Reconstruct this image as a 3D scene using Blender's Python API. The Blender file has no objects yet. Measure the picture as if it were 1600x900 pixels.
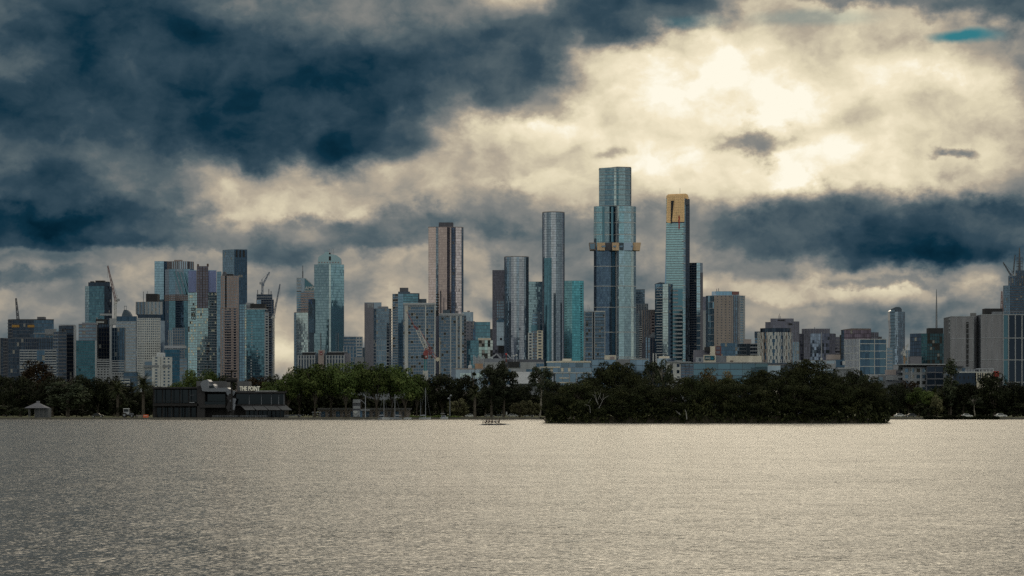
import bpy, bmesh, math, random
from math import sin, cos, pi, radians, sqrt, atan2, tan
from mathutils import Vector, Matrix, noise as mnoise

# ------------------------------------------------------------------ camera
sc = bpy.context.scene
FOC, HOR, CAMZ = 3170.0, 637.0, 4.0          # focal length in photo pixels, horizon row, eye height over the lake
cd = bpy.data.cameras.new("camera"); cam = bpy.data.objects.new("camera", cd)
sc.collection.objects.link(cam); sc.camera = cam
cam.location = (0, 0, CAMZ); cam.rotation_euler = (pi/2, 0, 0)
cd.sensor_width = 36.0; cd.lens = 36.0*FOC/1600.0
cd.shift_y = (HOR-450.0)/1600.0
cd.clip_start = 0.5; cd.clip_end = 90000

# ------------------------------------------------------------------ world, sun, exposure
SUN_AZ, SUN_EL = radians(6.0), radians(24.0)   # behind the cloud bank, right of centre
w = bpy.data.worlds.new("World"); sc.world = w; w.use_nodes = True
NT = w.node_tree; NT.nodes.clear()
class S:
    """tiny wrapper: a node socket with arithmetic"""
    def __init__(s, k): s.k = k
    def _op(a, op, b=None, c=None):
        n = NT.nodes.new('ShaderNodeMath'); n.operation = op
        for i, q in enumerate((a, b, c)):
            if q is None: continue
            if isinstance(q, S): NT.links.new(q.k, n.inputs[i])
            else: n.inputs[i].default_value = q
        return S(n.outputs[0])
    def __add__(a, b): return a._op('ADD', b)
    def __mul__(a, b): return a._op('MULTIPLY', b)
    def __sub__(a, b): return a._op('SUBTRACT', b)
def smooth(v, a, b, lo, hi):
    n = NT.nodes.new('ShaderNodeMapRange'); n.interpolation_type = 'SMOOTHSTEP'
    NT.links.new(v.k, n.inputs['Value'])
    n.inputs['From Min'].default_value = a; n.inputs['From Max'].default_value = b
    n.inputs['To Min'].default_value = lo; n.inputs['To Max'].default_value = hi
    return S(n.outputs[0])
def vmath(op, a, b=None, c=None, out=0):
    n = NT.nodes.new('ShaderNodeVectorMath'); n.operation = op
    for i, q in enumerate((a, b, c)):
        if q is None: continue
        if isinstance(q, S): NT.links.new(q.k, n.inputs[i])
        else: n.inputs[i].default_value = q
    return S(n.outputs[out])
def fbm(vec, scale, detail=6, rough=0.55, out='Fac', lac=2.0):
    n = NT.nodes.new('ShaderNodeTexNoise'); n.noise_dimensions = '3D'
    n.inputs['Scale'].default_value = scale; n.inputs['Detail'].default_value = detail
    n.inputs['Roughness'].default_value = rough; n.inputs['Lacunarity'].default_value = lac
    NT.links.new(vec.k, n.inputs['Vector'])
    return S(n.outputs[out])
def comb(x, y, z=0.0):
    n = NT.nodes.new('ShaderNodeCombineXYZ')
    for i, q in enumerate((x, y, z)):
        if isinstance(q, S): NT.links.new(q.k, n.inputs[i])
        else: n.inputs[i].default_value = q
    return S(n.outputs[0])
def mixf(f, a, b):
    n = NT.nodes.new('ShaderNodeMix'); n.data_type = 'FLOAT'
    for i, q in zip((0, 2, 3), (f, a, b)):
        if isinstance(q, S): NT.links.new(q.k, n.inputs[i])
        else: n.inputs[i].default_value = q
    return S(n.outputs[0])
def mixc(f, a, b, blend='MIX'):
    n = NT.nodes.new('ShaderNodeMix'); n.data_type = 'RGBA'; n.blend_type = blend
    for i, q in zip((0, 6, 7), (f, a, b)):
        if isinstance(q, S): NT.links.new(q.k, n.inputs[i])
        elif i == 0: n.inputs[i].default_value = q
        else: n.inputs[i].default_value = (*q, 1)
    return S(n.outputs[2])
def lin(c):
    return tuple(((v/255)/12.92 if v/255 <= 0.04045 else ((v/255+0.055)/1.055)**2.4) for v in c)

tc = NT.nodes.new('ShaderNodeTexCoord'); D = S(tc.outputs['Generated'])
sx = NT.nodes.new('ShaderNodeSeparateXYZ'); NT.links.new(D.k, sx.inputs[0])
dx, dy, dz = (S(o) for o in sx.outputs)
K = FOC/100.0                                   # sky angles in units of 100 photo pixels
az = dx._op('ARCTAN2', dy)*K
el = dz._op('ARCSINE')*K
Pn = vmath('MULTIPLY', D, (K, K, K*1.4))        # noise space: clouds flattened
w1 = fbm(Pn, 0.30, 3, 0.5, 'Color'); w2 = fbm(Pn, 0.8, 8, 0.60, 'Color')
warp = vmath('ADD', vmath('MULTIPLY', vmath('SUBTRACT', w1, (.5, .5, .5)), (3.2, 1.3, 0)),
                    vmath('MULTIPLY', vmath('SUBTRACT', w2, (.5, .5, .5)), (1.7, 1.25, 0)))
P = vmath('ADD', comb(az, el), warp)
big = fbm(Pn, 0.13, 4, 0.55)
# the cloud deck all round: seen against the sun to the north it is greyer, front-lit to the south it is paler
t = smooth(big, 0.30, 0.70, -0.15, 0.17) + smooth(dy, 0.9, -0.4, 0.60, 0.77)
# cloud masses (photo column, row, radius x, radius y, tone, opacity, hard core)
BLOBS = [
 (800, 330, 1500, 420, .50, .75, .5),
 (1100, -360, 1000, 480, .88, .9, .4),
 (0, -330, 800, 300, .46, .7, .3),
 (1180, 190, 640, 260, .90, .95, .25),
 (1170, 185, 440, 160, .94, .9, .1),
 (800, 260, 270, 140, .86, .9, .3),
 (560, 285, 500, 100, .75, .9, .25),
 (390, 285, 160, 80, .80, .9, .35),
 (470, 300, 90, 50, .84, .8, .3),
 (160, 300, 260, 130, .36, .8, .3),
 (190, 215, 190, 60, .34, .7, .2),
 (230, 115, 610, 165, .21, 1.0, .5),
 (560, 200, 200, 85, .21, .93, .25),
 (330, 175, 200, 50, .13, .8, .2),
 (800, 100, 200, 100, .26, .92, .3),
 (940, 25, 210, 55, .32, .92, .3),
 (900, 165, 80, 40, .42, .8, .1),
 (520, 10, 360, 60, .40, .85, .2),
 (640, 60, 170, 35, .30, .6, .1),
 (35, 115, 85, 50, .46, .8, .1),
 (500, 178, 50, 26, .34, .7, .1),
 (625, 168, 55, 30, .36, .7, .1),
 (80, 10, 260, 70, .32, .75, .2),
 (40, 348, 230, 58, .03, .95, .3),
 (50, 285, 150, 45, .16, .7, .1),
 (120, 385, 330, 28, .16, .7, .2),
 (560, 372, 420, 48, .36, .9, .35),
 (250, 345, 130, 40, .22, .7, .1),
 (820, 340, 330, 45, .45, .7, .2),
 (420, 360, 90, 36, .55, .7, .1),
 (330, 432, 480, 36, .58, .85, .3),
 (60, 420, 160, 24, .44, .8, .2),
 (700, 440, 340, 42, .66, .85, .3),
 (40, 455, 240, 20, .34, .7, .2),
 (480, 520, 420, 70, .75, .75, .3),
 (800, 390, 260, 22, .58, .6, .1),
 (1000, 520, 500, 60, .70, .6, .3),
 (1280, 350, 350, 60, .32, .92, .25),
 (1440, 370, 320, 58, .19, .92, .2),
 (1520, 320, 160, 50, .24, .85, .2),
 (1490, 398, 210, 32, .10, .9, .1),
 (1120, 360, 150, 30, .44, .7, .1),
 (1250, 455, 420, 34, .72, .9, .3),
 (1400, 440, 120, 16, .36, .7, .2),
 (1330, 510, 300, 30, .58, .7, .2),
 (1575, 445, 80, 60, .38, .95, .4),
 (1600, 560, 200, 60, .45, .6, .2),
 (1190, 242, 75, 26, .50, .8, .1),
 (1010, 228, 50, 18, .62, .7, .1),
 (1440, 248, 45, 16, .46, .8, .2),
 (1380, 5, 330, 32, .36, .85, .3),
 (1600, 30, 90, 60, .32, .8, .2),
 (1600, 150, 80, 60, .48, .7, .1),
 (1600, 250, 120, 60, .48, .6, .1),
 (1100, 20, 60, 20, .62, .6, .1),
]
for (px, py, rx, ry, tone, alpha, core) in BLOBS:
    ix, iy = 100.0/rx, 100.0/ry
    d = vmath('LENGTH', vmath('MULTIPLY_ADD', P, (ix, iy, 0), (-(px-800)/100.0*ix, -(HOR-py)/100.0*iy, 0)), out=1)
    t = mixf(smooth(d, 1.0, core, 0.0, alpha), t, tone)
# billows and wisps on top of the masses
Pb = vmath('ADD', Pn, vmath('MULTIPLY', vmath('SUBTRACT', w2, (.5, .5, .5)), (.9, .9, .9)))
b1 = fbm(Pb, 0.55, 6, 0.52); b2 = fbm(Pb, 2.0, 5, 0.55)
# relief: billows are paler on the flank towards the hidden sun
b1s = fbm(vmath('ADD', Pb, (0.25, 0.0, 0.55)), 0.55, 6, 0.52)
t = t + (b1-0.5)*0.30 + (b2-0.5)*0.13 + (b1-b1s)*0.62
ramp = NT.nodes.new('ShaderNodeValToRGB'); NT.links.new(t.k, ramp.inputs[0])
cr = ramp.color_ramp; cr.interpolation = 'LINEAR'
stops = [(0.0, (4, 32, 47)), (0.12, (14, 47, 64)), (0.28, (52, 73, 86)), (0.42, (86, 100, 106)), (0.56, (130, 131, 128)),
         (0.70, (178, 167, 149)), (0.83, (222, 211, 182)), (0.93, (243, 231, 202)), (1.0, (255, 249, 230))]
while len(cr.elements) < len(stops): cr.elements.new(0.5)
for e, (p, c) in zip(cr.elements, stops): e.position = p; e.color = (*lin(c), 1)
cloud = S(ramp.outputs[0])
sky = NT.nodes.new('ShaderNodeTexSky'); sky.sky_type = 'NISHITA'; sky.sun_disc = False
sky.sun_elevation = SUN_EL; sky.sun_rotation = SUN_AZ; sky.air_density = 1.0; sky.ozone_density = 3.0
clear = mixc(1.0, S(sky.outputs[0]), (0.02, 0.115, 0.145), 'MULTIPLY')
gap = None
for (px, py, rx, ry, a) in [(1500, 74, 75, 14, 1.0), (1080, 44, 70, 14, .22), (1270, 42, 150, 18, .3)]:
    ix, iy = 100.0/rx, 100.0/ry
    d = vmath('LENGTH', vmath('MULTIPLY_ADD', vmath('ADD', comb(az, el), vmath('MULTIPLY', vmath('SUBTRACT', w2, (.5, .5, .5)), (.8, .35, 0))),
              (ix, iy, 0), (-(px-800)/100.0*ix, -(HOR-py)/100.0*iy, 0)), out=1)
    m = smooth(d, 1.0, .25, 0.0, a)
    gap = m if gap is None else gap._op('MAXIMUM', m)
SKY_STR = 0.1
cloud10 = vmath('SCALE', cloud); cloud10.k.node.inputs['Scale'].default_value = 1.0/SKY_STR
col = mixc(gap, cloud10, clear)
bg = NT.nodes.new('ShaderNodeBackground'); NT.links.new(col.k, bg.inputs['Color']); bg.inputs['Strength'].default_value = SKY_STR
wo = NT.nodes.new('ShaderNodeOutputWorld'); NT.links.new(bg.outputs[0], wo.inputs['Surface'])
w.cycles.sampling_method = 'MANUAL'; w.cycles.sample_map_resolution = 1024

sl = bpy.data.lights.new("sun", 'SUN'); sun = bpy.data.objects.new("sun", sl); sc.collection.objects.link(sun)
sl.energy = 0.55; sl.angle = radians(34); sl.color = (1.0, 0.85, 0.63)
sdir = Vector((sin(SUN_AZ)*cos(SUN_EL), cos(SUN_AZ)*cos(SUN_EL), sin(SUN_EL)))
sun.rotation_euler = (-sdir).to_track_quat('-Z', 'Y').to_euler()
sc.view_settings.view_transform = 'Standard'; sc.view_settings.look = 'None'
sc.view_settings.exposure = 0.0; sc.view_settings.gamma = 1.0; sc.view_settings.use_curve_mapping = False
sc.cycles.use_denoising = False
sc.cycles.use_adaptive_sampling = True; sc.cycles.adaptive_threshold = 0.01
sc.cycles.max_bounces = 5; sc.cycles.diffuse_bounces = 2; sc.cycles.glossy_bounces = 3; sc.cycles.transmission_bounces = 4
sc.cycles.caustics_reflective = False; sc.cycles.caustics_refractive = False

# ------------------------------------------------------------------ helpers
C = sc.collection
def at(px, py, Y):
    """photo pixel at a chosen distance -> a point of the place"""
    return Vector(((px-800)/FOC*Y, Y, CAMZ+(HOR-py)/FOC*Y))
def X_(px, Y): return (px-800)/FOC*Y
def Z_(py, Y): return CAMZ+(HOR-py)/FOC*Y
def tag(o, label=None, cat=None, group=None, kind=None):
    if label: o["label"] = label
    if cat: o["category"] = cat
    if group: o["group"] = group
    if kind: o["kind"] = kind
    return o
def mk(name, verts, faces, mat=None, parent=None, smooth=False):
    me = bpy.data.meshes.new(name); me.from_pydata(verts, [], faces); me.update()
    if smooth: me.polygons.foreach_set('use_smooth', [True]*len(me.polygons))
    if mat: me.materials.append(mat)
    o = bpy.data.objects.new(name, me); C.objects.link(o)
    if parent: o.parent = parent
    return o
def empty(name, loc):
    o = bpy.data.objects.new(name, None); C.objects.link(o); o.location = loc; o.empty_display_size = 1
    return o
_mats = {}
def newmat(key):
    m = bpy.data.materials.new(key); m.use_nodes = True; _mats[key] = m
    nt = m.node_tree; b = nt.nodes['Principled BSDF']
    return m, nt, b

# ------------------------------------------------------------------ lake and ground
def water_mat():
    m, nt, b = newmat('lake_water')
    b.inputs['Base Color'].default_value = (0.03, 0.045, 0.06, 1)
    b.inputs['Roughness'].default_value = 0.20
    b.inputs['IOR'].default_value = 1.333
    tcn = nt.nodes.new('ShaderNodeTexCoord')
    def nz(sx_, sy_, sc_, det, rough):
        mp = nt.nodes.new('ShaderNodeMapping'); mp.inputs['Scale'].default_value = (sx_, sy_, 1); mp.inputs['Rotation'].default_value = (0, 0, 0.18)
        nt.links.new(tcn.outputs['Object'], mp.inputs[0])
        n = nt.nodes.new('ShaderNodeTexNoise'); n.inputs['Scale'].default_value = sc_; n.inputs['Detail'].default_value = det; n.inputs['Roughness'].default_value = rough
        nt.links.new(mp.outputs[0], n.inputs['Vector']); return n
    def mth(op, p, q):
        n = nt.nodes.new('ShaderNodeMath'); n.operation = op
        for i, v in enumerate((p, q)):
            if isinstance(v, float): n.inputs[i].default_value = v
            else: nt.links.new(v, n.inputs[i])
        return n.outputs[0]
    swell = nz(0.6, 1.0, 0.45, 2, 0.5).outputs[0]
    chop = nz(0.75, 1.0, 1.6, 3, 0.6).outputs[0]
    ripple = nz(0.9, 1.0, 5.0, 2, 0.6).outputs[0]
    gust = nz(0.7, 1.0, 0.06, 7, 0.80).outputs[0]
    gmr = nt.nodes.new('ShaderNodeMapRange'); nt.links.new(gust, gmr.inputs[0])
    for i, v in zip((1, 2, 3, 4), (.36, .66, 0.35, 1.7)): gmr.inputs[i].default_value = v
    h = mth('ADD', mth('MULTIPLY', swell, 1.5), mth('ADD', mth('MULTIPLY', chop, 0.75), mth('MULTIPLY', ripple, 0.16)))
    h = mth('MULTIPLY', h, gmr.outputs[0])
    class _m: outputs = [h]
    mm = _m
    bp = nt.nodes.new('ShaderNodeBump'); bp.inputs['Strength'].default_value = 1.0; bp.inputs['Distance'].default_value = WAVE
    nt.links.new(mm.outputs[0], bp.inputs['Height']); nt.links.new(bp.outputs[0], b.inputs['Normal'])
    return m
WAVE = 0.22
SHORE = 690.0
water = mk('lake_water', [(-900, -70, 0), (900, -70, 0), (900, SHORE+12, 0), (-900, SHORE+12, 0)], [(0, 1, 2, 3)], water_mat())
tag(water, 'rippled grey lake water in the foreground', None, None, 'structure')

# ------------------------------------------------------------------ building kit
def matte(key, color, rough=0.85, var=0.18, metal=0.0, streak=True):
    if key in _mats: return _mats[key]
    color = (color[0]*.74, color[1]*.85, color[2]*1.03)
    m, nt, b = newmat(key)
    tcn = nt.nodes.new('ShaderNodeTexCoord'); mp = nt.nodes.new('ShaderNodeMapping')
    mp.inputs['Scale'].default_value = (0.25, 0.25, 0.05) if streak else (0.6, 0.6, 0.6)
    nt.links.new(tcn.outputs['Object'], mp.inputs[0])
    n = nt.nodes.new('ShaderNodeTexNoise'); n.inputs['Scale'].default_value = 1.0; n.inputs['Detail'].default_value = 5; n.inputs['Roughness'].default_value = .65
    nt.links.new(mp.outputs[0], n.inputs['Vector'])
    r = nt.nodes.new('ShaderNodeMapRange'); nt.links.new(n.outputs[0], r.inputs[0])
    for i, v in zip((1, 2, 3, 4), (.3, .7, 1-var, 1+var)): r.inputs[i].default_value = v
    mx = nt.nodes.new('ShaderNodeVectorMath'); mx.operation = 'SCALE'; mx.inputs[0].default_value = color
    nt.links.new(r.outputs[0], mx.inputs['Scale']); nt.links.new(mx.outputs[0], b.inputs['Base Color'])
    b.inputs['Roughness'].default_value = rough; b.inputs['Metallic'].default_value = metal
    return m
def glass(key, tint, rough=0.07, metal=0.85, var=0.22, blind=0.0, blindcol=(0.17, 0.20, 0.24), dark=0.0):
    """coated facade glass: every pane differs a little (face attribute pv); some panes show blinds, some an open dark room"""
    if key in _mats: return _mats[key]
    tint = (tint[0]*.69, tint[1]*.79, tint[2]*.97); var *= .55
    m, nt, b = newmat(key)
    at_ = nt.nodes.new('ShaderNodeAttribute'); at_.attribute_name = 'pv'; pv = at_.outputs['Fac']
    tcn = nt.nodes.new('ShaderNodeTexCoord')
    n = nt.nodes.new('ShaderNodeTexNoise'); n.inputs['Scale'].default_value = 0.035; n.inputs['Detail'].default_value = 3
    nt.links.new(tcn.outputs['Object'], n.inputs['Vector'])
    ad = nt.nodes.new('ShaderNodeMath'); ad.operation = 'MULTIPLY_ADD'; nt.links.new(n.outputs[0], ad.inputs[0]); ad.inputs[1].default_value = 0.6; nt.links.new(pv, ad.inputs[2])
    r = nt.nodes.new('ShaderNodeMapRange'); nt.links.new(ad.outputs[0], r.inputs[0])
    for i, v in zip((1, 2, 3, 4), (.2, 1.4, 1-var, 1+var)): r.inputs[i].default_value = v
    sc_ = nt.nodes.new('ShaderNodeVectorMath'); sc_.operation = 'SCALE'; sc_.inputs[0].default_value = tint; nt.links.new(r.outputs[0], sc_.inputs['Scale'])
    g1 = nt.nodes.new('ShaderNodeMath'); g1.operation = 'GREATER_THAN'; nt.links.new(pv, g1.inputs[0]); g1.inputs[1].default_value = 1-blind
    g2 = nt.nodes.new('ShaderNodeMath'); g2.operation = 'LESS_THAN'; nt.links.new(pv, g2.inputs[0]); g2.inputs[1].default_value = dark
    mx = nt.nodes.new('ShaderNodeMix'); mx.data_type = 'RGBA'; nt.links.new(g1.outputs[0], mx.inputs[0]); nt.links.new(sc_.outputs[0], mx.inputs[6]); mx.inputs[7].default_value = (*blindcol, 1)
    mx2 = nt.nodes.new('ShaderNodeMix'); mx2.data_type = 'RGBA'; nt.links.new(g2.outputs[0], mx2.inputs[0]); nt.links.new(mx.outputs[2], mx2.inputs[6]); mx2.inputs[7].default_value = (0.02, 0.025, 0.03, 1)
    nt.links.new(mx2.outputs[2], b.inputs['Base Color'])
    mt = nt.nodes.new('ShaderNodeMath'); mt.operation = 'MULTIPLY_ADD'; nt.links.new(g1.outputs[0], mt.inputs[0]); mt.inputs[1].default_value = -metal*0.8; mt.inputs[2].default_value = metal
    nt.links.new(mt.outputs[0], b.inputs['Metallic'])
    b.inputs['Roughness'].default_value = rough
    return m

class Acc:
    def __init__(s): s.v = []; s.f = []; s.a = []
    def quad(s, a, b, c, d, pv=0.0):
        i = len(s.v); s.v += [a, b, c, d]; s.f.append((i, i+1, i+2, i+3)); s.a.append(pv)
    def hexa(s, P8, pv=0.0):
        """8 corners: 0-3 lower ring, 4-7 upper ring"""
        i = len(s.v); s.v += P8
        for q in ((0, 3, 2, 1), (4, 5, 6, 7), (0, 1, 5, 4), (1, 2, 6, 5), (2, 3, 7, 6), (3, 0, 4, 7)):
            s.f.append(tuple(i+k for k in q)); s.a.append(pv)
    def box(s, x0, x1, y0, y1, z0, z1, pv=0.0):
        s.hexa([(x0, y0, z0), (x1, y0, z0), (x1, y1, z0), (x0, y1, z0), (x0, y0, z1), (x1, y0, z1), (x1, y1, z1), (x0, y1, z1)], pv)
    def edge_box(s, p, q, z0, z1, o0, o1, pv=0.0):
        dx_, dy_ = q[0]-p[0], q[1]-p[1]; L = sqrt(dx_*dx_+dy_*dy_); nx, ny = dy_/L, -dx_/L
        P = [(p[0]+nx*o1, p[1]+ny*o1), (q[0]+nx*o1, q[1]+ny*o1), (q[0]+nx*o0, q[1]+ny*o0), (p[0]+nx*o0, p[1]+ny*o0)]
        s.hexa([(*k, z0) for k in P]+[(*k, z1) for k in P], pv)
    def bar(s, a, b, r, r2=None):
        """square bar between two points"""
        a, b = Vector(a), Vector(b); d = (b-a); L = d.length
        if L < 1e-6: return
        d /= L; u = d.cross(Vector((0, 0, 1)))
        if u.length < 0.05: u = d.cross(Vector((0, 1, 0)))
        u.normalize(); v = d.cross(u); r2 = r if r2 is None else r2
        s.hexa([tuple(a+(u*i+v*j)*r) for i, j in ((-1, -1), (1, -1), (1, 1), (-1, 1))]+[tuple(b+(u*i+v*j)*r2) for i, j in ((-1, -1), (1, -1), (1, 1), (-1, 1))])
    def tube(s, pts, rad, n=8, cap=True):
        """round tube through points with a radius at each"""
        base = len(s.v); pts = [Vector(p) for p in pts]
        for k, p in enumerate(pts):
            d = (pts[min(k+1, len(pts)-1)]-pts[max(k-1, 0)]).normalized()
            u = d.cross(Vector((0, 0, 1)))
            if u.length < 0.05: u = d.cross(Vector((0, 1, 0)))
            u.normalize(); v = u.cross(d)
            for j in range(n):
                t_ = 2*pi*j/n; s.v.append(tuple(p+(u*cos(t_)+v*sin(t_))*rad[k]))
        for k in range(len(pts)-1):
            for j in range(n):
                a = base+k*n+j; b = base+k*n+(j+1) % n
                s.f.append((a, b, b+n, a+n)); s.a.append(0.0)
        if cap:
            s.f.append(tuple(base+j for j in range(n))[::-1]); s.a.append(0.0)
            s.f.append(tuple(base+(len(pts)-1)*n+j for j in range(n))); s.a.append(0.0)
    def prism(s, poly, z0, z1, pv=0.0):
        i = len(s.v); n = len(poly)
        s.v += [(p[0], p[1], z0) for p in poly]+[(p[0], p[1], z1) for p in poly]
        for k in range(n):
            j = (k+1) % n; s.f.append((i+k, i+j, i+n+j, i+n+k)); s.a.append(pv)
        s.f.append(tuple(i+n+k for k in range(n))); s.a.append(pv)
        s.f.append(tuple(i+k for k in range(n))[::-1]); s.a.append(pv)
    def lathe(s, cx, cy, prof, n=16):
        base = len(s.v)
        for (r, z) in prof:
            for j in range(n): s.v.append((cx+r*cos(2*pi*j/n), cy+r*sin(2*pi*j/n), z))
        for k in range(len(prof)-1):
            for j in range(n):
                a = base+k*n+j; b = base+k*n+(j+1) % n
                s.f.append((a, b, b+n, a+n)); s.a.append(0.0)
        s.f.append(tuple(base+(len(prof)-1)*n+j for j in range(n))); s.a.append(0.0)
    def build(s, name, mat, parent=None, kind=None, smooth=False):
        if not s.f: return None
        if parent is not None:
            L = parent.location if parent.parent is None else parent.parent.location+parent.location
            vs = [(x-L[0], y-L[1], z-L[2]) for x, y, z in s.v]
        else: vs = s.v
        o = mk(name, vs, s.f, mat, parent, smooth)
        if any(s.a):
            at_ = o.data.attributes.new('pv', 'FLOAT', 'FACE'); at_.data.foreach_set('value', s.a)
        if kind: o["kind"] = kind
        return o
def base_at(o):
    """move a one-mesh thing's origin to the base of its own geometry"""
    me = o.data; n = len(me.vertices); co = [0.0]*(3*n); me.vertices.foreach_get('co', co)
    xs, ys, zs = co[0::3], co[1::3], co[2::3]
    c = Vector(((min(xs)+max(xs))/2, (min(ys)+max(ys))/2, min(zs)))
    me.transform(Matrix.Translation(-c)); o.location = o.location+c
    return o

GZ = 0.6                                           # ground level over the lake
rnd = random.Random(7)
class Style:
    def __init__(s, g, wall, fh=3.3, bay=1.8, th=.5, td=.15, pw=.14, pd=.12, slab=None, mul=None, jit=.014, split=False, every=1, mevery=1, bandname='floor_band'):
        s.g, s.wall, s.fh, s.bay, s.th, s.td, s.pw, s.pd, s.jit = g, wall, fh, bay, th, td, pw, pd, jit
        s.slab = slab or wall; s.mul = mul or s.slab; s.split = split; s.every = every; s.mevery = mevery; s.bandname = bandname
def bld(name, label, px, Y, cat='building', group=None):
    o = empty(name, (X_(px, Y), Y, GZ)); tag(o, label, cat, group); o["_Y"] = Y
    return o
def chain_pts(chain, Y): return [(X_(c[0], Y+c[1]), Y+c[1]) for c in chain]
def arc(x0, x1, Y, n=10, k=1.0, a0=-1.0, a1=1.0):
    """front half of a round plan between two photo columns"""
    R = (x1-x0)/2/FOC*Y
    out = []
    for i in range(n+1):
        th = pi*(1-(i/n)); s_ = cos(th)
        out.append(((x0+x1)/2+s_*(x1-x0)/2, -sin(th)*R*k+R*k))
    return out
def vol(par, chain, top, styles, Y=None, base=None, bot=None, depth=28.0, roof=None, cap=0.0, capmat=None, wallmat=None, nowall=False):
    """one volume of a building: closed body plus glazing, floor bands and mullions on its faces towards the lake.
    top / base: photo rows (base: row under which trees hide the facade); bot: row of the volume's underside if it does not reach the ground"""
    Y = par["_Y"] if Y is None else Y
    pts = chain_pts(chain, Y)
    z1 = Z_(top, Y); zb = GZ if bot is None else Z_(bot, Y)
    zf = zb if base is None else max(zb, Z_(base, Y))
    cx = sum(p[0] for p in pts)/len(pts); dv = Vector((cx, Y)).normalized()
    poly = pts+[(pts[-1][0]+dv[0]*depth, pts[-1][1]+dv[1]*depth), (pts[0][0]+dv[0]*depth, pts[0][1]+dv[1]*depth)]
    if not isinstance(styles, (list, tuple)): styles = [styles]*(len(pts)-1)
    st0 = next(s for s in styles if s is not None)
    wm = wallmat or st0.wall
    if not nowall:
        a = Acc(); a.prism(poly, zb, z1); a.build('wall', wm, par)
    G, Bn, M = {}, {}, {}
    for i, st in enumerate(styles):
        if st is None: continue
        p, q = pts[i], pts[i+1]
        dx_, dy_ = q[0]-p[0], q[1]-p[1]; L = sqrt(dx_*dx_+dy_*dy_)
        if L < 0.3: continue
        nx, ny = dy_/L, -dx_/L
        nb = max(1, round(L/st.bay)); nf = max(1, round((z1-zf)/st.fh)); fh = (z1-zf)/nf
        g = G.setdefault(st.g, Acc())
        for b_ in range(nb):
            f0, f1 = b_/nb, (b_+1)/nb
            for k in range(nf):
                o = [0.06+abs(rnd.gauss(0, st.jit)) for _ in range(4)]
                P = lambda f, oo, z: (p[0]+dx_*f+nx*oo, p[1]+dy_*f+ny*oo, z)
                g.quad(P(f0, o[0], zf+k*fh), P(f1, o[1], zf+k*fh), P(f1, o[2], zf+(k+1)*fh), P(f0, o[0]+o[2]-o[1] if o[0]+o[2]-o[1] > .02 else .04, zf+(k+1)*fh), rnd.uniform(.02, 1))
        if st.th > 0:
            for k in range(0, nf+1, st.every):
                z = zf+k*fh
                if st.split:
                    aa = Acc(); aa.edge_box(p, q, z-st.th/2, min(z+st.th/2, z1+.02), .0, .1+st.td); aa.build(st.bandname, st.slab, par)
                else:
                    Bn.setdefault(st.slab, Acc()).edge_box(p, q, z-st.th/2, min(z+st.th/2, z1+.02), .0, .1+st.td)
        if st.pw > 0:
            mm = M.setdefault(st.mul, Acc()); ex, ey = dx_/L, dy_/L
            for b_ in range(0, nb+1, st.mevery):
                f = b_/nb; cx_, cy_ = p[0]+dx_*f, p[1]+dy_*f
                mm.edge_box((cx_-ex*st.pw/2, cy_-ey*st.pw/2), (cx_+ex*st.pw/2, cy_+ey*st.pw/2), zf, z1+.01, .0, .12+st.pd)
    for m_, a in G.items(): a.build('glazing', m_, par, 'stuff')
    for m_, a in Bn.items(): a.build('floor_bands', m_, par, 'stuff')
    for m_, a in M.items(): a.build('mullions', m_, par, 'stuff')
    if cap > 0:
        a = Acc()
        ctr = (sum(p[0] for p in poly)/len(poly), sum(p[1] for p in poly)/len(poly))
        big_ = [(ctr[0]+(p[0]-ctr[0])*1.01, ctr[1]+(p[1]-ctr[1])*1.01) for p in poly]
        a.prism(big_, z1-.02, z1+cap); a.build('parapet', capmat or wm, par)
    return z1
def pbox(par, name, x0, x1, y0, y1, mat, Y=None, dY=0.0, depth=8.0, kind=None):
    """a box between photo columns x0-x1 and rows y0-y1 at the building's distance plus dY"""
    Y = (par["_Y"] if Y is None else Y)
    a = Acc(); Yf = Y+dY
    a.box(X_(x0, Yf), X_(x1, Yf), Yf, Yf+depth, Z_(y1, Yf), Z_(y0, Yf))
    return a.build(name, mat, par, kind)
def ppoly(par, name, pix, mat, dY=0.0, depth=4.0, Y=None):
    """a slab with an outline given by photo points (clockwise from upper left), real thickness"""
    Y = (par["_Y"] if Y is None else Y)+dY
    F = [at(x, y, Y) for x, y in pix]; n = len(F)
    a = Acc(); a.v = [tuple(p) for p in F]+[(p.x, p.y+depth, p.z) for p in F]
    a.f = [tuple(range(n))[::-1], tuple(range(n, 2*n))]+[(k, (k+1) % n, n+(k+1) % n, n+k) for k in range(n)]; a.a = [0.0]*len(a.f)
    return a.build(name, mat, par)
def text(par, name, body, x, y, hpx, mat, Y=None, dY=-.5, wpx=None, bold=0.0, align='CENTER', depth=.12):
    """raised lettering; x, y: photo point of its middle (baseline row y), hpx: capital height in rows"""
    Y = (par["_Y"] if Y is None else Y)+dY
    cu = bpy.data.curves.new(name, 'FONT'); cu.body = body; cu.align_x = align; cu.extrude = depth; cu.size = hpx/FOC*Y/0.70; cu.offset = cu.size*(.022+bold); cu.resolution_u = 3
    o = bpy.data.objects.new(name, cu); C.objects.link(o); cu.materials.append(mat)
    o.parent = par; o.location = at(x, y, Y)-par.location; o.rotation_euler = (pi/2, 0, 0)
    bpy.context.view_layer.update()
    me = bpy.data.meshes.new_from_object(o.evaluated_get(bpy.context.evaluated_depsgraph_get()))
    xs = [v.co.x for v in me.vertices]; wd = max(xs)-min(xs)
    o2 = bpy.data.objects.new(name, me); C.objects.link(o2); o2.parent = par; o2.location = o.location; o2.rotation_euler = o.rotation_euler
    if wpx: o2.scale.x = (wpx/FOC*Y)/wd
    bpy.data.objects.remove(o)
    return o2
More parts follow.
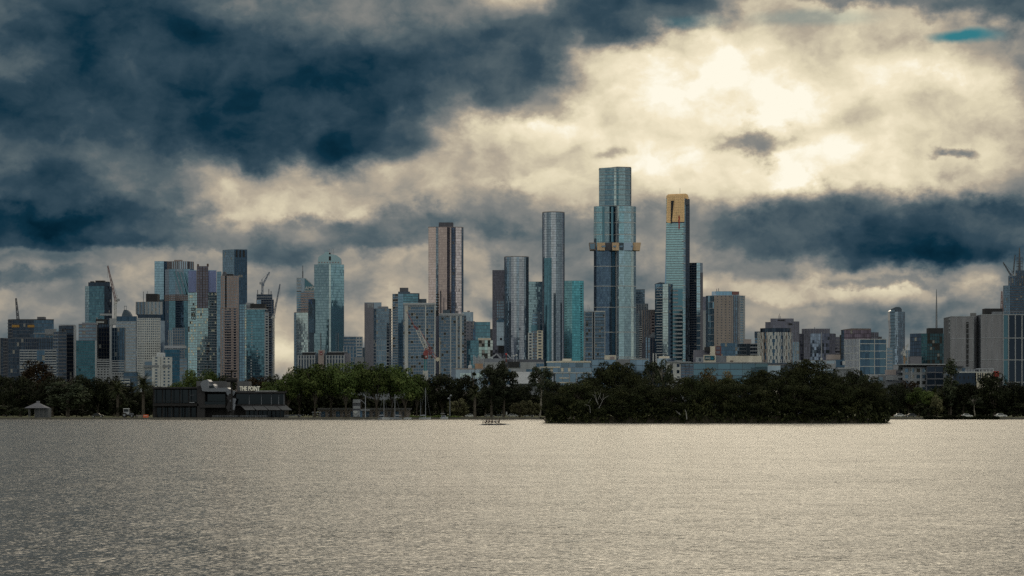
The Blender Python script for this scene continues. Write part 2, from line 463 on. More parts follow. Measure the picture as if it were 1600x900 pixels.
def lattice(par, name, A, B_, w0, mat, bay=None, r=.16, w1=None):
    """lattice girder: four chords and zigzag bracing"""
    A, B_ = Vector(A), Vector(B_); d = B_-A; L = d.length; d.normalize()
    u = d.cross(Vector((0, 1, 0))); u.normalize(); v = d.cross(u); w1 = w0 if w1 is None else w1
    n = max(2, round(L/(bay or w0*1.2))); a = Acc()
    cs = ((-1, -1), (1, -1), (1, 1), (-1, 1))
    pt = lambda k, c: A+d*(L*k/n)+(u*c[0]+v*c[1])*((w0+(w1-w0)*k/n)/2)
    for c in cs: a.bar(pt(0, c), pt(n, c), r)
    for k in range(n):
        for i in range(4):
            c0, c1 = cs[i], cs[(i+1) % 4]
            a.bar(pt(k, c0 if k % 2 else c1), pt(k+1, c1 if k % 2 else c0), r*.75)
            a.bar(pt(k, c0), pt(k, c1), r*.75)
    return a.build(name, mat, par)

# ------------------------------------------------------------------ palette
W_white = matte('white_concrete', (.60, .61, .62)); W_cream = matte('cream_render', (.76, .69, .58)); W_grey = matte('grey_concrete', (.25, .27, .31))
W_lgrey = matte('pale_grey_panel', (.40, .42, .46)); W_dgrey = matte('dark_grey_panel', (.13, .14, .17)); W_black = matte('black_cladding', (.03, .035, .045))
W_brown = matte('brown_cladding', (.13, .085, .08)); W_pink = matte('pink_precast', (.38, .31, .31)); W_tan = matte('tan_precast', (.38, .325, .31))
W_mauve = matte('mauve_granite', (.115, .12, .15)); W_slate = matte('slate_cladding', (.10, .14, .19)); W_blue = matte('blue_cladding', (.09, .17, .28))
W_purple = matte('purple_grey_panel', (.21, .21, .26)); W_gold = matte('gold_panel', (1.28, .83, .42), rough=.35, metal=.0); W_steel = matte('brushed_steel', (.60, .61, .62), rough=.35, metal=.7)
W_red = matte('red_paint', (.55, .06, .06)); W_orange = matte('orange_mesh', (.42, .24, .07)); W_roof = matte('roof_grey', (.20, .20, .21)); W_peri = matte('periwinkle_panel', (.20, .26, .52), rough=.4)
W_brick = matte('brick_orange', (.44, .29, .20)); W_teal = matte('teal_cladding', (.05, .18, .22)); W_bpink = matte('pink_brick', (.20, .165, .175))
g_teal = glass('teal_glass', (.27, .40, .46)); g_tdark = glass('deep_teal_glass', (.09, .20, .26), var=.35); g_navy = glass('navy_glass', (.05, .10, .16), var=.4, blind=.03)
g_black = glass('black_glass', (.03, .05, .08), var=.4, blind=.02); g_pale = glass('pale_green_glass', (.46, .58, .60)); g_bronze = glass('bronze_glass', (.50, .41, .39), var=.10)
g_mirror = glass('silver_glass', (.42, .46, .52), var=.12); g_grey = glass('grey_glass', (.24, .31, .38), var=.2); g_slate = glass('slate_glass', (.13, .20, .27), var=.35, blind=.03)
g_bteal = glass('bright_teal_glass', (.10, .34, .42), var=.12); g_apt = glass('apartment_glass', (.07, .12, .18), var=.5, blind=.02, dark=.12)
g_mint = glass('mint_glass', (.26, .40, .44), var=.25, blind=.10, blindcol=(.6, .68, .64), dark=.06); g_blue = glass('sky_blue_glass', (.24, .38, .48), var=.15)
g_brown = glass('brown_glass', (.095, .10, .135), var=.35); g_shop = glass('near_black_glass', (.02, .03, .04), rough=.06, var=.3)  # g_shop: evenly near-black glass
g_steel = glass('steel_blue_glass', (.16, .28, .38), var=.2)
def curtain(g, wall, **k): d = dict(fh=3.6, bay=2.0, th=.35, td=.03, pw=.12, pd=.04); d.update(k); return Style(g, wall, **d)
def balc(g, wall, **k): d = dict(fh=3.1, bay=3.2, th=.95, td=.9, pw=.25, pd=.2); d.update(k); return Style(g, wall, **d)
def punched(g, wall, **k): d = dict(fh=3.2, bay=2.6, th=1.5, td=.3, pw=1.2, pd=.3); d.update(k); return Style(g, wall, **d)
def banded(g, wall, **k): d = dict(fh=3.6, bay=3.0, th=1.5, td=.25, pw=.15, pd=.05); d.update(k); return Style(g, wall, **d)
def fins(g, wall, **k): d = dict(fh=3.6, bay=2.2, th=.4, td=.05, pw=.7, pd=.5); d.update(k); return Style(g, wall, **d)

# ------------------------------------------------------------------ left cluster
b = bld('office_tower', 'dark unfinished tower with two orange screens below its roof, far left', 50, 2000)
vol(b, [(13, 4), (20, 0), (53, 0), (84, 2)], 500, [balc(g_black, W_dgrey), curtain(g_black, W_dgrey), curtain(g_navy, W_dgrey)], base=560, cap=.8, capmat=W_black)
pbox(b, 'plant_room', 58, 69, 495, 500, W_dgrey, dY=6); pbox(b, 'safety_screen', 18.5, 30, 507.5, 511.5, W_orange, dY=-1.2, depth=1); pbox(b, 'safety_screen', 43, 53.5, 507.5, 511.5, W_orange, dY=-1.2, depth=1)
pbox(b, 'hoist_box', 70, 87, 514, 524, W_grey, dY=-3, depth=3)
b = bld('apartment_block', 'dark apartment block with balconies along its left edge below the orange screens', 40, 1900)
vol(b, [(6, 6), (13, 0), (40, 0), (60, -2), (84, 0)], 529, [balc(g_black, W_dgrey, th=.7), curtain(g_black, W_dgrey), curtain(g_black, W_dgrey, pw=.3), curtain(g_black, W_black, pw=.4)], base=600, cap=.5)
pbox(b, 'roof_canopy', 52, 85, 520, 522, W_grey, dY=-1, depth=10)
for x in (55, 62, 70, 77, 83): pbox(b, 'canopy_post', x, x+.8, 522, 529, W_grey, dY=0, depth=.5)
b = bld('office_block', 'low office block striped with white bands among the dark trees at left', 60, 1500)
vol(b, [(31, 0), (57.5, 0), (70, .6), (88, 0)], 547, [banded(g_black, W_lgrey, fh=1.9, th=.85, split=True, bandname='white_band'), curtain(g_navy, W_dgrey), banded(g_black, W_lgrey, fh=1.9, th=.85, split=True, bandname='white_band')], base=604, wallmat=W_dgrey, cap=.3, capmat=W_lgrey)
b = bld('apartment_tower', 'grey apartment tower with stacked balconies beside the white striped block', 94, 1800)
vol(b, [(84, 3), (92, 0), (104, 0)], 518, [balc(g_black, W_grey), balc(g_black, W_dgrey, th=1.2)], base=604)
b = bld('apartment_tower', 'slim black tower with one pale edge left of the teal block', 105, 1850)
vol(b, [(92, 5), (103, 0), (115, 0)], 509, [curtain(g_black, W_dgrey), curtain(g_black, W_black, th=.7)], base=605, cap=.4, capmat=W_dgrey)
pbox(b, 'edge_fin', 115, 117, 508, 604, W_lgrey, dY=-.3, depth=6); pbox(b, 'dark_slot', 97, 99, 513, 604, W_black, dY=-.4, depth=1)
pbox(b, 'roof_rail', 92, 117, 507.3, 508, W_grey, dY=.2, depth=.3)
b = bld('distant_frame', 'scaffold-like far block at the left edge behind the trees', 2, 2300)
vol(b, [(-8, 0), (9, 0)], 528, [fins(g_black, W_dgrey, bay=5, pw=1.5)], base=600)

b = bld('office_tower', 'dark teal glass tower behind the leftmost luffing crane, a black box storey on top', 153, 2750)
vol(b, [(133, 5), (139, 0), (163, -2), (175, 8)], 447, [curtain(g_teal, W_slate), curtain(g_tdark, W_slate, jit=.03), curtain(g_black, W_black)], base=600)
vol(b, [(138, 2), (172, 2)], 441, [curtain(g_black, W_black, fh=6)], bot=447.2, depth=22)
for (x0, x1, y0) in ((141, 146, 439.5), (149, 163, 438.3), (165, 170, 440)): pbox(b, 'plant_box', x0, x1, y0, 441.2, W_black, dY=4)
pbox(b, 'white_podium', 156, 174, 490, 493, W_lgrey, dY=-6, depth=5)
b = bld('office_block', 'teal glass block with a grey crown storey left of the white-piered tower', 134, 1750)
vol(b, [(119, 0), (149, 0)], 532, [curtain(g_bteal if False else glass('dull_teal_glass', (.035, .11, .15), var=.15), W_slate, fh=2.4)], base=606, depth=20)
vol(b, [(123, 1), (150, 1)], 507, [banded(g_slate, W_purple, fh=2.6, th=1.1)], bot=532.2, depth=18, cap=.6)
pbox(b, 'plant_room', 128, 150, 504, 507.2, W_grey, dY=4); pbox(b, 'edge_pier', 148.5, 150.5, 532, 606, W_lgrey, dY=-.4, depth=2)
b = bld('office_tower', 'dark tower with white piers and white-banded lower floors under the crane', 172, 1800)
vol(b, [(150, 1), (171, 1)], 500, [fins(g_black, W_black, bay=2.2, pw=.3)], base=563, depth=24, wallmat=W_black)
vol(b, [(175, 0), (195, 0)], 512, [fins(g_navy, W_slate, pw=.5)], base=563, depth=24)
pbox(b, 'white_pier', 171.2, 175, 505, 604, W_lgrey, dY=-.6, depth=4)
pbox(b, 'white_pier', 150, 151.6, 496, 604, W_grey, dY=-.6, depth=3)
pbox(b, 'white_pier', 194, 195.6, 512, 604, W_grey, dY=-.5, depth=3)
vol(b, [(151.7, -.2), (171, -.2)], 561, [banded(g_navy, W_lgrey, fh=2.2, th=1.1, split=True, bandname='white_band')], bot=575, depth=20)
vol(b, [(151.7, -.2), (171, -.2)], 575, [punched(g_black, W_lgrey, fh=2.4, bay=2.6)], bot=604, depth=20)
vol(b, [(175.2, -.2), (194, -.2)], 563, [banded(g_navy, W_lgrey, fh=2.3, th=1.1, split=True, bandname='white_band')], bot=582, depth=20)
vol(b, [(175.2, -.2), (194, -.2)], 582, [punched(g_black, W_lgrey, fh=2.4, bay=2.0, pw=.8)], bot=604, depth=20)
pbox(b, 'sign_board', 150, 167, 498.5, 506, W_black, dY=-.9, depth=.5); [pbox(b, 'sign_mark', 150.8+k*2.0, 152.2+k*2.0, 502.0, 504.5, W_white, dY=-1.2, depth=.25) for k in range(6)]
pbox(b, 'lift_box', 171, 180, 497.5, 507.5, W_lgrey, dY=-.9, depth=6)
b = bld('office_tower', 'grey banded tower with a helmet-shaped dark crown', 198, 2700)
vol(b, [(181, 3), (212, 0), (216, 2)], 502, [banded(g_grey, W_lgrey, th=1.9, fh=3.9), Style(g_grey, W_lgrey, th=0, pw=.5)], base=604)
vol(b, [(181, 4), (214, 2)], 494, [curtain(g_navy, W_slate, fh=5)], bot=502.2, wallmat=W_slate)
ppoly(b, 'crown', [(193.5, 484), (197.5, 484), (201, 487), (203.5, 491), (205, 496), (190, 496), (190.5, 491.5), (192, 488)], W_slate, dY=5, depth=14)
for x in (193.8, 197.2): pbox(b, 'frame_post', x, x+.6, 478.5, 484.2, W_grey, dY=8, depth=.6)
pbox(b, 'frame_beam', 193.8, 197.8, 478, 478.8, W_grey, dY=8, depth=.6)
b = bld('office_tower', 'white grid-fronted office tower with a black box on its roof', 234, 2100)
vol(b, [(214.5, 0), (250, 0)], 497, [punched(g_navy, W_white, fh=2.5, bay=2.0, th=1.2, pw=.95)], base=612, depth=26)
vol(b, [(250, 0), (257.5, 5)], 501, [Style(g_grey, W_cream, th=0, pw=0)], base=612, wallmat=W_cream, depth=18)
vol(b, [(215, 1), (250.5, 1)], 491, [curtain(g_black, W_black, fh=5)], bot=497.2, depth=24)
vol(b, [(213.5, 2), (229, 0), (252, 1)], 471.5, [fins(g_slate, W_grey, bay=3.2, pw=1.6), fins(g_slate, W_lgrey, bay=4.2, pw=2.6)], bot=491.2, depth=24)
pbox(b, 'roof_box', 228, 246, 459, 471.7, W_black, dY=4, depth=14); pbox(b, 'roof_mast', 223.6, 224.5, 455.5, 471.7, W_grey, dY=4, depth=.6); pbox(b, 'roof_mast', 230, 230.7, 455, 459.2, W_grey, dY=6, depth=.5)
b = bld('apartment_block', 'cream apartment block with a window stair down its middle, below the grid-fronted tower', 246, 1500)
vol(b, [(225, 0), (240, 0)], 563, [punched(g_slate, W_lgrey, fh=6, bay=6, th=2.0)], base=604, depth=16)
vol(b, [(240, -1), (248.5, -1)], 557, [punched(g_navy, W_white, fh=2.3, bay=3.6, th=1.2, pw=2.3)], base=604, depth=16)
vol(b, [(248.5, 0), (253.5, 0)], 553, [punched(g_slate, W_white, fh=1.8, bay=1.2)], base=604, depth=16)
vol(b, [(253.5, -1), (267, -1)], 558, [punched(g_navy, W_white, fh=2.3, bay=3.0, th=1.2, pw=1.9)], base=604, depth=16)
pbox(b, 'grey_string_course', 225, 248, 570.5, 574, W_grey, dY=-1.6, depth=1.2); pbox(b, 'grey_string_course', 254, 267, 570.5, 574, W_grey, dY=-1.6, depth=1.2); pbox(b, 'stair_head', 245, 256, 551, 557, W_white, dY=4, depth=6)
b = bld('glass_block', 'small dark blue glass block beside the cream apartments', 268, 1700)
vol(b, [(257, 0), (281, 0)], 546, [curtain(glass('deep_blue_glass', (.025, .09, .15), var=.4), W_slate, fh=3)], base=604, cap=.5, capmat=W_grey)
vol(b, [(281, -1), (292, -1)], 560, [banded(g_slate, W_grey, fh=2.6, th=1.1)], base=604, depth=18)
pbox(b, 'roof_frame', 257, 289, 540, 544, W_lgrey, dY=8, depth=8)
b = bld('office_block', 'small grey gridded block rising behind the dark blue glass block', 276, 2350)
vol(b, [(270, 0), (288, 0)], 512.5, [punched(g_navy, W_grey, fh=3.3, bay=2.6, th=.9, pw=.8)], base=600)
vol(b, [(264, 2), (270, 0)], 516, [fins(g_slate, W_lgrey)], base=600, depth=16)
b = bld('glass_tower', 'slim blue-green glass tower left of the diagonal-striped tower', 251, 3000)
vol(b, [(241.5, 0), (256, 0), (263, 4)], 408, [curtain(g_blue, W_blue, fh=3.8), curtain(g_steel, W_blue)], base=600)
b = bld('glass_tower', 'broad glass tower with dark diagonal stripes and a ribbed pink crown', 280, 2950)
ch = [(258, 14), (264, 6), (274, 1), (287, 0), (297, 4), (303, 10)]
vol(b, ch, 420, [curtain(g_grey, W_slate), curtain(g_steel, W_slate), curtain(g_grey, W_slate), curtain(g_steel, W_slate), curtain(g_steel, W_slate)], bot=460, depth=40)
vol(b, ch, 460, [punched(g_grey, W_bpink, fh=3, th=1.6)]*5, bot=469, depth=40)
vol(b, ch, 469, [curtain(g_navy, W_slate), curtain(g_tdark, W_slate), curtain(g_navy, W_slate), curtain(g_tdark, W_slate), curtain(g_navy, W_slate)], base=600, depth=40)
vol(b, [(262, 9), (268, 4), (280, 2), (293, 4), (302, 11)], 408, [fins(g_grey, W_bpink, bay=3, pw=1.3, fh=10)]*4, bot=420.2, depth=36)
pbox(b, 'plant_room', 272, 284, 406, 408.2, W_tan, dY=10)
for k in range(5):
    x = 270.5+k*5.6
    ppoly(b, 'dark_stripe', [(x, 424+k*.6), (x+2.6, 424+k*.6), (x+13.5, 460), (x+11, 460)] if k < 4 else [(x, 424), (x+2.6, 424), (x+9, 446), (x+6.4, 446)], g_tdark, dY=-1.0+(k-1.5)**2*.5, depth=2.5)

b = bld('apartment_tower', 'mint-fronted apartment tower with a brown slab between two blue panels at its top', 317, 2500)
mintS = balc(g_mint, W_lgrey, fh=3.2, bay=1.9, th=.55, td=.5, pw=.15)
vol(b, [(294, 3), (307, 0)], 422, [Style(g_blue, W_peri, fh=3.2, bay=2.2, th=.3, pw=.2, slab=W_peri)], bot=457, depth=20, wallmat=W_peri)
for x0, x1 in ((294.5, 306.8), (325.5, 337.5)): pbox(b, 'blue_panel', x0, x1, 423, 456.5, W_peri, dY=-.3, depth=.25 if False else 2.5)
vol(b, [(325, 0), (338, 3)], 422, [Style(g_blue, W_peri, fh=3.2, bay=2.2, th=.3, pw=.2, slab=W_peri)], bot=457, depth=20, wallmat=W_peri)
vol(b, [(294, 3), (308, 0)], 457, [mintS], base=604, depth=24)
vol(b, [(308, -1), (325, -1)], 481, [mintS], base=604, depth=24)
vol(b, [(325, 0), (340.5, 3)], 457, [mintS], base=604, depth=24)
vol(b, [(308, -1.5), (325, -1.5)], 416, [Style(g_brown, W_brown, fh=3.3, bay=3.3, th=.5, td=.1, pw=.5, slab=W_brown)], bot=481.2, depth=22, wallmat=W_brown)
pbox(b, 'brown_horn', 308, 310, 412.5, 416.2, W_brown, dY=0, depth=5); pbox(b, 'brown_horn', 323, 325.3, 412, 416.2, W_brown, dY=0, depth=5)
o = text(b, 'name_letters', 'OPUS', 302.4, 499.0, 4.4, W_black, dY=-1.6, wpx=19, depth=.3); o.rotation_euler = (pi/2, -pi/2, 0)
o.location = at(303.3, 490, 2498.2)-b.location
for x in (315.8, 317.4): pbox(b, 'dark_reveal', x, x+.5, 417, 481, W_black, dY=-2, depth=.6) if x < 316 else None
b = bld('apartment_tower', 'pinkish tower gridded with square panels right of the mint tower', 358, 2450)
vol(b, [(346, 0), (353, 0), (372, 0)], 431, [punched(g_slate, W_pink, fh=3.4, bay=3.0, th=2.1, pw=1.7), punched(g_slate, W_pink, fh=3.4, bay=3.0, th=2.3, pw=1.9)], bot=481, depth=24, wallmat=W_pink)
vol(b, [(345.5, 0), (350, 0), (362, 0), (364, 0), (370, 0), (372, 0)], 481, [punched(g_slate, W_pink, fh=3.2, bay=3.4, th=1.2, pw=2), balc(g_black, W_pink, th=1.0), punched(g_slate, W_pink, pw=1.7), balc(g_black, W_pink, th=1.0), punched(g_slate, W_pink, pw=1.7)], base=606, depth=24, wallmat=W_pink)
vol(b, [(339, 5), (346, 2)], 424, [curtain(g_steel, W_slate)], base=606, depth=20)
ppoly(b, 'roof_hood', [(347, 429.5), (348, 425.5), (351, 424), (353.5, 426), (354, 431), (347, 431)], W_dgrey, dY=3, depth=5); pbox(b, 'plant_room', 354, 364, 428, 431.2, W_black, dY=4)
b = bld('office_tower', 'tall flat-topped slate tower standing behind the pinkish one', 367, 2900)
vol(b, [(348, 12), (366, 0), (386, 4)], 389.5, [fins(g_slate, W_slate, bay=1.6, pw=.3, pd=.1, th=.2), fins(g_navy, W_slate, bay=3.2, pw=.4, pd=.2, th=.2)], base=600, depth=34)
for x in (368.5, 374, 379.5): pbox(b, 'louvre_slot', x, x+2.6, 391, 402, W_black, dY=-.3+1.6*(x-366)/10, depth=3)
b = bld('apartment_tower', 'deep teal tower with pale balcony columns below the grey unfinished tower', 398, 2300)
vol(b, [(385, 0), (414, 0)], 483, [curtain(g_tdark, W_slate, fh=3.1, th=.4)], base=608, depth=26)
vol(b, [(374, 4), (382.5, 1), (385, 0)], 475, [balc(g_steel, W_slate, th=.5), balc(g_mint, W_lgrey, th=.7)], base=608, depth=20)
vol(b, [(414, 0), (419, 3)], 488, [punched(g_slate, W_lgrey, fh=3.1, bay=4)], base=608, depth=18)
pbox(b, 'roof_band', 384.5, 415, 482, 483.6, W_lgrey, dY=-.6, depth=20); pbox(b, 'plant_room', 391, 414, 474.5, 482.2, W_black, dY=3, depth=14); pbox(b, 'stair_box', 384.5, 396, 473, 482.2, W_lgrey, dY=8, depth=6)
for r0, r1, xx in ((504, 545, 392.3), (562, 602, 391.5), (547, 562, 401)):
    for q in range(int((r1-r0)/4.3)): pbox(b, 'pale_balcony', xx, xx+2.2, r0+q*4.3, r0+q*4.3+1.7, W_lgrey, dY=-.5, depth=.4)  # plain pale grey balcony fronts
b = bld('unfinished_tower', 'grey concrete tower under construction with a crane standing on top', 414, 2650)
vol(b, [(401, 4), (408, 0), (424, 0), (427.5, 4)], 468, [balc(g_slate, W_grey, th=.5), balc(g_apt, W_grey, th=.6), balc(g_navy, W_purple, th=.6)], base=606)
vol(b, [(401, 3), (425.5, 3)], 459.5, [banded(g_slate, W_grey, fh=3, th=1.4)], bot=468.2, wallmat=W_grey)
for x, y0 in ((402, 453), (407.5, 457), (419.5, 451.5), (423, 455)): pbox(b, 'jump_form_post', x, x+1, y0, 459.7, W_dgrey, dY=4, depth=1)

b = bld('office_tower', 'office tower with a sloping blue glass gable, needle spire and white lettering', 475, 2900)
vol(b, [(463.5, 0), (470, 0), (491, 0)], 455, [banded(g_steel, W_lgrey, fh=3.7, th=1.4), banded(g_slate, W_pink, fh=3.7, th=2.2)], base=490, depth=26)
vol(b, [(463.5, 0), (470.5, 0)], 434, [banded(g_grey, W_lgrey, fh=4.6, th=2.2)], bot=455.2, depth=22)
vol(b, [(470.5, -.5), (476, -.5)], 434.5, [Style(g_grey, W_pink, th=0, pw=0)], bot=456, depth=22, wallmat=W_pink)
ppoly(b, 'glass_gable', [(476, 434.5), (477.5, 435.5), (490.5, 448), (490.5, 453.5), (476, 453.5)], g_tdark, dY=0, depth=14)
ppoly(b, 'gable_edge', [(476.5, 434), (478, 434.5), (491, 447.3), (491, 448.8)], W_lgrey, dY=-.8, depth=2)
pbox(b, 'spire', 472.6, 473.4, 415, 434.6, W_dgrey, dY=4, depth=.7); pbox(b, 'spire_base', 472.2, 473.8, 424, 434.6, W_dgrey, dY=3.8, depth=1.2)
text(b, 'sign_letters', 'AMP', 483.4, 452.2, 4.6, W_white, dY=-1, wpx=13.5, bold=.01, depth=.3)
pbox(b, 'dark_mark', 484, 486, 478, 481, W_black, dY=-.6, depth=.5); pbox(b, 'dark_mark', 488, 490, 478, 481, W_black, dY=-.6, depth=.5)
b = bld('glass_block', 'pale mint glass block in front of the spired tower', 470, 2500)
vol(b, [(459.5, 4), (463, 0), (481, 0)], 488.5, [curtain(g_teal, W_slate), curtain(g_pale, W_lgrey, fh=3.3, bay=1.6)], base=606, depth=18, cap=.6, capmat=W_tan)
b = bld('glass_tower', 'blue-green glass tower with a stepped arched crown', 514, 2600)
vol(b, [(482, 5), (491.5, 1)], 467, [curtain(g_teal, W_slate)], bot=520, depth=24)
vol(b, [(491, 3), (514, 0), (517, -1), (537.5, 5)], 413, [curtain(g_teal, W_teal, bay=1.5), curtain(g_pale, W_lgrey, fh=7), curtain(glass('dusk_teal_glass', (.24, .40, .48), var=.15), W_teal, bay=1.5, jit=.018)], bot=508, depth=30)
vol(b, [(482, 5), (491, 3), (514, 0), (517, -1), (537.5, 5)], 508, [curtain(g_teal, W_slate), curtain(g_teal, W_teal, bay=1.5), curtain(g_pale, W_lgrey, fh=7), curtain(glass('dusk_teal_glass', (.24, .40, .48), var=.15), W_teal, bay=1.5, jit=.018)], base=606, depth=30)
crown = [(496.5, 410.5), (497, 403), (499.5, 400), (503, 398.5), (506, 397), (507.5, 394.5), (511, 393.3), (514, 394), (515.5, 396.5), (519, 397.5), (525, 398.5), (529, 401), (532, 403.5), (532.8, 411), (532.8, 414), (496.5, 414)]
ppoly(b, 'crown', crown, g_teal, dY=4, depth=16)
for k in range(8): pbox(b, 'crown_vent', 497.5+k*4.3, 499.6+k*4.3, 409.2, 411, W_pink, dY=3.6, depth=1)
pbox(b, 'crown_window', 513.8, 517, 400.5, 407, W_black, dY=3.2, depth=1.2); pbox(b, 'crown_window', 514, 516.6, 394.8, 397.4, W_black, dY=3.2, depth=1.2)
for x in (512.5, 515, 518.5, 521): pbox(b, 'aerial', x, x+.35, 388.5, 398, W_grey, dY=8, depth=.3)
for x in (500.5, 524.5, 528): pbox(b, 'white_rail', x, x+.8, 520, 600, W_grey, dY=0 if x < 515 else 1.2, depth=1)
b = bld('office_block', 'low grey block of tall slot windows split by a pinkish tower with a square emblem', 506, 1350)
vol(b, [(466, 0), (491.7, 0)], 555, [punched(g_black, W_lgrey, fh=20, bay=1.85, th=.5, pw=.8)], base=612, depth=14)
vol(b, [(510, 0), (537.5, 0)], 555, [punched(g_black, W_lgrey, fh=20, bay=1.85, th=.5, pw=.8)], base=612, depth=14)
for x0, x1 in ((466, 491.7), (510, 537.5)): pbox(b, 'string_course', x0, x1, 560.2, 561.4, W_lgrey, dY=-.5, depth=.4)
pbox(b, 'attic', 472, 492.2, 550.8, 555.2, W_black, dY=2, depth=10); pbox(b, 'attic', 511.5, 542, 550.3, 555.2, W_black, dY=2, depth=10)
pbox(b, 'roof_edge', 472, 492, 550, 551, W_lgrey, dY=1.6, depth=10); pbox(b, 'roof_edge', 512, 541, 549.3, 550.5, W_lgrey, dY=1.6, depth=10)
pbox(b, 'recess', 491.7, 510, 552, 612, W_slate, dY=1, depth=10); pbox(b, 'emblem_tower', 497.2, 506, 546.8, 612, W_pink, dY=-1, depth=8)
pbox(b, 'emblem', 499.6, 503.8, 549, 554.5, matte('maroon_board', (.25, .07, .09)), dY=-1.25, depth=.3)
ppoly(b, 'emblem_mark', [(501.5, 551), (502.6, 552), (501.8, 553.6), (500.8, 552.4)], W_white, dY=-1.4, depth=.2)
pbox(b, 'side_wing', 537.8, 546, 552, 612, W_purple, dY=1, depth=12)
b = bld('office_block', 'grey window-banded office block peeping over the trees beside the slot-window block', 552, 2000)
vol(b, [(537, 0), (557, 0)], 526, [banded(g_navy, W_grey, fh=3, th=1.2, td=.3)], bot=541, depth=20)
vol(b, [(537, -.5), (557, -.5), (566, -.5)], 541, [fins(g_navy, W_lgrey, bay=3.2, pw=.6, pd=.6), punched(g_navy, W_lgrey, fh=3, bay=12, th=1.6, pw=.4)], base=606, depth=20)
vol(b, [(557, 0), (566, 0)], 526, [punched(g_navy, W_lgrey, fh=3, bay=3.5, th=1.6, pw=1)], bot=541.2, depth=20)
pbox(b, 'low_wing', 554, 568, 558, 606, W_grey, dY=-6, depth=5); pbox(b, 'low_wing', 562, 570, 543, 606, W_slate, dY=4, depth=8)
b = bld('apartment_tower', 'plain grey slab tower with a small square badge near its top', 582, 2350)
vol(b, [(569.5, 0), (596, 0)], 472.5, [Style(g_grey, W_purple, fh=3.2, bay=20, th=.12, td=.02, pw=.1, pd=.02)], base=606, wallmat=W_purple, depth=16)
pbox(b, 'badge', 574.5, 582.5, 474.5, 480.5, W_lgrey, dY=-.4, depth=.3); pbox(b, 'badge_mark', 576, 581, 475.5, 479.5, W_grey, dY=-.7, depth=.25); pbox(b, 'face_panel', 569.5, 584, 473.5, 606, W_purple, dY=-.25, depth=.2)
b = bld('apartment_tower', 'bowed dark glass tower partly hiding the plain grey slab', 598, 2250)
vol(b, [(584, 4), (588, 0), (604, -1), (608, 1), (611, 6)], 482, [curtain(g_slate, W_slate), curtain(g_slate, W_grey, fh=3.1, th=.4), curtain(g_slate, W_grey, fh=3.1), balc(g_apt, W_grey)], bot=531, depth=24)
vol(b, [(584, 4), (588, 0), (604, -1), (608, 1), (611, 6)], 531, [banded(g_navy, W_grey, th=1), banded(g_slate, W_lgrey, th=.6, fh=6, pw=.3), banded(g_navy, W_lgrey, th=.8), balc(g_apt, W_grey)], base=606, depth=24)
pbox(b, 'plant_room', 590, 606, 478.8, 482.2, W_grey, dY=5, depth=10)
b = bld('apartment_tower', 'blue apartment tower with columns of white-edged balconies left of the framed twins', 634, 2450)
vol(b, [(613.5, 4), (622, 0), (630, 0), (653, 2)], 459, [balc(g_apt, W_lgrey, th=.8), curtain(g_steel, W_blue), curtain(g_tdark, W_slate, fh=3.1, th=.6)], base=606, depth=26)
pbox(b, 'plant_room', 622, 640, 455.5, 459.2, W_slate, dY=4, depth=12); pbox(b, 'lift_room', 624.5, 637.5, 449.5, 455.7, W_dgrey, dY=6, depth=9); pbox(b, 'lift_room', 640, 655, 458, 476, W_slate, dY=8, depth=8); pbox(b, 'lift_room', 652, 666, 467, 476, W_slate, dY=12, depth=8)

# ------------------------------------------------------------------ centre cluster
def twin(label, x0, x1, xm, top, Y, piers):
    b = bld('apartment_tower', label, (x0+x1)/2, Y, group='white framed twin apartment towers')
    ch = [(x0, 0), (xm, 0), (x1, 0)]
    vol(b, ch, top, [balc(g_apt, W_lgrey, fh=3.05, bay=2.6, th=.6, td=.5)]*2, base=604, depth=22, cap=.8, capmat=W_white)
    for (a0, a1) in piers: pbox(b, 'frame_pier', a0, a1, top, 606, W_white, dY=-1.2, depth=4)
    pbox(b, 'frame_beam', x0, x1, top-.3, top+2.6, W_lgrey, dY=-1.4, depth=3)
    for k in range(int((x1-x0-6)/2.6)): pbox(b, 'frame_dentil', x0+4+k*2.6, x0+5.1+k*2.6, top+2.6, top+4.6, W_lgrey, dY=-.9, depth=.6)
    return b
b = twin('left, wider twin tower with white frame behind the red luffing crane', 630, 680, 665.5, 474.5, 2050, ((632, 637.5), (664, 666), (678.5, 680.5)))
b = twin('right, lower twin tower with white frame beside the twin behind the crane', 686, 725, 704, 491, 2080, ((712.5, 715), (718.5, 722), (703, 705)))
pbox(b, 'link_wall', 680.5, 686, 494, 606, W_purple, dY=4, depth=10); pbox(b, 'edge_pier', 686.2, 688, 527, 600, W_cream, dY=-1.5, depth=2)
for k in range(16): pbox(b, 'balcony', 725, 728.5, 497+k*6, 499.5+k*6, W_purple, dY=1, depth=5)
pbox(b, 'balcony_core', 724.6, 728, 493, 606, W_slate, dY=3, depth=8)
b = bld('glass_tower', 'tall bronze-pink glass tower with a grey box on its flat roof', 697, 2600)
vol(b, [(669.5, 4), (681, 1), (685, 3), (698.5, 0), (701, 3), (705, 1), (708, 4), (712, 1), (721, 4), (724, 9)], 355,
    [curtain(g_bronze, W_pink, fh=3.2, bay=1.6, th=.25), curtain(g_grey, W_mauve), curtain(g_bronze, W_pink, fh=3.2, th=.25), curtain(g_brown, W_black), curtain(g_bronze, W_pink, fh=3.2), curtain(g_slate, W_slate), curtain(glass('rose_glass', (.56, .50, .52), var=.2), W_mauve, jit=.06), curtain(glass('rose_glass', (.56, .50, .52), var=.2), W_mauve, jit=.05), curtain(g_slate, W_slate)], base=604, depth=36, cap=.8)
pbox(b, 'roof_box', 685.5, 708, 347.5, 355.2, W_mauve, dY=8, depth=16)
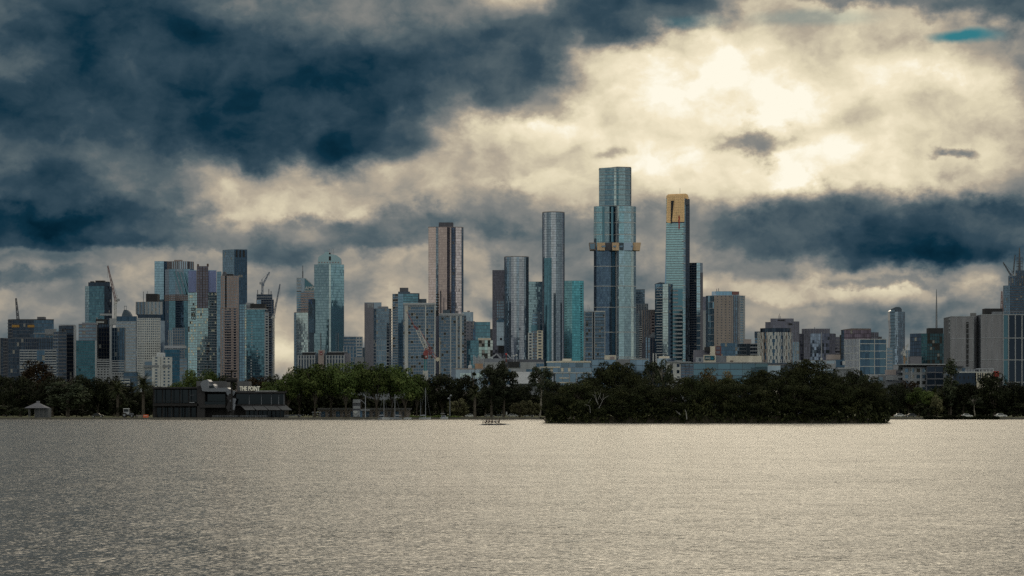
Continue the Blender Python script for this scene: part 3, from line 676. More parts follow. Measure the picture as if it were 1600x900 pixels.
for k in range(9):
    pbox(b, 'dark_balcony', 681.3, 684.7, 459+k*4.2, 461.2+k*4.2, W_black, dY=1.2, depth=1.5); pbox(b, 'dark_balcony', 698.8, 701, 459+k*4.2, 461.2+k*4.2, W_black, dY=.4, depth=2.5)
for (x0, y0) in ((687.6, 454), (693, 465)): pbox(b, 'dark_slot', x0, x0+1.2, y0, 491, W_mauve, dY=.8, depth=2)
pbox(b, 'podium', 692, 703, 484, 500, W_slate, dY=-8, depth=6)
for (x, y) in ((708.3, 418.5), (712.4, 419.3), (711, 435), (714.4, 438.6), (711, 449.5)): pbox(b, 'open_window', x, x+1.1, y, y+1, W_white, dY=.4, depth=.5)
b = bld('office_block', 'beige stepped block just right of the lower twin tower', 731, 2500)
vol(b, [(722, 0), (739.5, 0)], 487.5, [Style(g_grey, W_tan, th=.15, td=.02, pw=0, fh=6)], base=604, depth=20, wallmat=W_tan)
vol(b, [(728, -2), (740, -2)], 502, [punched(g_black, W_purple, fh=4, bay=5, th=2.6, pw=3)], base=604, depth=18, wallmat=W_purple)
pbox(b, 'roof_box', 730, 734, 485.5, 487.7, W_tan, dY=4, depth=4); pbox(b, 'white_vent', 728, 732, 500.5, 502.2, W_white, dY=-1, depth=3)
b = bld('office_block', 'dark teal office block with a pale roof box right of the beige block', 752, 2200)
vol(b, [(739, 2), (743, 0), (766, 0)], 503, [curtain(g_navy, W_dgrey), curtain(g_tdark, W_dgrey, fh=4)], base=604, depth=20)
vol(b, [(729, -8), (750, -8)], 532, [curtain(g_tdark, W_slate, fh=3.2)], base=604, depth=10)
vol(b, [(748, -10), (762, -10), (770, -8)], 532, [curtain(glass('mottled_glass', (.3, .42, .42), var=.6, blind=.15, dark=.2), W_dgrey, bay=3), curtain(glass('mottled_glass2', (.5, .58, .56), var=.6, dark=.25), W_dgrey, bay=3)], base=604, depth=10)
pbox(b, 'roof_box', 747, 767, 528, 531.5, W_cream, dY=-7, depth=6); pbox(b, 'side_block', 766, 770, 514, 604, W_dgrey, dY=3, depth=10)
b = bld('office_tower', 'brown slab tower with a paler gridded bay behind the shorter round tower', 780, 2700)
vol(b, [(769.5, 0), (792, 0)], 422, [Style(g_brown, W_mauve, fh=3.8, bay=1.6, th=.3, td=.02, pw=.3, pd=.05)], base=604, depth=26, wallmat=W_mauve)
vol(b, [(776, -2), (790, -2)], 470, [punched(g_slate, W_purple, fh=3.8, bay=2.6, th=1.0, pw=.8)], bot=497, depth=10, wallmat=W_purple)
vol(b, [(776, -2), (790, -2)], 497, [curtain(g_navy, W_slate)], bot=503.5, depth=10)
vol(b, [(776, -2), (790, -2)], 503.5, [Style(g_grey, W_purple, fh=6, bay=3, th=.2, td=.02, pw=.2, pd=.05)], bot=540, depth=10, wallmat=W_purple)
pbox(b, 'dark_opening', 778.5, 789, 540, 552, W_black, dY=-2.2, depth=3); pbox(b, 'plant_grille', 781, 784.5, 528, 531.5, W_black, dY=-2.6, depth=.5)
def round_tower(label, x0, x1, top, Y, base, zones, cap):
    b = bld('round_tower', label, (x0+x1)/2, Y, group='round glass towers')
    ch = arc(x0, x1, Y, 14, .8)
    sts = []
    for i in range(14):
        m = (ch[i][0]+ch[i+1][0])/2; sts.append(next(s for (xx, s) in zones if m < xx))
    vol(b, ch, top, sts, base=base, depth=8, cap=cap, capmat=W_tan)
    return b
cm = lambda g, **k: curtain(g, W_slate, fh=3.1, bay=1.5, th=.3, **k)
b = round_tower('shorter round silver glass tower beside the brown slab', 788, 826, 401, 2550, 604, [(793, cm(g_mirror)), (796, cm(g_slate)), (800, cm(g_grey)), (806, cm(g_mirror)), (812, cm(g_grey)), (820, cm(g_mirror)), (824, cm(g_grey)), (900, cm(g_slate))], .8)
for k in range(20): pbox(b, 'side_balcony', 822.6, 824.6, 411+k*8, 415+k*8, W_slate, dY=9.5, depth=2)
b = bld('glass_tower', 'pale teal glass tower standing between the two round towers', 836, 2850)
vol(b, [(826, 0), (848, 0)], 440, [curtain(g_teal, W_slate)], base=600, depth=24)
vol(b, [(832, -4), (846, -4)], 490, [banded(g_steel, W_grey, th=1)], base=600, depth=6)
pbox(b, 'dark_core', 840, 844, 487, 520, W_slate, dY=-7, depth=4); pbox(b, 'dark_podium', 830, 848, 508, 522, g_tdark, dY=-6, depth=3)
b = bld('apartment_block', 'narrow block with white notched balconies at the foot of the tall round tower', 836, 2100)
vol(b, [(826, 0), (831.5, 0)], 520, [punched(g_black, W_white, fh=3.1, bay=3.6, th=1.3, pw=1.2)], base=604, depth=16, wallmat=W_lgrey)
vol(b, [(831.5, 1), (840, 1)], 517, [punched(g_slate, W_purple, fh=3.1, bay=2.6, th=1.4, pw=1)], base=604, depth=16, wallmat=W_purple)
vol(b, [(840, 0), (847, 0)], 516.5, [punched(g_black, W_cream, fh=3.1, bay=4.2, th=1.3, pw=1.4)], base=604, depth=16, wallmat=W_cream)
b = round_tower('tallest round glass tower with a long dark bay up its left side', 847.5, 882, 331.5, 2550, 604, [(850, cm(g_grey)), (853, cm(g_mirror)), (862, cm(g_grey)), (869, cm(g_mirror)), (877, cm(g_grey)), (880, cm(g_mirror)), (900, cm(g_slate))], 1.0)
a_ = Acc(); R_ = (882-847.5)/2/FOC*2550
for k in range(6):
    xa, xb = 851.2+k*1.8, 851.2+(k+1)*1.8
    f = lambda x: (X_(x, 2550), 2550+R_*.8-sqrt(max(0, 1-((x-864.75)/17.25)**2))*R_*.8)
    for q in range(52): a_.edge_box(f(xa), f(xb), Z_(403, 2550)-q*3.1-2.95, Z_(403, 2550)-q*3.1, .2, .75, rnd.uniform(.05, 1))
a_.build('dark_bay', g_tdark, b)
b = bld('glass_tower', 'bright teal glass slab with little square holes up its edges', 897, 2400)
vol(b, [(882, 2), (894, 0), (907, 1), (912, 2)], 438.5, [curtain(glass('bright_teal_glass2', (.20, .40, .45), var=.12), W_teal, fh=3), curtain(g_bteal, W_teal, fh=3), curtain(g_bteal, W_teal, fh=3)], base=604, depth=20)
for k in range(38):
    y = 446+k*4
    pbox(b, 'edge_window', 907.4, 909.2, y, y+1.6, W_black, dY=.6, depth=.9)
    if k > 4: pbox(b, 'edge_window', 883.5, 885, y, y+1.6, W_black, dY=1.2, depth=.9)
b = bld('apartment_tower', 'slate apartment block crossed by a white grid at the foot of the tallest tower', 928, 2150)
vol(b, [(912.5, 0), (925.5, 0), (927, 1.5), (929.5, 0), (945, 0)], 487, [balc(g_apt, W_slate, fh=3.1, th=.8, bay=2.2), None, None, balc(g_apt, W_slate, fh=3.1, th=.8, bay=2.2)], base=606, depth=20, wallmat=W_slate)
for x in (913.2, 925, 928.6, 944.6): pbox(b, 'white_fin', x, x+1.1, 486, 604 if x > 926 else 570, W_lgrey, dY=-1.2, depth=2)
pbox(b, 'top_beam', 929, 945.5, 485.6, 487.4, W_white, dY=-1.4, depth=2); pbox(b, 'top_beam', 912.5, 926, 486.4, 487.8, W_lgrey, dY=-1.4, depth=2)
for k in range(12):
    y = 494.5+k*8.05
    pbox(b, 'white_floor_line', 914.3, 925, y, y+.7, W_lgrey, dY=-1.15, depth=1); pbox(b, 'white_floor_line', 929.7, 944.6, y, y+.7, W_lgrey, dY=-1.15, depth=1)
pbox(b, 'roof_mast', 918.5, 919, 476, 487, W_grey, dY=5, depth=.4); pbox(b, 'roof_mast', 921, 921.4, 479, 487, W_grey, dY=5, depth=.4)

# the tallest tower: three tiers and a ring of golden pods
b = bld('skyscraper', 'tallest glass skyscraper with golden pods jutting out at two thirds height', 961, 2600)
A_l = curtain(g_grey if False else glass('smoky_teal_glass', (.24, .42, .50), var=.2), W_slate, fh=3.2, bay=1.5, th=.22)
A_d = curtain(g_tdark, W_slate, fh=3.2, bay=1.5, th=.2); A_m = curtain(g_teal, W_slate, fh=3.2, bay=1.5, th=.22); A_p = curtain(g_pale, W_lgrey, fh=3.2, bay=1.5, th=.22)
A_n = curtain(glass('dim_reflection_glass', (.10, .17, .26), var=.3), W_slate, fh=3.2, bay=1.5, th=.22)  # darker tint puts the left faces' dim reflections into the glass colour
low = [(928, 6), (932, 2), (941, 0), (952, 1), (954.5, 2), (960.5, 5), (963, -1), (967, -3), (975, -3), (986, 0), (990, 3), (993.5, 8)]
vol(b, low, 385, [A_n, A_n, A_n, A_n, A_m, A_d, A_p, A_m, A_m, A_p, A_m], base=604, depth=34)
vol(b, low, 322, [A_m, A_l, A_m, A_d, A_m, A_d, A_p, A_l, A_m, A_p, A_l], bot=385.2, depth=34)
upc = [(936, 4), (945, 1), (959.5, -1), (963, -2), (966.5, -1), (970, -2), (977, 0), (986, 4)]
vol(b, upc, 262, [A_m, A_l, A_p, A_d, A_m, A_m, A_m], bot=322.2, depth=30)
for (x, y0) in ((941.5, 326), (955, 326)): pbox(b, 'dark_strip', x, x+3, 323, 378, g_tdark, dY=-.5, depth=1)
def ringline(par, ch, y, Y, mat, h=.9):
    p_ = chain_pts(ch, Y); a = Acc()
    for i in range(len(p_)-1): a.edge_box(p_[i], p_[i+1], Z_(y, Y)-h/2, Z_(y, Y)+h/2, .0, .5)
    a.build('light_band', mat, par)
for y in (331.6, 347.7, 366.6, 416, 447, 480, 519, 558): ringline(b, low, y, 2600, W_white)
for y in (264, 268, 272.5, 278, 283, 289, 296, 304.5, 312.5, 321): ringline(b, upc, y, 2600, W_lgrey, .75)
ppoly(b, 'roof_wedge', [(954, 261.5), (964, 260.2), (986, 260.8), (986, 262.4), (936, 263.6), (937, 262.6)], W_tan, dY=3, depth=16)
pbox(b, 'corner_fin', 962.3, 963.3, 322, 604, W_lgrey, dY=-2.6, depth=2.5); pbox(b, 'corner_fin', 985.6, 986.6, 262, 322, W_lgrey, dY=3, depth=2)
W_cop = matte('copper_panel', (.78, .55, .36), rough=.4)
pods = [(920.5, 933, W_tan, 3, 1.2), (933, 945.5, W_cop, -6, .6), (945.5, 956.5, W_mauve, -2.5, 0), (956.5, 967.5, W_cop, -7, .3), (967.5, 974.5, W_slate, -4, 0), (974.5, 988.5, g_grey, -5, 0), (988.5, 1001.5, W_cop, -1, -1.4)]
for x0, x1, m_, dY_, sk in pods:
    lo = 1.6 if x0 < 930 else .3; hi = 1.6 if x1 > 995 else .3
    p_ = ppoly(b, 'pod', [(x0, 379), (x1, 379), (x1-hi, 391.4), (x0+lo, 391)], m_, dY=dY_, depth=14)
for x0, x1, dY_ in ((921.8, 929.5, 2.4), (940, 946, -6.6), (958, 962.5, -7.6), (986, 989.5, -6), (968, 973, -4.5)):
    ppoly(b, 'pod_window', [(x0, 381), (x1, 380.5), (x1-.3, 389), (x0+.8, 389)] if x0 < 930 else [(x0, 384), (x1, 383.4), (x1, 386.4), (x0, 386)], g_slate, dY=dY_, depth=.5)

# towers behind and between the two tallest
b = bld('office_tower', 'stepped grey-green tower behind the tallest skyscraper, right of it', 1000, 3300)
vol(b, [(990, 0), (1007.5, 0)], 453, [banded(g_slate, W_slate, th=1.2)], base=604, depth=20, cap=1, capmat=W_slate)
vol(b, [(990, -6), (1012.5, -6)], 476, [fins(g_slate, W_grey, bay=2.6, pw=.9)], base=604, depth=6, cap=1.5, capmat=W_slate)
vol(b, [(990, -12), (999, -12)], 490, [curtain(g_pale, W_lgrey)], base=604, depth=6); vol(b, [(998.5, -10), (1004, -10)], 510, [banded(g_black, W_lgrey, th=1.8)], base=604, depth=4)
b = bld('office_tower', 'pale tower with tall dark window slots left of the gold-topped skyscraper', 1014, 2800)
vol(b, [(1004, 0), (1023.5, 0)], 484.5, [fins(g_black, W_tan, bay=3, pw=1.7, fh=14, th=.4)], base=604, depth=20, cap=.6, capmat=W_dgrey)
vol(b, [(1017, -1.5), (1023.5, -1.5)], 492, [punched(g_black, W_pink, fh=4, bay=9, th=2.3, pw=2)], bot=520, depth=6, wallmat=W_pink)
vol(b, [(1008, -4), (1024, -4)], 527, [fins(g_slate, W_purple, bay=3.5, pw=1.6)], base=604, depth=6, wallmat=W_purple)
ppoly(b, 'pale_gable', [(1011, 528), (1020, 519.5), (1024, 519), (1024, 528)], W_lgrey, dY=-4.5, depth=5); pbox(b, 'purple_wing', 1003, 1009, 536, 604, W_purple, dY=-5, depth=5)

b = bld('skyscraper', 'slender skyscraper with a golden crown and a red stripe on its face', 1058, 2750)
E_f = Style(g_steel if False else glass('banded_teal_glass', (.30, .50, .56), var=.15), W_slate, fh=3.3, bay=1.6, th=.9, td=.05, pw=.1, pd=.02, slab=matte('blue_grey_spandrel', (.30, .36, .40)))
E_s = curtain(g_blue, W_slate); E_d = curtain(glass('abyss_glass', (.05, .09, .14), var=.3), W_black, fh=3.3)
vol(b, [(1041, 0), (1068, -2), (1071, 0), (1077.5, 10)], 310, [E_f, E_s, E_d, ], bot=450, depth=26)
vol(b, [(1038.8, 0), (1068, -2), (1071, 0), (1077.5, 10)], 450, [E_f, E_s, E_d], base=604, depth=26)
ppoly(b, 'flared_edge', [(1041, 352), (1041.6, 352), (1041.6, 450), (1038.3, 450), (1040, 410)], g_steel, dY=.2, depth=3)
ppoly(b, 'gold_crown', [(1042, 305.5), (1044, 303.5), (1071, 302.5), (1074.5, 304), (1076, 309), (1076, 312), (1042, 312)], W_gold, dY=3, depth=14)
ppoly(b, 'gold_panel', [(1042, 305), (1069.5, 304), (1069.5, 347), (1051.5, 349), (1041.3, 347.5)], W_gold, dY=-2.4, depth=2.2)
for k in range(10): pbox(b, 'panel_joint', 1042, 1069.4, 308+k*4, 308.1+k*4, W_tan, dY=-2.5, depth=.2)
for k in range(8): pbox(b, 'panel_joint', 1045.2+k*3, 1045.3+k*3, 305.5, 347, W_tan, dY=-2.48, depth=.2)
ppoly(b, 'dark_notch', [(1048.5, 313.5), (1053, 313.5), (1049.5, 349.3), (1048, 349.3)], W_black, dY=-2.9, depth=.6)
pbox(b, 'red_stripe', 1060.2, 1062, 337, 357.5, W_red, dY=-3.1, depth=.9); pbox(b, 'gold_shadow_line', 1049, 1069.5, 346.6, 348.6, W_slate, dY=-2.7, depth=.5)  # slate strip paints a shadow line along the gold panel's lower edge
pbox(b, 'aerial', 1062.3, 1062.7, 294, 303, W_dgrey, dY=8, depth=.4); pbox(b, 'dark_corner_box', 1069.6, 1077, 311, 320, W_dgrey, dY=-.6, depth=6)
for k in range(21): pbox(b, 'white_tick', 1065.5, 1071, 353+k*11.55, 354.1+k*11.55, W_white, dY=-3.0, depth=1.2)
vol(b, [(1023.5, 2), (1035.5, -6), (1044, -7), (1051, -1)], 444, [Style(g_steel, W_slate, fh=3.3, bay=1.6, th=.3, td=.03, pw=.1), curtain(g_pale, W_slate), curtain(g_navy, W_slate)], base=604, depth=16)
ppoly(b, 'wing_roof', [(1023.5, 443.5), (1031, 441), (1051, 443), (1051, 444.5), (1023.5, 444.5)], W_slate, dY=2, depth=10)
for k in range(30): pbox(b, 'white_band', 1026, 1035, 449+k*4.3, 450.5+k*4.3, W_lgrey, dY=-5.9+0, depth=5) if k % 5 < 4 else pbox(b, 'white_floor_line', 1023.6, 1044, 449+k*4.3, 450.1+k*4.3, W_white, dY=-7.4, depth=6)
pbox(b, 'balcony_recess', 1051, 1067, 451, 604, g_tdark, dY=-2.6, depth=2)
for k in range(24): pbox(b, 'balcony_band', 1051.5 if k < 6 else 1051.5, 1059.5 if k < 4 else 1066, 453+k*6.1, 455.4+k*6.1, W_lgrey, dY=-4.2, depth=2)
b = bld('apartment_tower', 'dark balconied tower with a teal glass edge attached right of the gold-topped skyscraper', 1087, 2780)
vol(b, [(1077, 4), (1088.5, 0), (1094, 0), (1098, 6)], 410.5, [balc(g_navy, W_dgrey, fh=3.3, th=.8), curtain(g_bteal if False else g_teal, W_slate), Style(g_grey, W_purple, th=0, pw=0)], base=604, depth=20)
for k in range(16): pbox(b, 'white_tick', 1088.5, 1094.5, 424+k*11.5, 425+k*11.5, W_white, dY=-.6, depth=1)
pbox(b, 'back_slab', 1094, 1098.4, 426, 604, W_purple, dY=-.3, depth=6)
b = bld('office_tower', 'narrow mauve tower squeezed behind the dark balconied tower', 1101, 3100)
vol(b, [(1094, 0), (1106, 0)], 463.5, [Style(g_brown, W_purple, th=.2, pw=.2, pd=.02, td=.02)], base=604, depth=16, wallmat=W_purple); pbox(b, 'pale_front', 1095, 1104.5, 485, 604, W_lgrey, dY=-2, depth=1.8)
b = bld('apartment_tower', 'broad tower with a tan balcony front between dark blue glass wings', 1133, 2500)
vol(b, [(1103, 10), (1106.5, 6), (1118, 0), (1143, 0), (1155, 3), (1162.5, 7)], 461.5, [curtain(g_steel, W_slate), Style(g_steel, W_blue, fh=8, th=.5, slab=W_lgrey, pw=.12, bay=2), punched(g_black, W_tan, fh=3.2, bay=5.2, th=2.3, pw=3.4), fins(g_slate, W_purple, bay=2.4, pw=.5), punched(g_slate, W_lgrey, fh=3.2, bay=5.5, th=1.6, pw=2.8)], base=604, depth=26)
vol(b, [(1112, 6), (1119, 2), (1143.5, 2), (1155, 6)], 455, [Style(g_grey, W_mauve, th=0, pw=0), curtain(g_steel, W_blue, fh=5), Style(g_grey, W_bpink, th=0, pw=0)], bot=462, depth=18, wallmat=W_mauve)
pbox(b, 'roof_mast', 1119.5, 1120.3, 451, 455, W_grey, dY=6, depth=.6); pbox(b, 'roof_mast', 1122.4, 1123.2, 450.5, 455, W_grey, dY=6, depth=.6); pbox(b, 'red_panel', 1144, 1154.5, 455.5, 460.5, matte('faded_red', (.28, .14, .14)), dY=1.4, depth=.6)

# ------------------------------------------------------------------ right cluster
b = bld('office_block', 'low dark blue office block in front of the tan balcony tower', 1150, 2000)
vol(b, [(1118, 0), (1126, 0)], 541, [punched(g_brown, matte('dull_red_brick', (.20, .09, .10)), fh=4, bay=6, th=1.4)], base=604, depth=12)
vol(b, [(1126, 0), (1149, 0)], 536, [curtain(g_navy, W_slate)], base=604, depth=14)
vol(b, [(1149, -1), (1166, -1), (1172, -1), (1190, -1)], 537, [curtain(g_slate, W_grey), Style(g_grey, W_tan, th=0, pw=0), banded(g_navy, W_grey, th=1.4)], base=604, depth=14)
pbox(b, 'roof_shed', 1163, 1174, 530, 537.2, W_tan, dY=5, depth=5)
b = bld('round_tower', 'drum-shaped tower clad in wavy white and black vertical strips', 1212, 1900)
chw = arc(1187, 1238.5, 1900, 24, .7)
vol(b, chw, 519.5, [Style(g_navy, W_black, fh=3.2, bay=1.3, th=.1, pw=0)]*24, base=568, depth=10, wallmat=W_black)
vol(b, arc(1188, 1236, 1900, 12, .7), 512.5, [curtain(g_black, W_black, fh=4.4)]*12, bot=519.6, depth=10)
Rw = (1238.5-1187)/2/FOC*1900
def drum(x, o): 
    th_ = math.acos(max(-1, min(1, (x-1212.75)/25.75))); return (X_(1212.75, 1900)+cos(th_)*(Rw+o), 1900+Rw*.7-sin(th_)*(Rw*.7+o))
rw = random.Random(3)
wm = [W_white]
z_t, z_b = Z_(519, 1900), Z_(567, 1900)
for s_ in range(30):
    th0 = pi-(s_+.5)/30*pi; mcol = wm[0] if s_ % 2 == 0 else rw.choice([W_lgrey, W_white, W_black, W_tan])
    if s_ % 5 == 3: continue
    a = Acc(); nseg = 9; wid = .85+.25*rw.random()
    for k in range(nseg):
        za, zb_ = z_b+(z_t-z_b)*k/nseg, z_b+(z_t-z_b)*(k+1)/nseg
        sh = .035*(1 if ((k+s_) % 3 == 0) else -1 if ((k+2*s_) % 3 == 1) else 0)
        c0 = th0+sh; hw = pi/30*.5*wid
        p = (X_(1212.75, 1900)+cos(c0+hw)*Rw, 1900+Rw*.7-sin(c0+hw)*Rw*.7); q = (X_(1212.75, 1900)+cos(c0-hw)*Rw, 1900+Rw*.7-sin(c0-hw)*Rw*.7)
        a.edge_box(p, q, za, zb_, .1, .9)
    a.build('wavy_strip', mcol, b)
pbox(b, 'podium', 1198, 1220, 571, 582, W_cream, dY=-4, depth=3); pbox(b, 'podium', 1220, 1236, 571, 580, W_black, dY=-3, depth=2.5); pbox(b, 'canopy', 1190, 1238, 568, 571, W_dgrey, dY=-3, depth=12)
b = bld('office_tower', 'mauve stepped office tower rising behind the wavy drum', 1222, 2500)
vol(b, [(1196, 4), (1204, 1), (1238, 1)], 503, [Style(g_brown, W_purple, fh=3.8, bay=3, th=.3, td=.02, pw=.3, pd=.02)]*2, base=570, depth=20, wallmat=W_purple)
vol(b, [(1204, 3), (1240, 3)], 497.5, [Style(g_brown, W_purple, fh=3.8, bay=3, th=.3, td=.02, pw=.3, pd=.02)], bot=503.2, depth=14, wallmat=W_purple)
vol(b, [(1238, 4), (1248.5, 4)], 502, [fins(g_brown, W_purple, bay=2.4, pw=.6)], bot=534, depth=16, wallmat=W_purple)
vol(b, [(1238, 3.6), (1248.5, 3.6)], 534, [fins(g_slate, W_lgrey, bay=2.4, pw=.9)], base=604, depth=16, wallmat=W_lgrey)
pbox(b, 'vent', 1215, 1226, 499.5, 501.5, W_black, dY=2.6, depth=.6); pbox(b, 'vent', 1232, 1238, 505, 508, W_black, dY=.6, depth=.6)
for x, y in ((1216.5, 493), (1218, 490), (1219.3, 494)): pbox(b, 'aerial', x, x+.5, y, 497.7, W_dgrey, dY=8, depth=.4)
b = bld('office_block', 'small dark stepped block left of the wavy drum', 1184, 2300)
vol(b, [(1179, 0), (1192, 0)], 518, [curtain(g_black, W_black)], bot=527, depth=12); vol(b, [(1179.5, 1), (1192, 1)], 527, [banded(g_navy, W_grey)], base=604, depth=12)
b = bld('office_tower', 'dark brown-glass office block with a pale flagpole line down its front', 1280, 2200)
vol(b, [(1249, 8), (1256, 3), (1266, 0), (1282, -1), (1296, 0), (1300, 3), (1305, 4)], 521, [curtain(g_brown, W_mauve), curtain(g_brown, W_mauve, pw=.4), curtain(glass('mirror_navy_glass', (.20, .26, .36), var=.4), W_mauve, jit=.08), curtain(glass('mirror_navy_glass2', (.12, .14, .20), var=.4), W_mauve, jit=.08), curtain(g_brown, W_mauve), curtain(g_brown, W_mauve)], base=604, depth=24, wallmat=W_mauve)
vol(b, [(1253.5, 5), (1266, 1), (1296, 1)], 513.5, [fins(g_brown, W_purple, fh=5, bay=3, pw=.9), fins(g_brown, W_purple, fh=5, bay=3, pw=.9)], bot=521.2, depth=18, wallmat=W_purple)
vol(b, [(1299, 6), (1313, 6)], 526, [banded(g_brown, W_purple, th=1.6)], base=604, depth=16, wallmat=W_purple)
pbox(b, 'roof_aerial', 1272.5, 1273.3, 511, 513.7, W_dgrey, dY=6, depth=.5); pbox(b, 'stepped_box', 1299, 1306, 521.5, 526.2, W_mauve, dY=8, depth=8)
b = bld('flagpole', 'tall white flagpole in front of the dark brown-glass office block', 1283.5, 1500, 'flagpole')
a = Acc(); a.tube([at(1283.5, 562, 1500)-Vector((0, 0, 22)), at(1283.5, 560, 1500), at(1283.5, 519, 1500)], [.35, .3, .2], 6); a.build('pole', W_lgrey, b)
a = Acc(); a.box(X_(1282, 1500), X_(1285, 1500), 1499.5, 1500.5, GZ, Z_(559, 1500)); a.build('pole_plinth', W_white, b)
b = bld('office_block', 'black roofed block with a purple roof edge behind the white-framed glass block', 1345, 1900)
vol(b, [(1314.5, 2), (1319, 0), (1361, 0)], 515.5, [curtain(g_black, W_black), curtain(glass('mottled_dark_glass', (.12, .10, .14), var=.7, blind=.06), W_black)], base=570, depth=20, wallmat=W_black)
ppoly(b, 'roof_edge', [(1318, 514.8), (1331, 513), (1361, 513.3), (1361, 515.8), (1318, 516)], W_bpink, dY=-.5, depth=16)
vol(b, [(1361, 4), (1372, 4)], 519, [fins(g_brown, W_mauve)], base=570, depth=14); pbox(b, 'low_step', 1372, 1378, 526, 570, W_mauve, dY=5, depth=8); pbox(b, 'low_step', 1314, 1320, 523, 600, W_black, dY=4, depth=8)
b = bld('glass_block', 'white-framed glass office block right of the island, deep blue panes', 1352, 1250)
vol(b, [(1319.5, 9), (1343, 0)], 529.5, [Style(g_mirror, W_lgrey, fh=4.7, bay=1.05, th=.35, td=.15, pw=.2, pd=.15, slab=W_white)], base=596, depth=16, wallmat=W_grey)
vol(b, [(1343, 0), (1366.5, 0), (1385, 0)], 529.5, [Style(g_navy, W_slate, fh=4.7, bay=1.2, th=.0, pw=.06, pd=.02)]*2, base=596, depth=16, wallmat=W_slate)
for y in (529.5, 536.5, 548, 560, 572, 585): pbox(b, 'white_frame_beam', 1343, 1385.5, y, y+1, W_white, dY=-.5, depth=.8)
for x in (1342.6, 1366, 1384.6): pbox(b, 'white_frame_post', x, x+1, 529.5, 596, W_white, dY=-.55, depth=.8)
for x0, x1 in ((1359, 1366), (1375, 1384)):
    for y in (537.6, 549.1, 561.1, 573.1): pbox(b, 'blue_pane', x0, x1, y, y+10.6, glass('azure_glass', (.09, .17, .24), var=.3), dY=-.2, depth=.12)
b = bld('office_block', 'blue-grey block with pale floor bands left of the far curved tower', 1385, 2300)
vol(b, [(1378, 0), (1394.5, 0)], 543, [banded(g_slate, W_lgrey, fh=3.6, th=1.3)], base=604, depth=14)
b = bld('curved_tower', 'lone far slate tower with a wavy left edge and rounded top', 1402, 3200)
prof = [(1390.6, 486), (1390.8, 500), (1392, 515), (1391.5, 528), (1390, 545), (1390, 606)]
ppoly(b, 'wavy_side', prof+[(1398, 606), (1398, 484), (1394, 484)][::1], g_slate, dY=0, depth=18)
vol(b, [(1398, 0), (1403, -2), (1413.5, 2)], 487, [curtain(g_grey, W_slate), fins(g_slate, W_purple, bay=2.4, pw=.4)], base=606, depth=20, wallmat=W_slate)
for k in range(22): ppoly(b, 'wave_slab', [(1390.4+1.0*sin(k*.8), 488+k*5.2), (1398, 487.4+k*5.2), (1398, 488.4+k*5.2), (1390.4+1.0*sin(k*.8), 489+k*5.2)], W_slate, dY=-1, depth=1.2)
ppoly(b, 'rounded_top', [(1394, 482.5), (1397, 481), (1400, 479.6), (1405, 479.6), (1407.5, 481), (1409, 483), (1409, 487.2), (1394, 487.2)], W_slate, dY=2, depth=14)
b = bld('site_block', 'small pale half-built block with an orange stripe left of the dark teal block', 1416, 2100)
vol(b, [(1412, 0), (1424, 0)], 547, [fins(g_slate, W_lgrey, pw=1.2, bay=4)], base=604, depth=10); pbox(b, 'orange_screen', 1412, 1414.6, 552, 575, W_brick, dY=-1, depth=.8)
b = bld('office_block', 'dark teal glass block carrying a tall thin mast on its roof', 1455, 1900)
vol(b, [(1422, 8), (1439.5, 0), (1449, -1), (1472, -1), (1486, 2)], 521, [curtain(g_black, W_black, bay=2.6), curtain(glass('deep_sea_glass', (.035, .10, .125), var=.5), W_slate, fh=3.2), balc(glass('deep_sea_glass3', (.03, .07, .09), var=.7, blind=.02, dark=.3), W_black, fh=3.2, bay=2.2, th=.4, td=.3), curtain(glass('deep_sea_glass2', (.035, .09, .115), var=.6), W_slate, fh=3.2)], base=604, depth=20, wallmat=W_black)
pbox(b, 'roof_box', 1451, 1474, 512.5, 521.2, W_black, dY=4, depth=10); pbox(b, 'pale_base', 1422, 1440, 557, 570, W_purple, dY=-2, depth=8)
M_ = Z_(513, 1900)
a = Acc(); a.tube([at(1463.3, 513, 1906), at(1463.3, 480, 1906), at(1463.3, 452, 1906)], [1.0, .7, .25], 6); a.build('mast', W_grey, b)
b = bld('office_block', 'big grey panelled block with full-height glazing at the right edge', 1540, 1350)
gp = Style(g_grey, W_purple, fh=17, bay=3.4, th=.25, td=.2, pw=.22, pd=.2, slab=W_lgrey, mul=W_lgrey)
W_pan = matte('grey_panel', (.30, .30, .34))
vol(b, [(1485.5, 0), (1533, 0)], 494.5, [None], base=606, depth=24, wallmat=W_pan) if False else None
def panelled(par, x0, x1, top, dY, n, rows):
    a = Acc(); Yp = par["_Y"]+dY; a.box(X_(x0, Yp), X_(x1, Yp), Yp, Yp+22, GZ, Z_(top, Yp)); a.build('wall', W_dgrey, par)
    for r_ in range(len(rows)-1):
        for k in range(n):
            xa, xb = x0+(x1-x0)*k/n, x0+(x1-x0)*(k+1)/n
            pbox(par, 'wall_panel', xa+.12, xb-.12, rows[r_]+.5, rows[r_+1]-.3, W_pan, dY=dY-.25, depth=.24)
        pbox(par, 'floor_line', x0, x1, rows[r_]-.5, rows[r_]+.45, W_lgrey, dY=dY-.4, depth=.5)
    for k in range(n+1):
        xa = x0+(x1-x0)*k/n; pbox(par, 'joint_fin', xa-.25, xa+.25, rows[0], rows[-1], W_lgrey, dY=dY-.45, depth=.3)
panelled(b, 1485.5, 1521, 494.5, 0, 4, [494.5, 529.5, 563.5, 600]); panelled(b, 1533, 1567, 491.5, -2, 4, [491.5, 528, 562, 600])
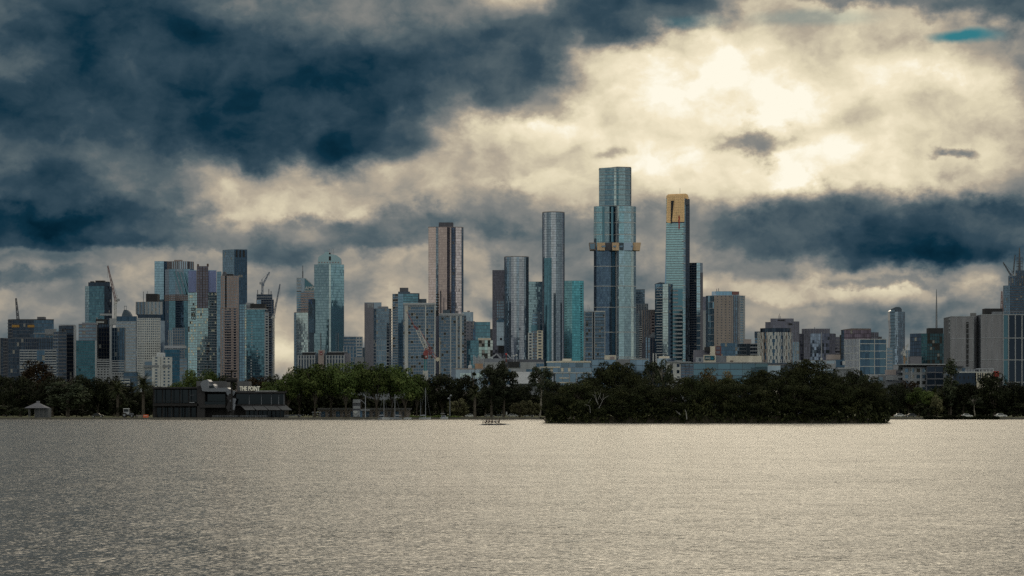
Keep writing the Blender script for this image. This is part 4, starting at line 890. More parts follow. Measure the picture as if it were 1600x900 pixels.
a = Acc(); a.hexa([(X_(1521, 1350), 1350, GZ), (X_(1532.6, 1352), 1360, GZ), (X_(1532.6, 1352), 1372, GZ), (X_(1521, 1350), 1372, GZ), (X_(1521, 1350), 1350, Z_(494.5, 1350)), (X_(1532.6, 1352), 1360, Z_(493, 1360)), (X_(1532.6, 1352), 1372, Z_(493, 1372)), (X_(1521, 1350), 1372, Z_(494.5, 1372))]); a.build('return_wall', W_pan, b)
pbox(b, 'window_slot', 1510, 1513.4, 503, 600, W_black, dY=-.7, depth=.4)
for k in range(12): pbox(b, 'slot_transom', 1510, 1513.4, 505+k*8, 505.8+k*8, W_grey, dY=-.8, depth=.3)
pbox(b, 'glazed_wing', 1567, 1625, 491.5, 640, W_black, dY=-2, depth=22)
for x0, x1, m_ in ((1568.2, 1575, g_tdark), (1577, 1585.5, g_black), (1587.5, 1596, g_black), (1598, 1612, g_black)):
    for y0, y1 in ((492.5, 527.5), (529, 561.5), (563, 596.5), (598, 630)): pbox(b, 'tall_pane', x0, x1, y0, y1, m_, dY=-2.3, depth=.2)
for x in (1566.8, 1575.2, 1585.8, 1596.2, 1612.2): pbox(b, 'white_post', x, x+1.5, 491, 632, W_lgrey, dY=-2.8, depth=.8)
for y in (491, 527.5, 561.7, 596.6): pbox(b, 'white_beam', 1567, 1625, y, y+1.3, W_lgrey, dY=-2.75, depth=.7)
pbox(b, 'roof_box', 1539, 1567, 482, 491.7, W_black, dY=6, depth=8); pbox(b, 'roof_unit', 1518, 1525.5, 489, 494.6, W_roof, dY=6, depth=4); pbox(b, 'roof_unit', 1551, 1566, 487, 491.7, W_grey, dY=1, depth=3)
for k in range(7): pbox(b, 'rail_post', 1568+k*5, 1568.5+k*5, 486.5, 491.5, W_grey, dY=2, depth=.3)
pbox(b, 'roof_rail', 1567, 1600, 486.3, 487, W_grey, dY=2, depth=.3)
for k in range(4): pbox(b, 'balcony', 1484, 1486, 497+k*7, 500+k*7, W_lgrey, dY=2, depth=3)
b = bld('spired_tower', 'pinkish stepped tower topped by a mast with crossbars at the right edge', 1592, 3000)
vol(b, [(1568, 4), (1578, 0), (1610, 0)], 446, [fins(g_slate, W_slate, bay=2), banded(g_navy, W_mauve, th=1.6)], base=500, depth=30, wallmat=W_mauve)
vol(b, [(1576, 4), (1586, 0), (1612, 0)], 431, [fins(g_navy, W_mauve), fins(g_navy, W_mauve, bay=3, pw=1.2)], bot=446.2, depth=26, wallmat=W_purple)
vol(b, [(1587, 6), (1612, 6)], 422, [fins(g_navy, W_mauve)], bot=431.2, depth=20, wallmat=W_purple)
a = Acc(); a.tube([at(1593, 424, 3008), at(1593, 405, 3008), at(1593, 387, 3008)], [2.0, 1.5, .7], 6); a.build('mast', W_dgrey, b)
for y, hw in ((402.5, 4.8), (408, 4.5), (411, 4.3), (416, 4.8), (420, 4)): pbox(b, 'crossbar', 1593-hw, 1593+hw, y, y+.8, W_dgrey, dY=7, depth=1)
for x in (1589, 1597): pbox(b, 'mast_strut', x, x+.5, 402, 424, W_dgrey, dY=7, depth=.6)

# ------------------------------------------------------------------ low buildings behind the tree line
b = bld('low_building', 'flat tan building with pale windows, orange plant room and vents, right of the crane', 735, 1150)
vol(b, [(705, 3), (712, 0), (759, 0)], 577, [Style(g_grey, W_tan, th=0, pw=0)]*2, base=612, depth=16, wallmat=W_tan)
for k in range(4): pbox(b, 'pale_window', 719+k*4.3, 722.8+k*4.3, 583, 590, g_pale, dY=-.2, depth=.15)
for k in range(3): pbox(b, 'pale_window', 739+k*5.5, 743.5+k*5.5, 583, 590, g_pale, dY=-.2, depth=.15)
pbox(b, 'roof_slab', 711, 760, 575.6, 577.3, W_tan, dY=-.6, depth=17); pbox(b, 'plant_room', 742, 754.5, 568, 576, W_brick, dY=4, depth=6)
a = Acc(); a.lathe(*at(734.5, 577, 1154).xy, [(1.1, Z_(577, 1154)), (1.1, Z_(572, 1154)), (.9, Z_(571, 1154)), (.2, Z_(570.6, 1154)), (.16, Z_(564, 1154))], 12); a.build('vent_stack', W_white, b)
for k in range(7):
    a = Acc(); x = 740.5+k*2.4; a.lathe(*at(x, 568, 1160).xy, [(.38, Z_(570, 1160)), (.38, Z_(556+(k % 3)*2, 1160)), (.2, Z_(555+(k % 3)*2, 1160))], 8); a.build('flue', W_lgrey, b)
b = bld('low_building', 'long grey flat-roofed block with ramps of ductwork on its roof behind the shore pines', 800, 1300)
vol(b, [(755, 0), (850, 0)], 566, [banded(g_navy, W_lgrey, fh=4, th=1.6)], base=612, depth=20, wallmat=W_grey)
pbox(b, 'dark_wing', 793, 812, 565, 574, W_black, dY=-1, depth=3); pbox(b, 'pale_wing', 757, 790, 566, 578, W_lgrey, dY=-1.2, depth=2); pbox(b, 'pale_wing', 813, 838, 566, 577, W_lgrey, dY=-1.2, depth=2)
pbox(b, 'roof_plant', 756, 790, 560, 566.2, W_grey, dY=4, depth=8); pbox(b, 'roof_plant', 790, 850, 561.5, 566.2, W_dgrey, dY=6, depth=8)
for (xa, ya, xb, yb) in ((763, 562, 776, 553), (776, 553, 783, 560), (792, 553, 799, 561), (789, 560, 796, 561)):
    a = Acc(); a.bar(at(xa, ya, 1306), at(xb, yb, 1306), .35); a.build('duct', W_lgrey, b)
for x, y, m_ in ((791, 554, W_red), (803, 557, W_white), (807, 555.5, W_white)):
    a = Acc(); c = at(x, y, 1304); a.lathe(c.x, c.y, [(.1, Z_(566, 1304)), (.1, c.z-.5), (.7, c.z), (.6, c.z+.7), (.1, c.z+.9)], 8); a.build('roof_cowl', m_, b)
b = bld('low_building', 'low shed with a wide pale grey roof between the shore pine and the dark tree', 812, 950)
a = Acc(); F = [at(797, 596, 950), at(797, 583.5, 950)]
a.hexa([tuple(at(798, 600, 945)), tuple(at(845, 600, 945)), tuple(at(842, 582.5, 962)), tuple(at(800, 582.5, 962)), tuple(at(798, 598.8, 945)), tuple(at(845, 598.8, 945)), tuple(at(842, 581, 962)), tuple(at(800, 581, 962))]); a.build('pitched_roof', W_lgrey, b)
a = Acc(); a.box(X_(799, 948), X_(843, 948), 948, 964, GZ, Z_(600, 948)); a.build('wall', W_grey, b)
for k in range(10): pbox(b, 'roof_seam', 800.5+k*4.2, 800.9+k*4.2, 583, 584, W_grey, dY=11, depth=.4)
pbox(b, 'roof_lantern', 798, 822, 576.5, 582, W_lgrey, dY=16, depth=4)
b = bld('low_building', 'cream-edged terraced building with stepped balconies behind the island tip', 888, 1050)
vol(b, [(868, 0), (924, 0)], 583, [Style(g_slate, W_grey, fh=5.5, bay=3.4, th=.4, td=.4, pw=.3, pd=.3, slab=W_lgrey, mul=W_lgrey)], base=612, depth=18, wallmat=W_dgrey)
vol(b, [(846, 2), (924, 2)], 574, [curtain(g_slate, W_grey, fh=3, bay=3)], bot=583, depth=16, wallmat=W_grey)
vol(b, [(855, 6), (922, 6)], 565.5, [curtain(g_slate, W_purple, fh=3, bay=4)], bot=574.2, depth=12, wallmat=W_cream)
pbox(b, 'roof_slab', 874, 923.5, 563.8, 566.5, W_cream, dY=3, depth=16); pbox(b, 'roof_slab', 854, 876, 564.4, 566.5, W_cream, dY=4, depth=14); pbox(b, 'terrace_slab', 844, 875, 572.8, 574.6, W_cream, dY=-1, depth=8)
pbox(b, 'terrace_slab', 860, 925, 581.8, 583.2, W_white, dY=-1.2, depth=6); pbox(b, 'roof_shed', 879, 893, 560.5, 564, W_cream, dY=8, depth=6)
for x in (860, 876.5, 887.5): pbox(b, 'terrace_wall', x, x+4, 575, 580.5, W_cream, dY=.4, depth=2)
for y in (589.8, 597): pbox(b, 'balcony_slab', 874, 889, y, y+1.6, W_cream, dY=-1.4, depth=1.5)
for x in (889, 900, 910.5, 919): pbox(b, 'white_post', x, x+1, 583, 604, W_lgrey, dY=-.9, depth=.6)
b = bld('low_building', 'low slate building with a cream plant box at the foot of the tallest skyscraper', 960, 1300)
vol(b, [(925, 0), (1014, 0)], 562, [curtain(g_slate, W_slate, fh=4, bay=4)], base=606, depth=18, wallmat=W_slate)
pbox(b, 'roof_parapet', 966, 1014, 560.3, 562.2, W_lgrey, dY=-.5, depth=1); pbox(b, 'plant_box', 945, 962.5, 555, 562.2, W_cream, dY=3, depth=6); pbox(b, 'louvre', 953, 960, 557, 561, W_pink, dY=2.7, depth=.4)
for k in range(12): pbox(b, 'parapet_crenel', 983+k*2.6, 984.6+k*2.6, 560.5, 561.6, W_white, dY=-.7, depth=.3)
pbox(b, 'grey_wing', 962, 984, 562.4, 572, W_grey, dY=-1, depth=2)
b = bld('low_building', 'cream two-storey building with twin white flues below the gold-topped skyscraper', 1040, 1100)
vol(b, [(1027, 0), (1054, 0)], 560, [Style(g_grey, W_cream, th=0, pw=0)], base=606, depth=14, wallmat=W_cream)
vol(b, [(1044, -3), (1075, -3)], 566, [Style(g_slate, W_white, fh=3.2, bay=4, th=1.6, td=.2, pw=2, pd=.2)], base=606, depth=12, wallmat=W_white)
pbox(b, 'roof_slab', 1040, 1080, 564.8, 566.2, W_lgrey, dY=-4, depth=12); pbox(b, 'flue', 1020, 1021.6, 552, 580, W_white, dY=0, depth=1); pbox(b, 'flue', 1024.5, 1026, 553.5, 580, W_white, dY=0, depth=1); pbox(b, 'roof_box', 1030, 1046, 556.5, 560.2, W_cream, dY=4, depth=4)
b = bld('pavilion', 'small white curved-roof pavilion showing above the island trees', 1056, 800)
a = Acc()
for s_ in (-1, 1):
    pts_p = [at(1053+s_*5*cos(q/6*pi/2), 592.5-4*sin(q/6*pi/2)+0, 800) for q in range(7)]; a.tube(pts_p, [.35]*7, 6)
a.build('arched_roof', W_white, b)
for x in (1050.5, 1053, 1055.5, 1062, 1066, 1070): pbox(b, 'post', x, x+.7, 589.5, 612, W_white, dY=0, depth=.3)
pbox(b, 'rail', 1056, 1073, 590.2, 591.4, W_white, dY=0, depth=.3); pbox(b, 'room', 1048, 1072, 596, 640, W_lgrey, dY=3, depth=6)
b = bld('showroom', 'long blue-glass showroom with white lettered sign board on its roof', 1130, 1000)
vol(b, [(1064, 6), (1083.5, 0)], 567.5, [banded(g_slate, W_purple, fh=1.4, th=.5, td=.08)], base=612, depth=18, wallmat=W_purple)
vol(b, [(1083.5, 0), (1160, 0), (1200, 1)], 567.5, [Style(glass('showroom_glass', (.08, .15, .20), var=.3), W_slate, fh=2.9, bay=6, th=.35, td=.1, pw=.12, pd=.08), Style(glass('soft_teal_glass', (.14, .24, .29), var=.2), W_slate, fh=2.9, bay=6, th=.3, td=.1, pw=.15, pd=.08)], base=606, depth=18)
pbox(b, 'roof_slab', 1064, 1201, 566, 567.7, W_grey, dY=-.6, depth=20)
pbox(b, 'sign_pylon', 1099.5, 1118.5, 554.5, 566.2, W_cream, dY=.5, depth=1.5); pbox(b, 'sign_board', 1101, 1116.5, 556, 562.6, matte('sign_teal', (.01, .10, .15)), dY=.2, depth=.3)
text(b, 'sign_letters', 'ANZ', 1106.2, 561.2, 3.2, W_white, dY=-.05, wpx=8.4, bold=.01, depth=.06)
a = Acc(); mA = matte('sign_blue', (.02, .28, .45))
for (ux, uy, r_) in ((1112.2, 558.2, .28), (1111.2, 560.6, .34), (1113.6, 560.4, .34)):
    c = at(ux, uy, 999.9); ring = [(c.x+r_*1.2*cos(k*pi/5), c.z+r_*sin(k*pi/5)) for k in range(10)]
    i = len(a.v); a.v += [(x, c.y, z) for x, z in ring]+[(x, c.y+.2, z) for x, z in ring]; a.f += [tuple(range(i, i+10))[::-1]]+[(i+k, i+(k+1) % 10, i+10+(k+1) % 10, i+10+k) for k in range(10)]; a.a += [0.0]*11
a.build('sign_emblem', mA, b)
pbox(b, 'white_plant_wall', 1135, 1190, 556, 566.2, W_cream, dY=3, depth=8); pbox(b, 'grey_plant_wall', 1118.5, 1135, 556, 566.2, W_grey, dY=3.4, depth=8); pbox(b, 'cream_tower', 1110, 1117.5, 541, 566.2, W_cream, dY=6, depth=4); pbox(b, 'dark_box', 1101.5, 1110.5, 542, 549, W_black, dY=7, depth=4); pbox(b, 'grey_block', 1085, 1112, 547, 566.2, W_purple, dY=10, depth=6)
for k in range(4): pbox(b, 'plant_hatch', 1141+k*1.2, 1142+k*1.2, 563.4, 565, W_brown, dY=2.8, depth=.3)
pbox(b, 'white_shed', 1088, 1099, 558, 566.2, W_lgrey, dY=4, depth=4); pbox(b, 'shed_window', 1092, 1095, 559.5, 564, W_slate, dY=3.8, depth=.3)
b = bld('low_building', 'cream box building below the wavy drum', 1210, 980)
vol(b, [(1199.5, 0), (1219.5, 0)], 571.5, [Style(g_grey, W_cream, th=0, pw=0)], base=606, depth=10, wallmat=W_cream); pbox(b, 'dark_gate', 1219.5, 1237, 571.5, 606, W_slate, dY=1, depth=8); pbox(b, 'white_post', 1234, 1235.5, 575, 606, W_white, dY=-.5, depth=.6); pbox(b, 'white_post', 1235.8, 1237, 582, 606, W_lgrey, dY=-.5, depth=.6)
b = bld('low_building', 'jumble of pale flat roofs below the dark brown-glass office block', 1290, 1000)
vol(b, [(1247, 0), (1305, 0)], 563, [Style(g_grey, W_lgrey, fh=3, bay=5, th=.6, td=.2, pw=.6, pd=.15)], base=606, depth=14, wallmat=W_lgrey)
pbox(b, 'cream_box', 1293.5, 1313, 554, 562, W_tan, dY=5, depth=6); pbox(b, 'white_wall', 1290, 1305, 568, 576, W_lgrey, dY=-2, depth=2); pbox(b, 'dark_glass', 1300, 1320, 562, 574, g_navy, dY=2, depth=4); pbox(b, 'low_wall', 1306, 1335, 575, 590, W_grey, dY=-4, depth=3); pbox(b, 'white_vent', 1317, 1321, 564, 570, W_white, dY=-2, depth=2)
pbox(b, 'roof_pile', 1309, 1330, 574.5, 577, W_lgrey, dY=-4.5, depth=5)
b = bld('low_building', 'grey rendered building with a wide eave under the white-framed glass block', 1380, 900)
vol(b, [(1354, 0), (1412, 0)], 586, [Style(g_slate, W_grey, fh=3.4, bay=4, th=1.8, td=.1, pw=2, pd=.1)], base=612, depth=12, wallmat=W_grey)
pbox(b, 'pale_wall', 1355, 1372, 585.6, 594, W_lgrey, dY=-.8, depth=.6); pbox(b, 'pale_wall', 1384, 1410, 587, 594, W_lgrey, dY=-.8, depth=.6); pbox(b, 'roof_box', 1386, 1400, 577.5, 586.2, W_tan, dY=4, depth=5); pbox(b, 'roof_box', 1399, 1410, 571, 586, W_lgrey, dY=5, depth=5); pbox(b, 'dark_box', 1397, 1408, 579, 583.5, W_dgrey, dY=4.6, depth=.5)
b = bld('apartment_block', 'grey terrace-roofed apartment block with dark balconies at right behind the trees', 1455, 880)
vol(b, [(1412, 0), (1448, 0)], 574, [punched(g_apt, W_grey, fh=2.9, bay=2.6, th=1.1, pw=1.0)], base=622, depth=14, wallmat=W_purple)
vol(b, [(1448, -1.5), (1474, -1.5)], 572, [balc(g_black, W_dgrey, fh=2.9, bay=3.4, th=.5, td=.8)], base=622, depth=14, wallmat=W_dgrey)
vol(b, [(1474, 0), (1512, 0)], 573, [Style(g_apt, W_grey, fh=2.9, bay=3.6, th=1.2, td=.1, pw=2, pd=.1)], base=622, depth=14, wallmat=W_grey)
pbox(b, 'flat_roof', 1408, 1484, 568.5, 570.2, W_lgrey, dY=-3, depth=18); pbox(b, 'set_back_storey', 1412, 1480, 570.2, 574, W_dgrey, dY=2, depth=12); pbox(b, 'flat_roof', 1484, 1506, 571.5, 573, W_dgrey, dY=-2, depth=14)
for x, y in ((1445, 578), (1445, 590), (1445, 602), (1445, 611)): pbox(b, 'window', x, x+3, y, y+4, g_pale if y in (578, 602) else g_navy, dY=-.4, depth=.3)
for x in (1438, 1424): pbox(b, 'pier', x, x+1.4, 574, 622, W_lgrey, dY=-.6, depth=.6)
for k in range(5):
    pbox(b, 'side_balcony', 1403.5, 1412, 577.5+k*8, 579+k*8, W_dgrey, dY=1.5, depth=4); pbox(b, 'balcony_rail', 1403.5, 1412, 574.5+k*8, 577.5+k*8, g_shop, dY=1.6, depth=.1)
b = bld('villa', 'cream Italianate house with small dark windows and a roof terrace at right', 1525, 840)
vol(b, [(1489, 0), (1526, 0)], 581.5, [Style(g_black, W_cream, th=0, pw=0)], base=625, depth=12, wallmat=W_cream)
vol(b, [(1526, -1), (1560, -1)], 582.5, [Style(g_black, W_cream, fh=4, bay=1.0, th=.3, td=.1, pw=.45, pd=.15)], base=596, depth=12, wallmat=W_cream)
for k in range(6): pbox(b, 'window', 1492+k*6.8, 1493.8+k*6.8, 588, 592.6, W_black, dY=-.1, depth=.3)
for k in range(5): pbox(b, 'window', 1492+k*6.8, 1493.8+k*6.8, 600, 606, W_black, dY=-.1, depth=.3)
pbox(b, 'cornice', 1488.5, 1560.5, 580.6, 582.4, W_white, dY=-1.3, depth=1.2); pbox(b, 'terrace_wall', 1512, 1524, 577, 581, W_lgrey, dY=3, depth=5); pbox(b, 'terrace_roof', 1529, 1553, 575.5, 577, W_lgrey, dY=3, depth=6)
for k in range(9): pbox(b, 'baluster', 1509+k*2.4, 1510+k*2.4, 577, 580.7, W_dgrey, dY=.5, depth=.3)
for k in range(5): pbox(b, 'terrace_post', 1530+k*5.4, 1531+k*5.4, 577, 582, W_white, dY=3.2, depth=.3)
pbox(b, 'red_awning', 1553.5, 1561, 580, 588, W_red, dY=-2.5, depth=2)
b = bld('low_building', 'pale shed with white fascia at the left edge behind the trees', 8, 850)
vol(b, [(-8, 0), (18, 0)], 615.5, [Style(g_shop, W_grey, fh=3, bay=4, th=.3, td=.1, pw=.2)], base=640, depth=10, wallmat=W_dgrey)
pbox(b, 'fascia', -8, 18, 613.2, 615, W_white, dY=-1.5, depth=12); pbox(b, 'white_wall', -8, 18.5, 626, 637, W_lgrey, dY=-3, depth=.6); pbox(b, 'chimney_post', 9, 12.5, 620, 626.2, W_lgrey, dY=-3, depth=1); pbox(b, 'end_post', 22, 23.2, 625, 633, W_lgrey, dY=-3, depth=.5)
b = bld('low_building', 'small white-striped block with dark upper storey at the foot of the grid tower', 200, 1300)
vol(b, [(188, 0), (203, 0)], 592, [banded(g_black, W_white, fh=1.7, th=.8)], base=606, depth=10); vol(b, [(193, 2), (215, 2)], 581, [banded(g_navy, W_slate, fh=3)], base=606, depth=12, wallmat=W_slate)

# ------------------------------------------------------------------ cranes
def luffing(label, Y, mast_x, mast_y0, mast_y1, pivot, tip, tail, mat_m, mat_j, w=2.2, group='luffing tower cranes', r=.22):
    """mast, slewing cab, jib, counterweight arm, A-frame and cables; pixel points at distance Y"""
    b = bld('tower_crane', label, mast_x, Y, 'crane', group)
    lattice(b, 'mast', at(mast_x, mast_y1, Y), at(mast_x, mast_y0, Y), w, mat_m, r=r)
    P, T, K_ = at(*pivot, Y), at(*tip, Y), at(*tail, Y)
    lattice(b, 'jib', P, T, w*.9, mat_j, r=r, w1=w*.5)
    lattice(b, 'counter_jib', P, K_, w*.9, mat_m, r=r)
    a = Acc(); a.box(K_.x-1.6, K_.x+1.6, Y-1.4, Y+1.4, K_.z-2.0, K_.z+1.0); a.build('counterweight', W_lgrey, b)
    a = Acc(); a.box(P.x-1.5, P.x+1.5, Y-1.8, Y+1.6, P.z-2.6, P.z-.2); a.build('cab', mat_m, b)
    apex = P+(K_-P)*.45+Vector((0, 0, (P-K_).length*.9+3))
    a = Acc(); a.bar(P, apex, r*1.3); a.bar(K_, apex, r*1.3); a.build('a_frame', mat_m, b)
    a = Acc(); a.bar(apex, P+(T-P)*.93, r*.6); a.build('luffing_cable', W_dgrey, b)
    a = Acc(); a.bar(T, T-Vector((0, 0, (T.z-P.z)*.35)), r*.5); a.build('hoist_cable', W_dgrey, b)
    return b
W_cr = matte('crane_red', (.36, .10, .11)); W_cw = matte('crane_white', (.70, .68, .66)); W_cb = matte('crane_blue_grey', (.22, .27, .36)); W_ct = matte('crane_teal', (.06, .30, .36))
luffing('red and white luffing crane beside the dark teal glass tower at left', 2600, 180, 471, 498, (181, 471), (168.3, 415), (185, 468), W_cw, matte('crane_dull_red', (.34, .24, .25)), 2.6)
luffing('small raised crane on the grey unfinished tower', 2655, 410, 444, 460, (411, 444), (421, 425), (407.5, 442), W_cb, W_cb, 2.0)
luffing('crane with a long mast beside the grey unfinished tower', 2600, 427.6, 497, 608, (428, 494), (437.5, 444), (425.5, 496), W_cw, W_cb, 2.0)
bD = bld('crane_jib', 'lone dark crane jib rising over the far left tower with orange screens', 26, 2050, 'crane', 'luffing tower cranes')
lattice(bD, 'jib', at(28.3, 500, 2050), at(25, 466, 2050), 2.2, W_dgrey, r=.25, w1=1.0)
luffing('thin crane beside the mast-topped tower at the right edge', 2900, 1579, 430, 446, (1579.5, 430), (1567.5, 410), (1583, 429), W_cb, W_dgrey, 1.8)
bD = bld('crane_jib', 'thin upright crane jib next to the mast-topped tower', 1585, 2950, 'crane', 'luffing tower cranes')
lattice(bD, 'jib', at(1583, 430, 2950), at(1586, 398, 2950), 1.6, W_dgrey, r=.2, w1=.8)
bD = bld('crane_mast', 'pale red lattice crane mast left of the mast-topped tower', 1565, 2900, 'crane', 'luffing tower cranes')
lattice(bD, 'mast', at(1565.3, 486, 2900), at(1565.3, 455, 2900), 3.2, matte('crane_pale_red', (.34, .22, .23)), r=.3, w1=1.2)
luffing('tiny pale crane over the half-built block beside the far curved tower', 2100, 1413, 550, 575, (1413, 552), (1419, 537), (1410, 551), W_cw, W_cw, 1.2, r=.14)
# the near red crane in front of the twins
Yc = 1100
b = bld('tower_crane', 'big red and white luffing crane leaning left in front of the white framed twins', 664, Yc, 'crane', 'luffing tower cranes')
lattice(b, 'mast', at(664.5, 600, Yc), at(664.5, 579, Yc), 2.2, W_cw, r=.2); lattice(b, 'upper_mast', at(664.5, 579, Yc), at(664.5, 559, Yc), 1.0, W_ct, r=.14)
a = Acc(); a.box(X_(661, Yc), X_(668, Yc), Yc-1.2, Yc+1.2, Z_(584, Yc), Z_(579.5, Yc)); a.build('climbing_collar', W_cw, b)
lattice(b, 'jib', at(667, 546, Yc), at(652.5, 514.5, Yc), 1.9, W_cw, r=.16, bay=2.2); lattice(b, 'jib_foot', at(673, 553, Yc), at(666.5, 543, Yc), 1.9, W_cr, r=.2, bay=1.8)
lattice(b, 'jib_tip', at(652.5, 514.5, Yc), at(646.5, 509, Yc), 1.2, W_cr, r=.14, w1=.5, bay=1.4)
a = Acc(); a.bar(at(649, 512, Yc), at(635.5, 487, Yc), .14); a.build('tip_strut', W_cr, b)
a = Acc(); a.bar(at(655, 514, Yc), at(683, 560, Yc), .16); a.bar(at(666, 546, Yc), at(681, 561, Yc), .2); a.build('counter_stay', W_cr, b)
ppoly(b, 'counterweight', [(681, 559), (685, 558), (687, 562), (684, 565), (680.5, 563)], W_cream, dY=-.8, depth=1.8)
ppoly(b, 'slewing_cab', [(660, 558), (662, 549), (665.5, 546), (668, 551), (669, 560), (664, 561), (658.5, 559)], W_cr, dY=-1, depth=2); pbox(b, 'operator_cab', 658.3, 663, 554.5, 559.5, W_black, dY=-1.8, depth=1.6); pbox(b, 'cab_window', 664.5, 667, 556, 558.6, W_white, dY=-1.3, depth=.4)
a = Acc(); a.box(X_(633.5, Yc), X_(636.5, Yc), Yc-.3, Yc+.3, Z_(487, Yc), Z_(484, Yc)); a.build('hook_block', W_cream, b)

# ------------------------------------------------------------------ ground, shore, island
def ground_mat():
    m, nt, b = newmat('grass_ground')
    tcn = nt.nodes.new('ShaderNodeTexCoord'); n = nt.nodes.new('ShaderNodeTexNoise'); n.inputs['Scale'].default_value = .35; n.inputs['Detail'].default_value = 8; n.inputs['Roughness'].default_value = .7
    nt.links.new(tcn.outputs['Object'], n.inputs['Vector'])
    r = nt.nodes.new('ShaderNodeValToRGB'); nt.links.new(n.outputs[0], r.inputs[0]); e = r.color_ramp.elements
    e[0].position = .3; e[0].color = (.035, .05, .02, 1); e[1].position = .7; e[1].color = (.075, .095, .04, 1)
    nt.links.new(r.outputs[0], b.inputs['Base Color']); b.inputs['Roughness'].default_value = .95
    return m
M_grass = ground_mat()
BIG = 45000.0
vv = [(-BIG, -BIG, GZ), (BIG, -BIG, GZ), (BIG, BIG, GZ), (-BIG, BIG, GZ), (-880, -60, GZ), (880, -60, GZ), (880, SHORE, GZ), (-880, SHORE, GZ)]
g_ = mk('ground', vv, [(0, 1, 5, 4), (1, 2, 6, 5), (2, 3, 7, 6), (3, 0, 4, 7)], M_grass); tag(g_, 'park ground and land around the lake', kind='structure')
M_kerb = matte('shore_stone', (.16, .15, .13), streak=False, var=.35); M_path = matte('path_gravel', (.34, .31, .26), streak=False)
a = Acc()
a.box(-880, 880, SHORE-.25, SHORE+.35, -.6, GZ+.06); o = a.build('shore_edging', M_kerb); tag(o, 'dark stone edging along the far lake shore', kind='structure')
a = Acc(); a.box(-220, 40, SHORE+1.0, SHORE+4.2, GZ-.05, GZ+.02); o = a.build('lakeside_path', M_path); tag(o, 'pale walking path along the far shore', kind='structure')
a = Acc(); a.box(60, 220, SHORE+20, SHORE+27, GZ-.05, GZ+.015); o = a.build('park_road', matte('asphalt', (.05, .05, .052), streak=False)); tag(o, 'park road behind the far shore at right', kind='structure')
def strip(name, label, x0, x1, y0, y1, zt, mat, n=60, wob=1.5, seed=1):
    """a low bank with an uneven edge"""
    r_ = random.Random(seed); top = []; lo = []
    for k in range(n+1):
        x = x0+(x1-x0)*k/n; e_ = min(1, 6*k/n, 6*(n-k)/n)
        top.append((x, y0+1+r_.random()*wob, zt*e_+.05)); lo.append((x, y0+r_.random()*wob*.4, -.3))
    bk = [(x, y1, zt*.9) for x, _, _ in top]
    v = lo+top+bk; N = n+1; f = []
    for k in range(n): f += [(k, k+1, N+k+1, N+k), (N+k, N+k+1, 2*N+k+1, 2*N+k)]
    o = mk(name, v, f, mat); tag(o, label, kind='structure'); return o
ISY = 530.0
M_bank = matte('dark_bank_soil', (.04, .035, .025), streak=False, var=.4)
strip('island_ground', 'muddy bank of the wooded island', X_(852, ISY), X_(1393, ISY), ISY, ISY+40, 1.7, M_bank, 90, 1.6, 5)

# ------------------------------------------------------------------ trees
def leaf_mat(key, c0, c1, c2):
    m, nt, b = newmat(key)
    at_ = nt.nodes.new('ShaderNodeAttribute'); at_.attribute_name = 'pv'
    oi = nt.nodes.new('ShaderNodeObjectInfo')
    r = nt.nodes.new('ShaderNodeValToRGB'); e = r.color_ramp.elements
    e[0].position = 0; e[0].color = (*c0, 1); e[1].position = 1; e[1].color = (*c2, 1); k = e.new(.55); k.color = (*c1, 1)
    nt.links.new(at_.outputs['Fac'], r.inputs[0])
    mr = nt.nodes.new('ShaderNodeMapRange'); nt.links.new(oi.outputs['Random'], mr.inputs[0]); mr.inputs[3].default_value = .65; mr.inputs[4].default_value = 1.4
    s_ = nt.nodes.new('ShaderNodeVectorMath'); s_.operation = 'SCALE'; nt.links.new(r.outputs[0], s_.inputs[0]); nt.links.new(mr.outputs[0], s_.inputs['Scale'])
    nt.links.new(s_.outputs[0], b.inputs['Base Color']); b.inputs['Roughness'].default_value = .75
    b.inputs['Specular IOR Level'].default_value = .15
    return m
L_plane = leaf_mat('plane_leaves', (.036, .064, .022), (.070, .115, .040), (.12, .165, .062))
L_fig = leaf_mat('fig_leaves', (.009, .014, .010), (.016, .024, .015), (.030, .040, .022))
L_isl = leaf_mat('tea_tree_leaves', (.013, .020, .011), (.028, .040, .020), (.062, .074, .036))
L_olive = leaf_mat('olive_leaves', (.05, .06, .035), (.085, .095, .06), (.13, .14, .09))
L_pale = leaf_mat('dry_leaves', (.07, .065, .04), (.12, .11, .065), (.18, .16, .10))
L_gum = leaf_mat('gum_leaves', (.022, .034, .026), (.036, .052, .038), (.06, .08, .055))
L_red = leaf_mat('bronze_leaves', (.018, .014, .010), (.030, .022, .015), (.048, .034, .022))
L_palm = leaf_mat('palm_fronds', (.022, .034, .020), (.04, .055, .03), (.075, .09, .05))
M_bark = matte('bark', (.10, .085, .07), streak=False, var=.4); M_gumbark = matte('gum_bark', (.30, .27, .23), streak=False, var=.3); M_dead = matte('bleached_wood', (.36, .35, .33), streak=False, var=.2)

